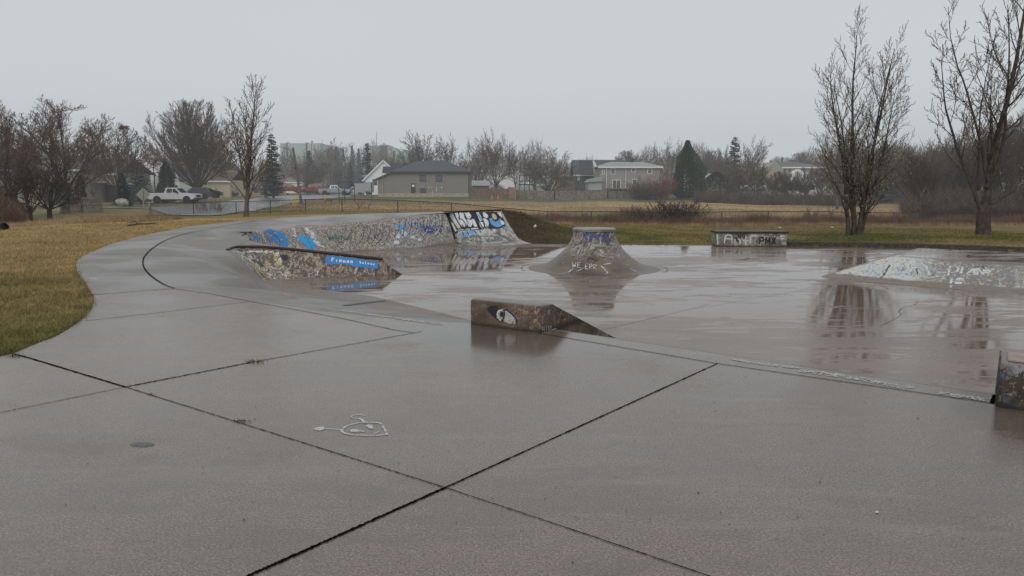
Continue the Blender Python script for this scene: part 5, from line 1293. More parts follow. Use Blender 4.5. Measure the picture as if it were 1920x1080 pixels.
for px, D, yt, wp, k, l, tw in [(792,158,243,92,'bareA','pale bare tree rising left behind the grey bungalow','twig_pale'),(848,150,246,88,'bareB','bushy bare tree rising behind the grey bungalow roof','twig'),(765,185,276,50,'woodB','hazy bare tree above the bungalow ridge left end','twig'),(893,165,282,60,'bareA','lower bare tree behind the right end of the grey bungalow','twig'),
    (930,128,237,84,'bareB','tall dense bare tree right of the grey bungalow','twig'),(966,125,262,56,'woodB','bare tree crowding the tall dense one by the sheds','twig'),(1030,118,274,108,'spread','wide low spreading tree above the weathered board fence','twig'),(905,190,262,60,'wood','faint bare tree between bungalow and tall dense tree','twig'),
    (1003,150,282,60,'bareA','bare tree behind the wooden deck frame','twig'),(1175,172,280,66,'maple','round bare crown behind the taupe house roof','twig'),(1252,158,255,74,'bareB','pale grey tree left of the big cedar','twig_pale'),(1216,165,286,50,'bareA','bare tree at the right end of the taupe roof','twig'),
    (1332,175,280,80,'maple','rounded bare tree in the mist right of the big cedar','twig'),(1402,140,252,88,'bareB','twisted bare tree beside the ragged conifer','twig'),(1350,160,270,55,'bareA','bare tree left of the ragged conifer','twig'),
    (1388,112,303,56,'shrubtree','vase shaped shrub tree by the driveway','twig'),(1422,114,306,52,'shrubtree','second vase shaped shrub tree right of the driveway','twig'),(1452,108,322,40,'shrubtree','short shrub tree before the beige house','twig'),(1478,107,316,44,'shrubtree','shrub tree in front of the white window','twig'),(1508,106,312,48,'shrubtree','shrub tree beneath the hip roof','twig'),(1540,105,318,44,'shrubtree','shrub tree at the right end of the beige house','twig'),
    (1572,82,226,92,'bareB','crooked bare tree just left of the multi-stemmed poplar','twig'),(1500,190,284,70,'maple','misty tree crown behind the beige house','twig'),(1460,200,292,60,'maple','faint tree crown left behind the beige house','twig'),(1550,180,280,60,'bareA','faint bare tree right behind the beige house','twig')]:
    plant(k, px, D, yt, wp, l, mats=('bark' if tw != 'twig_pale' else 'bark_pale', tw))
plant('cedar_cone', 1287, 122, 264, 60, 'big dark green conical cedar in the middle distance', 'cedar_tree', mats=('bark_dark','cedar'))
plant('spruce_thin', 1375, 143, 253, 48, 'ragged brown conifer mixed with bare branches', 'spruce_tree', mats=('bark_dark','cedar_brown'))
plant('spruce', 1655, 112, 262, 46, 'dark evergreen hidden behind the multi-stemmed poplar', 'spruce_tree', mats=('bark_dark','needle'))
plant('round_bush', 1342, 128, 323, 56, 'rounded brown hedge bush by the pale driveway', 'hedge_bush', 'bush', mats=('bark_dark','cedar_brown'))
plant('thicket', 1243, 116, 328, 46, 'reddish leafless shrub beside the taupe house', 'bare_shrub', 'shrub', mats=('twig_red','bud_red'))
plant('thicket', 1205, 115, 336, 50, 'leafless shrub under the taupe house windows', 'bare_shrub', 'shrub', mats=('twig_dark','twig'))
# wood on the right
rw = random.Random(12)
for i in range(90):
    f = i/90; px = 1640 + 420*f + rw.uniform(-12,12); D = rw.uniform(66, 118) - 14*max(0,f-.45)
    if px < 1700: D = rw.uniform(112, 150)
    yt = (262 if px < 1760 else 240) + rw.uniform(-16,34) + (14 if D > 90 else 0) - (30 if px > 1860 else 0)
    plant(['wood','woodB','bareA'][i % 3], px, D, yt, rw.uniform(50,85), 'slender bare tree of the dense misty wood on the right', mats=('bark_dark' if D < 85 else 'bark','twig_dark' if D < 80 else 'twig'), group='trees of the wood on the right')
def slivers(name, n, pxr, Dr, topf, botz, seed, mat, label, up=.75, ln=(.5,1.6), wd=.022, power=1.0):
    r = np.random.RandomState(seed); px = r.uniform(*pxr, n); D = r.uniform(*Dr, n)
    x = (px-960)/F*D; z0 = tz_arr(x, D); top = np.array([zy(d, 345) for d in (50.,)])
    ht = topf(px, D, r); u = r.rand(n)**power; z = z0 + ht*u + botz
    v = np.stack([r.normal(0,1,n)*(1-up), r.normal(0,1,n)*(1-up), np.abs(r.normal(.8,.35,n))], 1); v /= np.linalg.norm(v, axis=1)[:,None]
    L = r.uniform(*ln, n)[:,None]; a = np.stack([x, D, z], 1); b = a + v*L; w_ = np.stack([np.ones(n), np.zeros(n), np.zeros(n)], 1)*wd*r.uniform(.5,1.4,(n,1))
    V = np.stack([a-w_, a+w_, b], 1).reshape(-1,3); o = np_mesh(name, V, np.arange(3*n).reshape(-1,3), M[mat]); tag(o, label=label, kind='stuff'); return o
M['under'] = simple('undergrowth', (.10,.078,.066), .9, .4, .6, spec=.1)
M['reed'] = simple('dry_reeds', (.30,.215,.13), .9, .4, 1.0, spec=.1); M['reed_brown'] = simple('brown_weed_stalks', (.15,.095,.07), .9, .4, 1.0, spec=.1)
slivers('wood_undergrowth', 42000, (1690,2100), (63,95), lambda p,d,r: np.clip((p-1660)/60,0.3,1)*r.uniform(.5,2.4,len(p)), 0, 3, 'under', 'dense brown undergrowth beneath the wood on the right', up=.45, wd=.025, power=1.6)
slivers('distant_woodland', 70000, (-150,2100), (235,270), lambda p,d,r: 9+3*np.sin(p*.021)+2*np.sin(p*.063+1)+r.uniform(-1,2.0,len(p)), 0, 5, 'twig', 'far-off misty treeline along the horizon', up=.6, ln=(1,3.2), wd=.07, power=.85)
slivers('wood_edge', 26000, (1560,1760), (120,150), lambda p,d,r: 7+r.uniform(-2,2.0,len(p)), 0, 6, 'twig', 'misty scrub where the field meets the wood', up=.6, ln=(.8,2.2), wd=.04, power=1.2)
slivers('left_thicket', 26000, (-150,50), (44,54), lambda p,d,r: np.clip((60-p)/60,0,1)*r.uniform(1.0,2.6,len(p)), 0, 7, 'reed_brown', 'reddish brown brush at the left edge of the lawn', up=.5, wd=.010, ln=(.3,.9), power=1.4)
slivers('dry_grass_left', 9000, (-150,270), (33,46), lambda p,d,r: .04+0*p, -.05, 8, 'reed', 'tall dry grass in the dip beyond the left lawn', up=.6, wd=.009, ln=(.08,.34), power=1)
slivers('dry_grass_left_brown', 1800, (140,345), (29,50), lambda p,d,r: .04+0*p, -.05, 9, 'reed_brown', 'reddish weeds in front of the chain link fence post', up=.6, wd=.007, ln=(.08,.36), power=1)
slivers('fence_weeds', 42000, (945,2000), (48.5,53.5), lambda p,d,r: .25*(1+.6*np.sin(p*.05)), -.05, 10, 'reed_brown', 'brown weed stalks crowding the chain link fence', up=.6, wd=.008, ln=(.15,.75), power=1)
slivers('fence_dry_grass', 30000, (945,2000), (47.5,52), lambda p,d,r: .06+0*p, -.05, 11, 'reed', 'pale dry grass at the foot of the chain link fence', up=.5, wd=.010, ln=(.12,.4), power=1)
slivers('garden_brush', 14000, (1300,1640), (100,107), lambda p,d,r: r.uniform(.4,1.6,len(p)), -.1, 13, 'under', 'dark brush along the far side of the field', up=.4, wd=.03, ln=(.4,1.1), power=1.2)
slivers('vine_tangle', 16000, (1700,1960), (53.2,55.2), lambda p,d,r: .9*np.clip((p-1690)/60,.2,1.2), -.1, 14, 'under', 'tangled vines on the right stretch of fence', up=.2, wd=.010, ln=(.2,.8), power=.8)
fb_ = [(978,400,'brush'),(1000,397,'brush'),(1045,398,'brush'),(1063,404,'brush'),(1095,396,'brush'),(1112,402,'brush'),(1135,400,'brush'),(1158,398,'brush'),(1185,388,'bush'),(1512,390,'sapling'),(1530,385,'sapling'),(1572,380,'sapling'),(1440,404,'brush'),(1640,396,'brush'),(1592,384,'sapling'),(1690,392,'brush')]
for i, (px, yt, k) in enumerate(fb_):
    plant(k, px, 51+(i%3), yt, 34 if k == 'brush' else (60 if k == 'bush' else 26), {'brush':'low leafless brush at the chain link fence','bush':'leafless bush left of the big dark bush at the fence','sapling':'thin leafless sapling at the fence left of the wood'}[k], 'leafless_shrub', 'shrub', mats=('twig_dark','twig_red'), group={'brush':'low brush along the fence','bush':None,'sapling':'saplings along the fence'}[k])
plant('bush', 1272, 51.5, 376, 135, 'big dark reddish bush standing at the chain link fence', 'leafless_shrub', 'shrub', mats=('twig_dark','twig_dark'))
plant('bush', 1210, 51, 388, 85, 'smaller bush hugging the left side of the big dark bush', 'leafless_shrub', 'shrub', mats=('twig_dark','twig_red'))
for px, yt in [(375,372),(390,368),(402,372),(412,378)]: plant('sapling', px, 56, yt, 18, 'spindly sapling in front of the road at the left fence', 'leafless_shrub', 'shrub', mats=('twig','twig_red'), group='saplings by the left fence')
for px, yt, l in [(672,375,'left of two tiny bare bushes behind the path rim'),(686,378,'right of two tiny bare bushes behind the path rim')]: plant('sapling', px, 62, yt, 12, l, 'leafless_shrub', 'shrub', mats=('twig','twig'))
# nest
mb = MB(); r_ = random.Random(2)
for i in range(120):
    a = r_.uniform(0,6.28); b = r_.uniform(-.5,.9); p = Vector((math.cos(a)*.30*math.cos(b), math.sin(a)*.30*math.cos(b), math.sin(b)*.26)); q = p + Vector((r_.gauss(0,.2),r_.gauss(0,.2),r_.gauss(0,.1)))
    mb.tube([p,q], .03, 3, cap=False)
pn = P(232,240,84); o = mb.build('squirrel_nest', M['bud_red'], loc=pn, fix=False); tag(o, 'ball of brown leaves and sticks high in the fan shaped tree', 'nest')

# dead leaves on the lawn
rl = np.random.RandomState(33); n = 900
x = rl.uniform(-12,-4,n); y = rl.uniform(5,22,n); k = ~inside_np(x, y, outline); x = x[k]; y = y[k]; n = len(x); z = tz_arr(x, y, False)+.03
a = rl.rand(n)*6.28; s_ = rl.uniform(.012,.03,n)*(.8+y*.03)
q = [np.stack([x+np.cos(a+i*1.57)*s_*(1 if i%2 else .6), y+np.sin(a+i*1.57)*s_*(1 if i%2 else .6), z+rl.uniform(-.01,.012,n)], 1) for i in range(4)]
o = np_mesh('fallen_leaves', np.stack(q,1).reshape(-1,3), np.arange(4*n).reshape(-1,4), simple('dead_brown_leaf', (.12,.07,.035), .8, .5, 8)); tag(o, label='small dead brown leaves lying in the left lawn', kind='stuff')
# ------------------------------------------------------------------ buildings
def siding(name, c, pitch=.18, v=.12):
    t = NT(name); p = t.coord(); s = t.new('ShaderNodeSeparateXYZ'); t.l.new(p, s.inputs[0])
    f = t.math('FRACT', t.math('MULTIPLY', s.outputs[2], 1/pitch)); ln = t.step(f, .16, .05)
    n = t.noise(t.map(p, (.5,.5,2)), 1.5, 4, .6)
    cc = t.mix(n, tuple(x*(1-v) for x in c), tuple(min(1,x*(1+v)) for x in c)); cc = t.mix(t.math('MULTIPLY', ln, .45), cc, tuple(x*.4 for x in c))
    t.set(color=cc, rough=.7, spec=.25); return t.m
def shingle(name, c):
    t = NT(name); p = t.coord(); n = t.noise(t.map(p, (2.5,2.5,6)), 1.5, 4, .7); n2 = t.noise(p, .5, 3, .6)
    cc = t.mix(n, tuple(x*.65 for x in c), tuple(x*1.4 for x in c)); cc = t.mix(t.math('MULTIPLY', n2, .4), cc, tuple(x*.7 for x in c))
    t.set(color=cc, rough=.75, spec=.3); return t.m
M['sid_grey'] = siding('dark_taupe_siding', (.235,.215,.20)); M['sid_taupe'] = siding('taupe_siding', (.31,.295,.28)); M['sid_white'] = siding('white_siding', (.80,.81,.82)); M['sid_blue'] = siding('slate_blue_siding', (.075,.095,.12))
M['sid_yel'] = siding('cream_yellow_siding', (.55,.50,.34)); M['sid_beige'] = siding('beige_siding', (.36,.33,.28)); M['sid_lgrey'] = siding('pale_grey_siding', (.38,.39,.40))
M['rf_dark'] = shingle('charcoal_shingles', (.085,.09,.10)); M['rf_grey'] = shingle('grey_shingles', (.14,.15,.155)); M['rf_brown'] = shingle('brown_shingles', (.12,.09,.072)); M['rf_light'] = shingle('pale_shingles', (.33,.35,.35))
M['trim'] = simple('white_trim', (.72,.74,.75), .5, .06); M['trim_dark'] = simple('black_trim', (.022,.022,.025), .5, .2); M['fnd'] = simple('foundation_concrete', (.36,.31,.25), .8, .2, 2)
t = NT('window_glass'); n = t.noise(t.coord(), .8, 3, .6); t.set(color=t.mix(n, (.02,.022,.026), (.14,.15,.16)), rough=.08, spec=.8); M['pane'] = t.m
M['wood'] = simple('weathered_board', (.20,.175,.145), .85, .35, 3, bump=.4); M['cedarwood'] = simple('new_cedar_board', (.32,.20,.11), .8, .25, 3, bump=.3); M['wood_brown'] = simple('brown_stained_board', (.15,.105,.07), .85, .3, 3, bump=.3)
def window(par, x, z, w, h, y=-.03, frame='trim', div=1, name='window'):
    f = .09; mb = MB()
    mb.box(x, x+w, y-.05, y+.02, z, z+f); mb.box(x, x+w, y-.05, y+.02, z+h-f, z+h); mb.box(x, x+f, y-.05, y+.02, z+f, z+h-f); mb.box(x+w-f, x+w, y-.05, y+.02, z+f, z+h-f)
    for k in range(1, div+1):
        if div: q = x+w*k/(div+1); mb.box(q-.03, q+.03, y-.04, y+.02, z+f, z+h-f)
    o = mb.build(name, M[frame], par); pb = MB(); pb.box(x+f, x+w-f, y-.01, y+.015, z+f, z+h-f); pb.build('pane', M['pane'], o); return o
def house(px0, px1, D, y_eave, y_ridge, dep, roof, wm, rm, label, wins=(), doors=(), rz=0, over=.45, ridge=None, name='house', cat='house', base=None, found=True, frame='trim', fascia='trim', ybase=None):
    s = D/F; pm = (px0+px1)/2; g = T_at(pm, D); z0 = g.z if ybase is None else P(pm, ybase, D).z
    W = (px1-px0)*s; H = P(pm, y_eave, D).z - z0; rh = P(pm, y_ridge, D).z - z0 - H
    o = empty(name, (g.x, D, z0), rz, label, cat); w2 = W/2
    X_ = lambda px: (px-pm)*s; Z_ = lambda py: P(pm, py, D).z - z0
    mb = MB(); mb.box(-w2, w2, 0, dep, -1.0, H)
    if roof == 'gable_y': mb.prism([(-w2,H),(w2,H),(0,H+rh)], .002, dep)
    wall = mb.build('wall', M[wm], o)
    mb = MB(); ov = over; t_ = .16
    if roof == 'gable_y':
        sl = rh/w2
        for sx in (-1,1):
            mb.v_ = 0; a = [(sx*(w2+ov), H-ov*sl), (0, H+rh)]
            n = len(mb.v); mb.v += [(a[0][0],-ov,a[0][1]),(a[1][0],-ov,a[1][1]),(a[1][0],-ov,a[1][1]+t_),(a[0][0],-ov,a[0][1]+t_)]; mb.v += [(x,dep+ov,z) for x,_,z in mb.v[n:n+4]]
            mb.f += [tuple(n+i for i in q) for q in ((0,1,2,3),(7,6,5,4),(0,4,5,1),(1,5,6,2),(2,6,7,3),(3,7,4,0))]
    elif roof == 'gable_x':
        m_ = dep/2; sl = rh/m_
        for y0, y1 in ((-ov, m_), (dep+ov, m_)):
            n = len(mb.v); z_ = H-ov*sl; mb.v += [(-w2-ov,y0,z_),(w2+ov,y0,z_),(w2+ov,y1,H+rh),(-w2-ov,y1,H+rh)]; mb.v += [(x,y,z+t_) for x,y,z in mb.v[n:n+4]]
            mb.f += [tuple(n+i for i in q) for q in ((0,1,2,3),(7,6,5,4),(0,4,5,1),(1,5,6,2),(2,6,7,3),(3,7,4,0))]
    elif roof == 'hip':
        r0, r1 = ridge if ridge else (-w2*.35, w2*.35); m_ = dep/2; e = [(-w2-ov,-ov,H),(w2+ov,-ov,H),(w2+ov,dep+ov,H),(-w2-ov,dep+ov,H)]; n = len(mb.v)
        mb.v += e + [(x,y,z+t_) for x,y,z in e] + [(r0,m_,H+rh),(r1,m_,H+rh)]
        mb.f += [(n,n+3,n+2,n+1),(n,n+1,n+5,n+4),(n+1,n+2,n+6,n+5),(n+2,n+3,n+7,n+6),(n+3,n,n+4,n+7),(n+4,n+5,n+9,n+8),(n+5,n+6,n+9),(n+6,n+7,n+8,n+9),(n+7,n+4,n+8)]
    elif roof == 'flat': mb.box(-w2-.1, w2+.1, -.1, dep+.1, H, H+.3)
    if mb.f: mb.build('roof', M[rm], o)
    if roof in ('gable_x','hip'):
        zf = H - (ov*rh/(dep/2) if roof == 'gable_x' else 0); mb = MB(); mb.box(-w2-ov, w2+ov, -ov-.04, -ov+.0, zf-.14, zf+.10); mb.build('fascia', M[fascia], o)
    if roof == 'gable_y':
        mb = MB(); sl = rh/w2
        for sx in (-1,1): mb.beam((sx*(w2+ov), -ov-.03, H-ov*sl), (0,-ov-.03,H+rh), .06, .26)
        mb.build('fascia', M[fascia], o)
    for q in wins: window(o, X_(q[0]), Z_(q[3]), (q[2]-q[0])*s, Z_(q[1])-Z_(q[3]), frame=q[4] if len(q) > 4 else frame, div=q[5] if len(q) > 5 else 1)
    for q in doors:
        mb = MB(); x0, x1, z0_, z1_ = X_(q[0]), X_(q[2]), Z_(q[3]), Z_(q[1]); mb.box(x0, x1, -.06, .02, z0_, z1_); d = mb.build('door', M[q[4]], o)
        mb = MB(); mb.box(x0+.15, x1-.15, -.075, -.055, z1_-.55, z1_-.2); mb.build('pane', M['pane'] if q[4] != 'trim_dark' else M['trim'], d)
        mb = MB(); mb.box(x1-.16, x1-.1, -.12, -.06, z0_+.95, z0_+1.05); mb.build('handle', M['trim'], d)
    if found: mb = MB(); mb.box(-w2-.01, w2+.01, -.05, .3, -1.0, .32); mb.build('foundation', M['fnd'], o)
    return o, X_, Z_, W, H, s
# grey bungalow
hb, X_, Z_, W_, H_, s_ = house(738, 878, 124, 323, 300, 9.5, 'hip', 'sid_grey', 'rf_dark', 'dark taupe bungalow with charcoal hip roof across the field', ybase=366,
    wins=[(787.5,328.5,798.5,340,'trim_dark'),(817.5,329,828.5,340.5,'trim_dark'),(787.5,353,798.5,362,'trim_dark')], doors=[(771,344,779,362,'trim_dark')], ridge=((779-808)*124/F,(831-808)*124/F), fascia='trim_dark')
mb = MB(); x0 = X_(709); x1 = X_(738); mb.prism([(x0,-1),(x1,-1),(x1,H_),(x0,Z_(336))], .02, 6.5); mb.build('side_wing', M['sid_grey'], hb)
mb = MB(); mb.prism([(X_(705),Z_(337.5)),(x1+.1,H_+.02),(x1+.1,H_+.24),(X_(705),Z_(335.5))], -.45, 6.9); mb.build('wing_roof', M['rf_dark'], hb)
mb = MB(); mb.prism([(X_(709),Z_(324)),(X_(757),Z_(324)),(X_(757),Z_(311)),(X_(711),Z_(311))], 4.5, 9.0); mb.build('rear_roof', M['rf_dark'], hb)
mb = MB(); mb.box(x0-.02, x1, -.04, .3, -1, .32); mb.build('foundation', M['fnd'], hb)
mb = MB(); mb.tube([(X_(718.5),-.12,.3),(X_(718.5),-.12,Z_(318))], .04, 5); mb.box(X_(717.5),X_(719.5),-.2,-.05,Z_(353),Z_(348)); mb.build('electric_meter', M['sid_lgrey'], hb)
mb = MB()
for x_, y_ in ((803,351.5),(827,351.5)): mb.box(X_(x_), X_(x_)+.16, -.12, -.03, Z_(y_+1), Z_(y_-1))
mb.tube([(X_(809),-.1,Z_(352)),(X_(810),-.1,Z_(350))], .05, 5); mb.tube([(X_(818.5),-.1,Z_(359)),(X_(819),-.1,Z_(352)),(X_(817.5),-.1,Z_(351))], .045, 5); mb.tube([(X_(811.5),-.5,-.3),(X_(811.5),-.5,Z_(358))], .03, 5); mb.build('vent_pipe', M['trim'], hb)
mb = MB(); mb.box(X_(877.4), X_(878.4), -.06, .05, .3, H_); mb.build('corner_trim', M['trim_dark'], hb)
mb = MB()
for x_ in (783, 834, 844): mb.box(X_(x_), X_(x_)+.22, 2.2, 2.5, H_+.6, H_+1.15)
mb.build('roof_vent', M['trim_dark'], hb)
# white gabled house
hw, X2, Z2, *_ = house(683, 757, 146, 337, 301, 10, 'gable_y', 'sid_white', 'rf_dark', 'white gabled house half hidden behind the taupe bungalow', ybase=365, wins=[(699,336,707,347,'trim_dark')], found=False, over=.3)
mb = MB(); mb.box(X2(720)+.2, X2(752), 3, 9, Z2(318), Z2(304)); mb.build('rear_roof', M['rf_dark'], hw)
mb = MB(); mb.box(X2(717), X2(720.5), 3, 3.5, Z2(305), Z2(298)); mb.build('chimney', M['trim_dark'], hw)
mb = MB(); mb.box(X2(671), X2(683), 1, 5, Z2(336), Z2(333)); mb.box(X2(672), X2(673), 1, 1.2, 0, Z2(336)); mb.build('porch', M['rf_dark'], hw)
# slate house
hs, X3, Z3, *_ = house(1080, 1166, 142, 326, 300, 9, 'gable_x', 'sid_blue', 'rf_dark', 'dark slate blue house with steep roof left of the taupe house', ybase=352, wins=[(1083,328,1087.5,338,'trim'),(1094,332,1110,340,'trim_dark',2)], found=False)
mb = MB(); gx_ = X3(1118); mb.prism([(X3(1096),Z3(327)),(X3(1126),Z3(327)),(X3(1112),Z3(301))], -1.2, 3); mb.build('front_gable', M['sid_white'], hs)
mb = MB(); mb.prism([(X3(1084.5),Z3(326)),(X3(1112),Z3(326)),(X3(1109),Z3(301)),(X3(1085),Z3(301))], -1.5,-1.22); mb.build('gable_roof', M['rf_dark'], hs)
# taupe two-storey
ht, X4, Z4, *_ = house(1126, 1236, 122, 313.5, 302, 9, 'hip', 'sid_taupe', 'rf_light', 'two storey taupe house with pale hip roof and white framed windows', ybase=358,
    wins=[(1145,315.5,1153.5,327,'trim',0),(1183,315.5,1191.5,323,'trim',0),(1213,315.5,1221.5,326,'trim',0),(1129.5,318.5,1134,327,'trim',0),(1148,337,1164,354,'trim',1),(1185.5,336,1194,348,'trim',0)], found=False, ridge=((1150-1181)*122/F,(1212-1181)*122/F))
mb = MB(); mb.tube([(X4(1137.5),-.1,.3),(X4(1137.5),-.1,Z4(314))], .06, 5); mb.tube([(X4(1173),-.1,.3),(X4(1173),-.1,Z4(314))], .05, 5); mb.build('downspout', M['trim'], ht)
mb = MB(); mb.box(X4(1102), X4(1127), -1.5, 3, Z4(356), Z4(341)); mb.build('side_porch', M['sid_lgrey'], ht)
mb = MB(); mb.prism([(X4(1099),Z4(342)),(X4(1128),Z4(340)),(X4(1128),Z4(331)),(X4(1106),Z4(336))], -1.9, 3.4); mb.build('porch_roof', M['rf_light'], ht)
mb = MB(); mb.box(X4(1138), X4(1238), -3.2, -.2, Z4(354), Z4(352.6)); mb.build('deck', M['wood'], ht)
mb = MB()
for k in range(13): x_ = X4(1138)+(X4(1238)-X4(1138))*k/12; mb.box(x_-.05, x_+.05, -3.3, -3.2, -.3, Z4(346))
mb.box(X4(1138), X4(1238), -3.34, -3.22, Z4(347), Z4(346)); mb.build('deck_railing', M['wood'], ht)
mb = MB(); mb.box(X4(1190), X4(1193), 4, 4.5, Z4(303), Z4(297)); mb.build('chimney', M['trim_dark'], ht)
# beige house right
he, X5, Z5, *_ = house(1440, 1538, 132, 314, 302, 10, 'hip', 'sid_beige', 'rf_grey', 'beige house with grey roof behind the row of shrub trees', ybase=362,
    wins=[(1443,317,1447,324,'trim_dark'),(1453,317,1457.5,324,'trim_dark')], found=False)
mb = MB(); mb.prism([(X5(1430),-1),(X5(1462),-1),(X5(1462),Z5(316)),(X5(1446),Z5(304)),(X5(1430),Z5(316))], -1.5, 5); mb.build('gable_wing', M['sid_beige'], he)
mb = MB(); mb.prism([(X5(1474),-1),(X5(1506),-1),(X5(1506),Z5(326)),(X5(1488),Z5(318)),(X5(1474),Z5(326))], -2.5, 1); mb.build('porch_gable', M['sid_white'], he)
window(he, X5(1477), Z5(344), X5(1487)-X5(1477), Z5(330)-Z5(344), y=-2.55, div=3)
mb = MB(); mb.box(X5(1507), X5(1536), -1.2, 1, -.5, Z5(331)); mb.build('white_wing', M['sid_white'], he)
# small far gables
house(1318, 1342, 165, 334, 326, 6, 'gable_y', 'sid_lgrey', 'rf_grey', 'tiny grey gable beyond the pale driveway', found=False, ybase=352)
house(1535, 1575, 150, 340, 334, 6, 'gable_x', 'sid_white', 'rf_grey', 'low white building right of the beige house', found=False, ybase=362)
house(568, 592, 190, 338, 330, 7, 'gable_y', 'sid_white', 'rf_grey', 'small white house glimpsed behind the leaning pole', found=False, ybase=362)
house(536, 566, 185, 341, 334, 7, 'gable_x', 'sid_white', 'rf_grey', 'low white house left of the leaning pole', found=False, ybase=362)
# left houses
hy, X6, Z6, *_ = house(330, 430, 128, 338, 320, 8, 'gable_x', 'sid_yel', 'rf_brown', 'cream yellow bungalow with brown roof behind the parked cars', ybase=368, wins=[(351,338,357.5,346.5,'trim'),(383,339,389,348.5,'trim',0)], doors=[(336,340,342,352,'sid_lgrey')], found=False)
mb = MB(); mb.prism([(X6(334),Z6(336)),(X6(349),Z6(336)),(X6(350),Z6(339.5)),(X6(333),Z6(339.5))], -1.0, -.02); mb.build('awning', M['sid_yel'], hy)
mb = MB(); mb.box(X6(378), X6(416), -2.2, -2.0, -.3, Z6(354)); mb.build('deck_skirt', M['cedarwood'], hy)
hl, X7, Z7, *_ = house(256, 305, 116, 307, 298, 8, 'gable_y', 'sid_white', 'rf_dark', 'white sided gabled house behind the blue spruce', ybase=374, found=False, over=.25)
mb = MB(); mb.prism([(X7(268),-1),(X7(301),-1),(X7(301),Z7(328)),(X7(274),Z7(311)),(X7(268),Z7(311))], -1.6, 0); mb.build('front_wing', M['sid_white'], hl)
mb = MB(); mb.beam((X7(303),-1.75,Z7(329)), (X7(270),-1.75,Z7(308)), .06, .25); mb.tube([(X7(299.5),-1.7,.3),(X7(299.5),-1.7,Z7(306))], .07, 5); mb.build('gutter', M['trim_dark'], hl)
hm, X8, Z8, *_ = house(318, 336, 118, 334, 314, 5, 'gable_y', 'sid_white', 'rf_dark', 'narrow white garage with steep black roof right of the column cedar', ybase=372, found=False, over=.2)
mb = MB(); mb.box(X8(314), X8(330), -.35, -.05, Z8(334.5), Z8(314)); mb.build('roof_face', M['rf_dark'], hm)
hn, X9, Z9, *_ = house(138, 216, 102, 324, 298, 10, 'gable_x', 'sid_beige', 'rf_brown', 'beige bungalow with carport behind the grey wooden fence', ybase=378, wins=[(156,325,167,336,'trim_dark',1)], found=False)
mb = MB(); mb.box(X9(158), X9(214), -3.2, -.1, Z9(343), Z9(340.5)); mb.build('carport_roof', M['trim'], hn)
mb = MB(); mb.box(X9(160), X9(213), -.2, -.05, -.3, Z9(343)); mb.build('carport_shade_panel', M['trim_dark'], hn)  # black panel put in for the shade under the carport roof
mb = MB(); mb.box(X9(183.5), X9(185), -3.1, -2.95, -.3, Z9(343)); mb.build('carport_post', M['trim'], hn)
mb = MB(); mb.box(X9(212), X9(245), -1.2, 2.5, -.3, Z9(346)); mb.build('garage', M['trim_dark'], hn)
mb = MB(); mb.prism([(X9(212),Z9(346)),(X9(246),Z9(350)),(X9(240),Z9(343.5)),(X9(212),Z9(341.5))], -1.5, 2.8); mb.build('garage_roof', M['rf_light'], hn)
hf, XA, ZA, *_ = house(-40, 150, 96, 318, 306, 11, 'gable_x', 'sid_beige', 'rf_brown', 'long beige house screened by the left clump of trees', ybase=382, wins=[(62,324,70,342,'trim'),(76,324,84,342,'trim')], found=False)
mb = MB(); mb.prism([(XA(52),ZA(320)),(XA(120),ZA(320)),(XA(87),ZA(289))], -1.4, 3); mb.build('front_gable', M['sid_beige'], hf)
mb = MB(); mb.beam((XA(50),-1.5,ZA(322)), (XA(87),-1.5,ZA(288)), .08, .28); mb.beam((XA(122),-1.5,ZA(322)), (XA(87),-1.5,ZA(288)), .08, .28); mb.build('fascia', M['trim'], hf)
mb = MB(); mb.box(XA(92), XA(132), -1.5, -.1, -.3, ZA(342)); mb.build('dark_porch', M['trim_dark'], hf)
# factory far away
M['fac'] = simple('pale_green_cladding', (.30,.37,.34), .8, .06, .05); M['fac2'] = simple('darker_green_cladding', (.20,.28,.25), .8, .06, .05)
def block(name, parts, D, label):
    g = T_at((parts[0][0]+parts[0][2])/2, D); o = empty(name, (g.x, D, g.z), 0, label, 'factory')
    for i, (x0, y0, x1, m_, dp) in enumerate(parts):
        mb = MB(); a = P(x0, y0, D); b = P(x1, y0, D); mb.box(a.x-g.x, b.x-g.x, 0, dp, -.5, a.z-g.z); mb.build('hall' if i == 0 else ('roof_plant' if y0 < parts[0][1] and x1-x0 < 20 else 'annex'), M[m_], o)
block('factory', [(525,268.5,600,'fac',60),(536,266.5,539,'fac',5),(583,264,584.5,'fac',3),(573,267,576,'fac',5)], 420, 'pale flat roofed factory in the mist left of the power poles')
block('factory', [(697,273,728,'fac2',40),(728,282.5,765,'fac',40),(713,271,726,'fac',20),(736,278,740,'fac',10),(718,268,719,'fac',5)], 400, 'green factory block in the mist above the white house')
mb = MB(); a = P(706,273,400); b = P(706,247,400); mb.tube([a,b], [.25,.12], 4); tag(mb.build('radio_mast', M['fac']), 'hair thin mast standing over the misty green factory', 'mast')
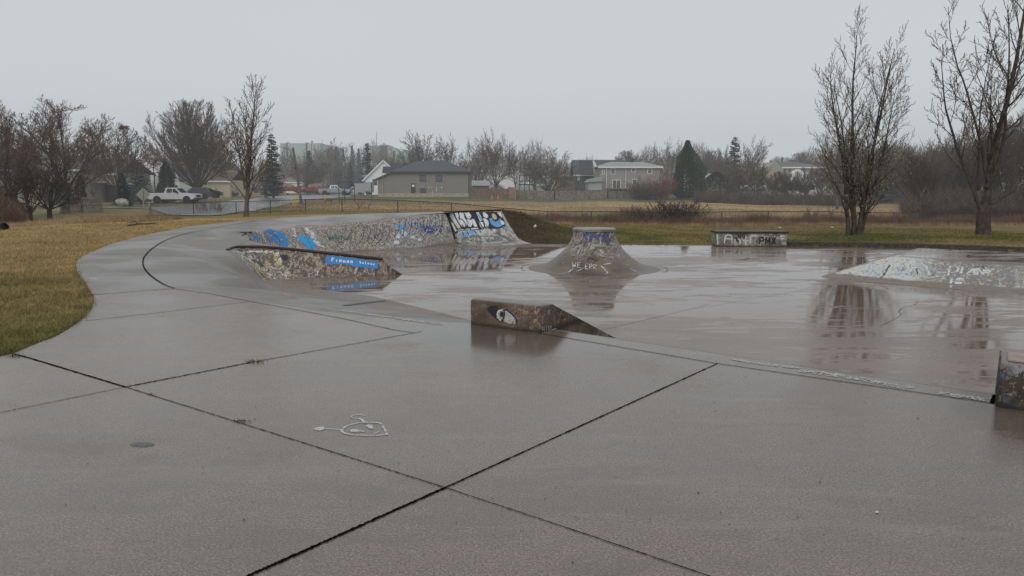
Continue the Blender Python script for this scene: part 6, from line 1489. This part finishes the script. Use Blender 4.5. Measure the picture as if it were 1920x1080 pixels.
# sheds
house(919, 944, 132, 351, 345, 4, 'gable_y', 'sid_lgrey', 'rf_light', 'little pale shed peeking over the board fence', name='shed', cat='shed', found=False, ybase=364, over=.15)
house(886, 917, 138, 346, 340, 5, 'gable_x', 'rf_grey', 'rf_light', 'low grey shed right of the bungalow', name='shed', cat='shed', found=False, ybase=362, over=.2)
house(934, 965, 150, 338, 331, 6, 'gable_y', 'sid_white', 'rf_grey', 'white outbuilding behind the tall dense tree', name='outbuilding', cat='outbuilding', found=False, ybase=362, over=.2)
house(1008, 1035, 140, 346, 338, 5, 'gable_x', 'sid_lgrey', 'rf_grey', 'pale shed behind the spreading tree', name='shed', cat='shed', found=False, ybase=366, over=.2)
house(1045, 1078, 135, 334, 330, 5, 'flat', 'wood_brown', 'rf_brown', 'brown flat roofed shed left of the slate house', name='shed', cat='shed', found=False, ybase=362)
# deck frame
g = T_at(988, 124); o = empty('deck_frame', (g.x, 124, g.z), 0, 'tall dark timber deck frame standing above the board fence', 'deck'); s_ = 124/F
mb = MB()
for x_ in (-14,-4.5,4.5,14): mb.box(x_*s_-.06, x_*s_+.06, -.06, .06, -.3, (367-326)*s_)
mb.build('post', M['trim_dark'], o); mb = MB()
for yy in (327,338,345): mb.box(-14*s_, 14*s_, -.1, .1, (367-yy)*s_-.12, (367-yy)*s_)
mb.box(-14*s_, 14*s_, 0, 2.5, (367-345)*s_, (367-344)*s_); mb.build('railing', M['trim_dark'], o)

# ------------------------------------------------------------------ fences
def board_fence(pts, h, mat, label, bw=.16, name='board_fence', rails=False, gap=.012):
    """pts list of (px, D, ybase or None)"""
    W = [T_at(px, D) for px, D in pts]; o = empty(name, tuple(W[0]), 0, label, 'fence'); rg_ = random.Random(len(pts)*7+int(pts[0][0])); mb = MB(); pm_ = MB(); rm_ = MB()
    for a, b in zip(W[:-1], W[1:]):
        L = (b-a).length; d = (b-a).normalized(); n = int(L/bw)
        for i in range(n):
            p = a + (b-a)*(i/n) - W[0]; q = a + (b-a)*((i+1)/n) - W[0]; q = q - d*gap
            z = p.z; hh = h*rg_.uniform(.965,1.0); y_ = rg_.uniform(-.008,.008)
            mb.quad((p.x,p.y+y_,z-.15),(q.x,q.y+y_,z-.15),(q.x,q.y+y_,z+hh),(p.x,p.y+y_,z+hh))
        m = max(1,int(L/2.4))
        for i in range(m+1):
            p = a + (b-a)*(i/m) - W[0]; pm_.box(p.x-.05,p.x+.05,p.y-.11,p.y-.01,p.z-.2,p.z+h*1.03)
        if rails:
            for f in (.12,.5,.88): rm_.beam(a-W[0]+Vector((0,-.04,h*f)), b-W[0]+Vector((0,-.04,h*f)), .05, .09)
    mb.build('boards', M[mat], o, fix=False); pm_.build('post', M[mat], o)
    if rm_.f: rm_.build('rail', M[mat], o)
    return o
board_fence([(880,122),(953,120)], 1.5, 'wood_brown', 'brown board fence right of the grey bungalow')
board_fence([(953,120),(967,108)], 1.75, 'cedarwood', 'short new orange cedar fence section angled toward the field')
board_fence([(967,110),(1040,112),(1140,115)], 1.35, 'wood', 'long weathered grey board fence below the spreading tree')
board_fence([(1140,115),(1245,118)], 1.2, 'wood', 'grey fence in front of the taupe house', gap=.05)
board_fence([(126,66),(150,65.5)], 1.25, 'wood_brown', 'brown fence end beside the grey panel', rails=True)
board_fence([(151,65.5),(188.5,65)], 1.30, 'wood', 'leaning grey wooden fence panel by the road on the left', rails=True, bw=.13, gap=.03)
# chain link
t = NT('chain_link_mesh'); v = t.coord('UV'); sp = t.new('ShaderNodeSeparateXYZ'); t.l.new(v, sp.inputs[0])
a_ = t.math('PINGPONG', t.math('ADD', sp.outputs[0], sp.outputs[1]), .05); b_ = t.math('PINGPONG', t.math('SUBTRACT', sp.outputs[0], sp.outputs[1]), .05)
mk_ = t.math('MAXIMUM', t.step(a_, .008, .006), t.step(b_, .008, .006)); t.set(color=(.06,.055,.05), rough=.6, alpha=mk_); M['mesh'] = t.m
M['post'] = simple('dark_fence_post', (.045,.035,.03), .6, .3, 8)
def chain(pts, h, label, post=3.0, mesh=True, thick=.028):
    W = [T_at(px, D) for px, D in pts]; o = empty('chain_link_fence', tuple(W[0]), 0, label, 'fence'); O_ = W[0]
    path = []
    for a, b in zip(W[:-1], W[1:]):
        n = max(1, int(round((b-a).length/post)))
        for i in range(n): p = a.lerp(b, i/n); p.z = tz(p.x, p.y); path.append(p)
    path.append(W[-1]); rg_ = random.Random(9)
    for p in path:
        q = p-O_; mb = MB(); mb.tube([q-Vector((0,0,.2)), q+Vector((rg_.gauss(0,.02),0,h*1.02))], thick, 6); mb.build('post', M['post'], o)
    mb = MB(); mb.tube([p-O_+Vector((0,0,h)) for p in path], .024, 5); mb.build('top_rail', M['post'], o)
    if mesh:
        mb = MB(); mb.grid([[p-O_+Vector((0,.02,.03)), p-O_+Vector((0,.02,h))] for p in path]); m = mb.build('wire_mesh', M['mesh'], o, fix=False)
        ul = m.data.uv_layers.new(name='uv'); u = 0; us = []
        for i, p in enumerate(path):
            if i: u += (p-path[i-1]).length
            us += [(u,0),(u,h)]
        for l_ in m.data.loops: ul.data[l_.index].uv = us[l_.vertex_index]
    return o
chain([(944,50),(1355,50.5),(1700,52),(2050,54)], .86, 'long rusty chain link fence running behind the bowl to the wood', 3.0)
chain([(278,50),(360,51),(440,50),(640,47.5),(944,50)], .84, 'chain link fence ducking behind the curved path on the left', 3.2)
g = T_at(278, 47); mb = MB(); mb.tube([(0,0,-.3),(0,0,.86)], .085, 8); tag(mb.build('fence_post', M['wood'], loc=g), 'thick weathered end post where the left chain link fence starts', 'post')

# ------------------------------------------------------------------ road, drives
def strip(name, near, farp, mat, nseg=8, rise=.05, kind='structure'):
    n = max(len(near), len(farp)); mb = MB(); rows = []
    A_ = [T_at(*p) for p in near]; B_ = [T_at(*p) for p in farp]
    A_ = crom(A_, nseg); B_ = crom(B_, nseg)
    for a, b in zip(A_, B_):
        r = []
        for k in range(9):
            p = a.lerp(b, k/8); p.z = tz(p.x, p.y)+rise; r.append(p)
        rows.append(r)
    mb.grid(rows); o = mb.build(name, M[mat], fix=False)
    if sum(p.normal.z for p in o.data.polygons) < 0: o.data.flip_normals()
    return tag(o, kind=kind)
def Dy(px, y):  # distance at which the ground appears at image row y
    p = GT(px, y, 30, 400); return (px, p.y)
M['asph'] = concrete('wet_asphalt', (.20,.20,.205), wet=.7, stain=.1, micro=.3, speck=.2)
strip('road', [Dy(283,393.5),Dy(345,405),Dy(430,401),Dy(500,390),Dy(560,379),Dy(600,373),Dy(660,368.5)], [Dy(265,391),Dy(310,388),Dy(370,383.5),Dy(425,379),Dy(475,373),Dy(540,367.5),Dy(640,364.5)], 'asph')
strip('road_shoulder', [Dy(120,390.6),Dy(190,390.8),Dy(240,392),Dy(283,393.5)], [Dy(120,388.4),Dy(190,388.6),Dy(235,389.6),Dy(265,390.8)], 'asph', rise=.06)
strip('driveway', [Dy(245,381.6),Dy(300,381.6),Dy(370,381)], [Dy(245,378.6),Dy(300,378.6),Dy(385,377.5)], 'asph', rise=.07)
strip('pale_driveway', [(1270,121),(1300,119),(1338,118)], [(1300,135),(1318,140),(1345,138)], 'asph', rise=.12)
strip('parking_pad', [Dy(655,366.5),Dy(710,367)], [Dy(655,363),Dy(710,363)], 'asph', rise=.07)

# ------------------------------------------------------------------ vehicles
def carpaint(name, c, metal=.2): t = NT(name); n = t.noise(t.coord(), 3, 3, .6); t.set(color=t.mix(n, tuple(x*.9 for x in c), c), rough=.28, metal=metal, coat=.5); return t.m
M['tyre'] = simple('tyre_rubber', (.015,.015,.016), .8, .2); M['rim'] = simple('alloy_rim', (.25,.25,.26), .4, .2, metal=.6); M['rim_dark'] = simple('black_rim', (.03,.03,.032), .4, .2, metal=.4)
M['glass'] = simple('tinted_car_glass', (.02,.024,.028), .06, .3, 1, spec=.7); M['lamp'] = simple('head_lamp', (.6,.62,.65), .15, .1); M['tail'] = simple('tail_lamp', (.35,.02,.015), .25, .1); M['plastic'] = simple('black_plastic', (.025,.025,.027), .6, .2)
def wheel(par, x, y, r, rim='rim', w=.24):
    s = -1 if y < 0 else 1; mb = MB(); mb.lathe([(r*.62,-w/2),(r*.95,-w/2),(r,-w*.3),(r,w*.3),(r*.95,w/2),(r*.62,w/2)], (x,y,r), 20, 'y'); o = mb.build('wheel', M['tyre'], par)
    mb = MB(); yy = y+s*(w/2); 
    mb.lathe([(r*.64,yy-s*.03),(r*.6,yy+s*.005),(r*.18,yy-s*.02),(r*.12,yy+s*.01)], (x,0,r), 12, 'y'); mb.build('rim', M[rim], o)
def arch(mb, x, y, r):
    s = -1 if y < 0 else 1; mb.lathe([(r*1.18,y-s*.05),(r*1.18,y+s*.012),(r*1.0,y+s*.012)], (x,0,r), 20, 'y')
def pickup(px, D, rz, paintm, label, ybase=None, rim='rim_dark', L=5.9, group=None, dark_trim=True, dx=0):
    g = T_at(px, D); z = g.z+.06 if ybase is None else P(px, ybase, D).z; o = empty('pickup_truck', (g.x, D, z), rz, label, 'pickup truck', group); h = L/2; W = .98
    # local +x is front
    mb = MB(); mb.prism([(-h,.55),(-h,1.22),(-h*.25,1.25),(-h*.25,1.22),(h*.42,1.22),(h*.93,1.15),(h,1.0),(h,.55),(h*.85,.45),(-h*.9,.48)], -W, W); b = mb.build('body', M[paintm], o)
    bm = bmesh.new(); bm.from_mesh(b.data); bmesh.ops.bevel(bm, geom=[e for e in bm.edges if abs(e.verts[0].co.y-e.verts[1].co.y) < .01], offset=.06, segments=2, affect='EDGES'); bm.to_mesh(b.data); bm.free()
    c0, c1, c2_, c3_ = -h*.27, -h*.22, h*.17, h*.45; mb = MB(); Wi = W*.86; n = 0
    lo = [(c0,1.2),(c3_,1.2)]; hi = [(c1,1.88),(c2_,1.9)]
    mb.v = [(c0,-W*.95,1.2),(c3_,-W*.95,1.2),(c3_,W*.95,1.2),(c0,W*.95,1.2),(c1,-Wi*.92,1.86),(c2_,-Wi*.92,1.88),(c2_,Wi*.92,1.88),(c1,Wi*.92,1.86)]; mb.f = [(0,3,2,1),(4,5,6,7),(0,1,5,4),(1,2,6,5),(2,3,7,6),(3,0,4,7)]
    cb = mb.build('cab', M[paintm], o); bm = bmesh.new(); bm.from_mesh(cb.data); bmesh.ops.bevel(bm, geom=[e for e in bm.edges if min(v.co.z for v in e.verts) > 1.5], offset=.06, segments=2, affect='EDGES'); bm.to_mesh(cb.data); bm.free()
    for s in (-1,1):
        f = lambda x, z: (x, s*(W*.95 + (Wi*.92-W*.95)*(z-1.2)/.67 + .012), z)
        for xa, xb, xc, xd in ((c0+.22, (c0+c3_)/2-.12, (c0+c3_)/2-.12, c1+.2), ((c0+c3_)/2-.02, c3_-.32, c2_-.02, (c0+c3_)/2-.02)):
            mb = MB(); mb.poly([f(xa,1.27), f(xb,1.27), f(xc,1.75), f(xd,1.75)]); mb.build('side_window', M['glass'], o)
        mb = MB(); mb.box(c3_-.55, c3_-.38, s*(W*1.0) if s > 0 else -W*1.18, W*1.18 if s > 0 else -W, 1.22, 1.4); mb.build('mirror', M['plastic'], o)
    e = .015; mb = MB(); mb.poly([(c3_-.08+e,-W*.85,1.27),(c3_-.08+e,W*.85,1.27),(c2_+.08+e,Wi*.82,1.8),(c2_+.08+e,-Wi*.82,1.8)]); mb.build('windscreen', M['glass'], o)
    mb = MB(); mb.poly([(c0-e+.01,-W*.8,1.3),(c0-e+.01,W*.8,1.3),(c1-e-.01,Wi*.78,1.78),(c1-e-.01,-Wi*.78,1.78)]); mb.build('rear_window', M['glass'], o)
    mb = MB(); mb.box(-h+.1, -h*.3, -W*.88, W*.88, 1.235, 1.262); mb.build('bed_cover', M['plastic'], o)
    mb = MB(); mb.box(h-.03, h+.03, -W*.55, W*.55, .72, 1.05); mb.build('grille', M['plastic'], o)
    mb = MB(); mb.box(h-.12, h+.09, -W, W, .42, .66); mb.box(-h-.1, -h+.1, -W, W, .45, .64); mb.build('bumper', M['plastic' if dark_trim else 'rim'], o)
    for s in (-1,1):
        mb = MB(); mb.box(h-.25, h+.02, s*W*.6 if s > 0 else -W-.01, W+.01 if s > 0 else -W*.6, .86, 1.06); mb.build('headlight', M['lamp'], o)
        mb = MB(); mb.box(-h-.015, -h+.1, s*W*.86 if s > 0 else -W-.01, W+.01 if s > 0 else -W*.86, .8, 1.15); mb.build('tail_light', M['tail'], o)
        for x_ in (-h*.58, h*.66): wheel(o, x_, s*(W-.10), .42, rim)
        mb = MB()
        for x_ in (-h*.58, h*.66): arch(mb, x_, s*W, .42)
        mb.box(-h*.35, h*.45, s*(W-.02)-.08, s*(W-.02)+.08, .36, .48); mb.build('wheel_arch_trim', M['plastic'], o)
    return o
def car(px, D, rz, paintm, label, kind='suv', ybase=None, L=4.6, group=None):
    g = T_at(px, D); z = g.z+.06 if ybase is None else P(px, ybase, D).z; o = empty('parked_car', (g.x, D, z), rz, label, 'car', group); h = L/2; W = .92; Ht = 1.66 if kind == 'suv' else 1.45
    mb = MB(); mb.prism([(-h,.42),(-h*1.0,.85),(-h*.95,1.0),(h*.35,1.0),(h*.88,.88),(h,.7),(h*.98,.38),(-h*.9,.34)], -W, W); b = mb.build('body', M[paintm], o)
    bm = bmesh.new(); bm.from_mesh(b.data); bmesh.ops.bevel(bm, geom=[e for e in bm.edges if abs(e.verts[0].co.y-e.verts[1].co.y) < .01], offset=.07, segments=2, affect='EDGES'); bm.to_mesh(b.data); bm.free()
    a0, a1, a2, a3 = (-h*.93, -h*.72, h*.08, h*.42) if kind == 'suv' else (-h*.72, -h*.42, h*.08, h*.42); Wi = W*.78
    mb = MB(); mb.v = [(a0,-W*.94,.98),(a3,-W*.94,.98),(a3,W*.94,.98),(a0,W*.94,.98),(a1,-Wi,Ht-.03),(a2,-Wi,Ht),(a2,Wi,Ht),(a1,Wi,Ht-.03)]; mb.f = [(0,3,2,1),(4,5,6,7),(0,1,5,4),(1,2,6,5),(2,3,7,6),(3,0,4,7)]
    cb = mb.build('cabin', M[paintm], o); bm = bmesh.new(); bm.from_mesh(cb.data); bmesh.ops.bevel(bm, geom=[e for e in bm.edges if min(v.co.z for v in e.verts) > 1.2], offset=.06, segments=2, affect='EDGES'); bm.to_mesh(cb.data); bm.free()
    for s in (-1,1):
        f = lambda x, z: (x, s*(W*.94+(Wi-W*.94)*(z-.98)/(Ht-.98)+.012), z); zt = Ht-.13; m_ = (a0+a3)/2
        for xa, xb, xc, xd in ((a0+.28, m_-.1, m_-.1, a1+.12), (m_-.02, a3-.3, a2-.02, m_-.02)):
            mb = MB(); mb.poly([f(xa,1.04), f(xb,1.04), f(xc,zt), f(xd,zt)]); mb.build('side_window', M['glass'], o)
        mb = MB(); mb.box(h-.3, h-.02, s*W*.62 if s > 0 else -W-.005, W+.005 if s > 0 else -W*.62, .68, .82); mb.build('headlight', M['lamp'], o)
        mb = MB(); mb.box(-h-.01, -h+.2, s*W*.62 if s > 0 else -W-.005, W+.005 if s > 0 else -W*.62, .76, .92); mb.build('tail_light', M['tail'], o)
        for x_ in (-h*.6, h*.62): wheel(o, x_, s*(W-.10), .35, 'rim', .2)
        mb = MB()
        for x_ in (-h*.6, h*.62): arch(mb, x_, s*W, .35)
        mb.build('wheel_arch_trim', M['plastic'], o)
    e = .015; mb = MB(); mb.poly([(a3-.05+e,-W*.82,1.05),(a3-.05+e,W*.82,1.05),(a2+.06+e,Wi*.88,Ht-.1),(a2+.06+e,-Wi*.88,Ht-.1)]); mb.build('windscreen', M['glass'], o)
    mb = MB(); mb.poly([(a0+.06-e,-W*.8,1.08),(a0+.06-e,W*.8,1.08),(a1-.03-e,Wi*.86,Ht-.12),(a1-.03-e,-Wi*.86,Ht-.12)]); mb.build('rear_window', M['glass'], o)
    return o
M['c_white'] = carpaint('white_car_paint', (.68,.70,.72), 0); M['c_red'] = carpaint('red_car_paint', (.30,.025,.02)); M['c_silver'] = carpaint('silver_car_paint', (.42,.46,.50), .4); M['c_grey'] = carpaint('dark_grey_car_paint', (.06,.065,.075)); M['c_plum'] = carpaint('dark_plum_car_paint', (.055,.03,.04)); M['c_black'] = carpaint('black_car_paint', (.012,.012,.014))
pickup(326, 91, R_(-3), 'c_white', 'white crew cab pickup parked in the driveway at left', ybase=381)
car(362, 104, R_(205), 'c_grey', 'dark grey SUV parked behind the white pickup', ybase=373.5)
car(419, 130, R_(172), 'c_plum', 'dark plum SUV parked before the cream bungalow', ybase=370.5)
car(385, 112, R_(190), 'c_black', 'black car half hidden between the white pickup and the plum SUV', 'sedan', ybase=371)
car(493, 150, R_(15), 'c_grey', 'grey car under the ragged spruce', 'sedan', ybase=361.5)
pickup(541, 152, R_(8), 'c_red', 'bright red pickup seen side on left of the leaning pole', ybase=362, rim='rim')
car(566, 165, R_(5), 'c_red', 'small red car right behind the leaning pole', 'sedan', ybase=360)
car(568, 178, R_(0), 'c_white', 'white car beyond the leaning pole', 'sedan', ybase=358, L=4.6)
pickup(587, 146, R_(98), 'c_red', 'red pickup showing its tailgate on the road', ybase=363.5, rim='rim')
pickup(597, 160, R_(95), 'c_red', 'second red vehicle parked beyond the red pickup tailgate', ybase=361, rim='rim')
pickup(628, 141, R_(-3), 'c_silver', 'silver crew cab pickup parked before the small dark spruce', ybase=366)
car(664, 150, R_(175), 'c_white', 'white SUV parked between the silver pickup and the cargo trailer', ybase=365.5)
car(1413, 128, R_(178), 'c_white', 'white SUV parked behind the shrub trees on the right', ybase=358.5)
pickup(1490, 124, R_(180), 'c_black', 'black pickup parked before the beige house', ybase=361)
# cargo trailer
g = T_at(683, 138); z = P(683, 365.5, 138).z; o = empty('cargo_trailer', (g.x, 138, z), 0, 'grey enclosed cargo trailer beside the grey bungalow', 'trailer'); mb = MB(); mb.box(-1.6,1.55,-1,1,.45,2.1); b = mb.build('body', M['sid_lgrey'], o)
mb = MB(); mb.box(-1.63,1.58,-1.03,1.03,2.08,2.16); mb.box(-1.63,1.58,-1.03,-.99,.42,.5); mb.build('trim', M['rim'], o); wheel(o, .75, -1.05, .35); wheel(o, .75, 1.05, .35)
mb = MB(); mb.prism([(.3,.6),(1.2,.6),(1.1,.82),(.4,.82)], -1.22, -1.0); mb.build('mudguard', M['rim'], o)
# ------------------------------------------------------------------ street furniture
M['pole'] = simple('grey_timber_pole', (.13,.115,.10), .85, .3, 4, bump=.3)
g = T_at(564, 82); o = empty('utility_pole', tuple(g), 0, 'leaning wooden utility pole beside the yellow bollards', 'utility pole'); H = P(552,277,82).z - g.z; dx = (552-564)*82/F
mb = MB(); mb.tube([(0,0,-.2),(dx*.5,0,H*.5),(dx,0,H)], [.17,.14,.11], 10); mb.build('pole', M['pole'], o)
mb = MB(); mb.box(dx*.62-.14, dx*.62+.0, -.22, -.1, H*.62, H*.66); mb.build('bracket', M['plastic'], o)
def upole(px, D, ytop, label, tr=False, lean=0):
    g = T_at(px, D); o = empty('utility_pole', tuple(g), 0, label, 'utility pole'); H = P(px,ytop,D).z-g.z; mb = MB(); mb.tube([(0,0,-.2),(lean,0,H)], [.2,.13], 8); mb.build('pole', M['pole'], o)
    if tr: mb = MB(); mb.lathe([(.28,H*.78),(.3,H*.79),(.3,H*.88),(.2,H*.9)], (.3,-.2,0), 10); mb.build('transformer', M['rim'], o)
    return P(px,ytop,D)
w1_ = upole(620, 178, 283, 'bare utility pole, left of the two tall ones behind the silver pickup', lean=-.8); w2_ = upole(623.5, 150, 287, 'straight utility pole directly behind the silver pickup'); w3_ = upole(644, 168, 297, 'utility pole carrying a grey transformer', tr=True)
mb = MB(); mb.beam(P(618,310,176), P(590,298.5,150), .12); mb.beam(P(641,318,166), P(626,309,150), .12); mb.tube([P(589,298.5,150),P(586,299,150)], .2, 5); tag(mb.build('street_lamp_arm', M['rim']), 'thin pale street lamp arms reaching over the road', 'lamp arm')
top_ = P(552,277,82)
def cable(a, b, sag, label, r=.018):
    pts = [a.lerp(b, k/16) - Vector((0,0,sag*4*(k/16)*(1-k/16))) for k in range(17)]; mb = MB(); mb.tube(pts, r, 4); tag(mb.build('power_cable', M['post'], fix=False), label, 'cable')
cable(top_-Vector((0,0,.3)), P(500,262,60), .15, 'overhead cable running from the leaning pole up to the left')
cable(top_-Vector((0,0,2.2)), w1_-Vector((0,0,3.5)), .8, 'sagging cable from the leaning pole to the distant poles', .03); cable(w2_-Vector((0,0,.5)), w3_-Vector((0,0,1)), .5, 'short cable between the distant utility poles', .025)
M['yellow'] = simple('yellow_bollard_paint', (.62,.44,.03), .5, .15, 6)
for px, D, yt, l in ((548.8,77,369,'leftmost yellow bollard by the leaning pole'),(553.2,79,367.5,'middle yellow bollard by the leaning pole'),(556.6,80,366,'rightmost and tallest yellow bollard by the leaning pole')):
    g = T_at(px, D); mb = MB(); h = P(px,yt,D).z-g.z; mb.tube([(0,0,-.2),(0,0,h-.03),(0,0,h)], [.055,.055,.02], 10); tag(mb.build('bollard', M['yellow'], loc=g), l, 'bollard', 'yellow bollards')
g = T_at(609, 100); o = empty('fire_hydrant', (g.x,g.y,g.z), 0, 'yellow fire hydrant on the grass before the silver pickup', 'hydrant'); mb = MB(); mb.lathe([(.16,-.1),(.16,.08),(.11,.1),(.11,.5),(.15,.52),(.13,.62),(.04,.70)], n=14); mb.build('barrel', M['yellow'], o); mb = MB(); mb.box(-.22,.22,-.06,.06,.36,.47); mb.build('outlet', M['yellow'], o)
g = T_at(614.5, 88); o = empty('park_bench', tuple(g), R_(10), 'small dark bench on the grass right of the hydrant', 'bench'); mb = MB(); mb.box(-.45,.45,-.18,.18,.36,.42); mb.build('seat', M['plastic'], o)
for x_ in (-.36,.36): mb = MB(); mb.box(x_-.04,x_+.04,-.16,.16,-.1,.36); mb.build('leg', M['plastic'], o)
# goal/backstop frame
gA = T_at(635, 92); o = empty('backstop_frame', tuple(gA), 0, 'tall metal frame with thin posts in front of the cargo trailer', 'sports frame'); s_ = 92/F
mt = MB(); zt = P(635,341,92).z - gA.z
for x_, y_, yt in ((0,0,341),(5.5,1.5,353),(29,0,348),(61,0,342)): mb = MB(); mb.tube([(x_*s_,y_,-.3),(x_*s_,y_,P(635,yt,92).z-gA.z)], .05, 6); mb.build('post', M['post'], o)
mt.tube([(0,0,zt),(61*s_,0,zt-.05)], .035, 5); mt.build('crossbar', M['post'], o)
# diamond sign seen from behind
g = T_at(267, 58); o = empty('road_sign', (g.x, 58, g.z), 0, 'back of a grey diamond road sign left of the white pickup', 'road sign'); s_ = 58/F; zc = P(267,365,58).z-g.z; q = 13.2*s_
M['signback'] = simple('sign_back_metal', (.27,.26,.24), .5, .12, 5, metal=.3)
mb = MB(); mb.v = [(-q,0,zc),(0,0,zc-q),(q,0,zc),(0,0,zc+q),(-q,.02,zc),(0,.02,zc-q),(q,.02,zc),(0,.02,zc+q)]; mb.f = [(0,1,2,3),(7,6,5,4),(0,4,5,1),(1,5,6,2),(2,6,7,3),(3,7,4,0)]; mb.build('sign_panel', M['signback'], o)
mb = MB(); mb.box(-.03,.03,-.06,-.002,-.3,zc+q*.9); mb.build('post', M['signback'], o)
# boulder
rb_ = random.Random(4); bm = bmesh.new(); bmesh.ops.create_icosphere(bm, subdivisions=4, radius=1)
from mathutils import noise as mn
for v_ in bm.verts:
    p = v_.co.copy(); k = 1 + .22*mn.noise(p*1.3) + .09*mn.noise(p*3.1); v_.co = Vector((p.x*.68*k, p.y*.5*k, p.z*.42*k))
me = bpy.data.meshes.new('boulder'); bm.to_mesh(me); bm.free(); me.polygons.foreach_set('use_smooth', [True]*len(me.polygons)); M['rock'] = simple('pale_boulder_rock', (.30,.27,.23), .85, .35, 2, bump=.6); me.materials.append(M['rock'])
o = bpy.data.objects.new('boulder', me); col.objects.link(o); g = T_at(227, 80); o.location = (g.x, 80, P(227,379.5,80).z); tag(o, 'pale rounded boulder at the foot of the nest tree', 'boulder')
# fallen branch
mb = MB(); h_ = [GT(*p, 15) for p in ((240,425.5),(262,423),(278,422.5),(297,420.5))]; mb.tube([p+Vector((0,0,.05)) for p in h_], [.02,.028,.024,.01], 5); h2 = [h_[1]+Vector((0,0,.05)), h_[1]+Vector((-.2,.1,.12)), h_[1]+Vector((-.45,.1,.08))]; mb.tube(h2, [.02,.015,.008], 5)
tag(mb.build('fallen_branch', M['bark_dark'], fix=False), 'dark broken branch lying on the straw lawn beside the curved path', 'branch')
# culvert
g = GT(2, 432.5, 16, 60); mb = MB(); mb.lathe([(.17,-1.2),(.17,.12),(.135,.12),(.135,-1.1)], (0,0,0), 16, 'x')
for k in range(8): mb.lathe([(.172,-1+k*.14),(.185,-.97+k*.14),(.185,-.93+k*.14),(.172,-.9+k*.14)], (0,0,0), 16, 'x')
o = mb.build('culvert_pipe', M['plastic'], loc=g+Vector((0,0,.06)), smooth=False); o.rotation_euler = (0,0,R_(-12)); tag(o, 'end of a black corrugated pipe at the left edge of the lawn', 'pipe')
# cones
for px, l in ((922,'left orange traffic cone before the board fence'),(934,'right orange traffic cone before the board fence')):
    g = T_at(px, 112); o = empty('traffic_cone', tuple(g), 0, l, 'traffic cone', 'orange cones'); mb = MB(); mb.lathe([(.17,.03),(.04,.55),(.02,.56)], n=12); M.setdefault('orange', simple('orange_cone', (.7,.12,.02), .5, .1)); mb.build('cone', M['orange'], o); mb = MB(); mb.box(-.2,.2,-.2,.2,0,.04); mb.build('base', M['orange'], o)
# litter
g = GT(1002, 429.5, 24, 40); mb = MB(); mb.lathe([(.05,0),(.055,.10),(.035,.16),(.035,.2)], n=10); o = mb.build('litter_cup', M['trim'], loc=g+Vector((0,-.02,.04))); o.rotation_euler = (1.0,.3,0); tag(o, 'crumpled white cup lying on the muddy mound', 'litter')
for (px, y), l in (((1560,427),'scrap of white litter left of the multi-stemmed poplar'),((1462,427.5),'tiny white scrap on the far lawn right of the grind box')):
    g = GT(px, y, 24, 60); mb = MB(); mb.box(-.06,.06,-.04,.04,0,.05); tag(mb.build('litter_scrap', M['trim'], loc=g), l, 'litter')
# pink reddish patch behind taupe house
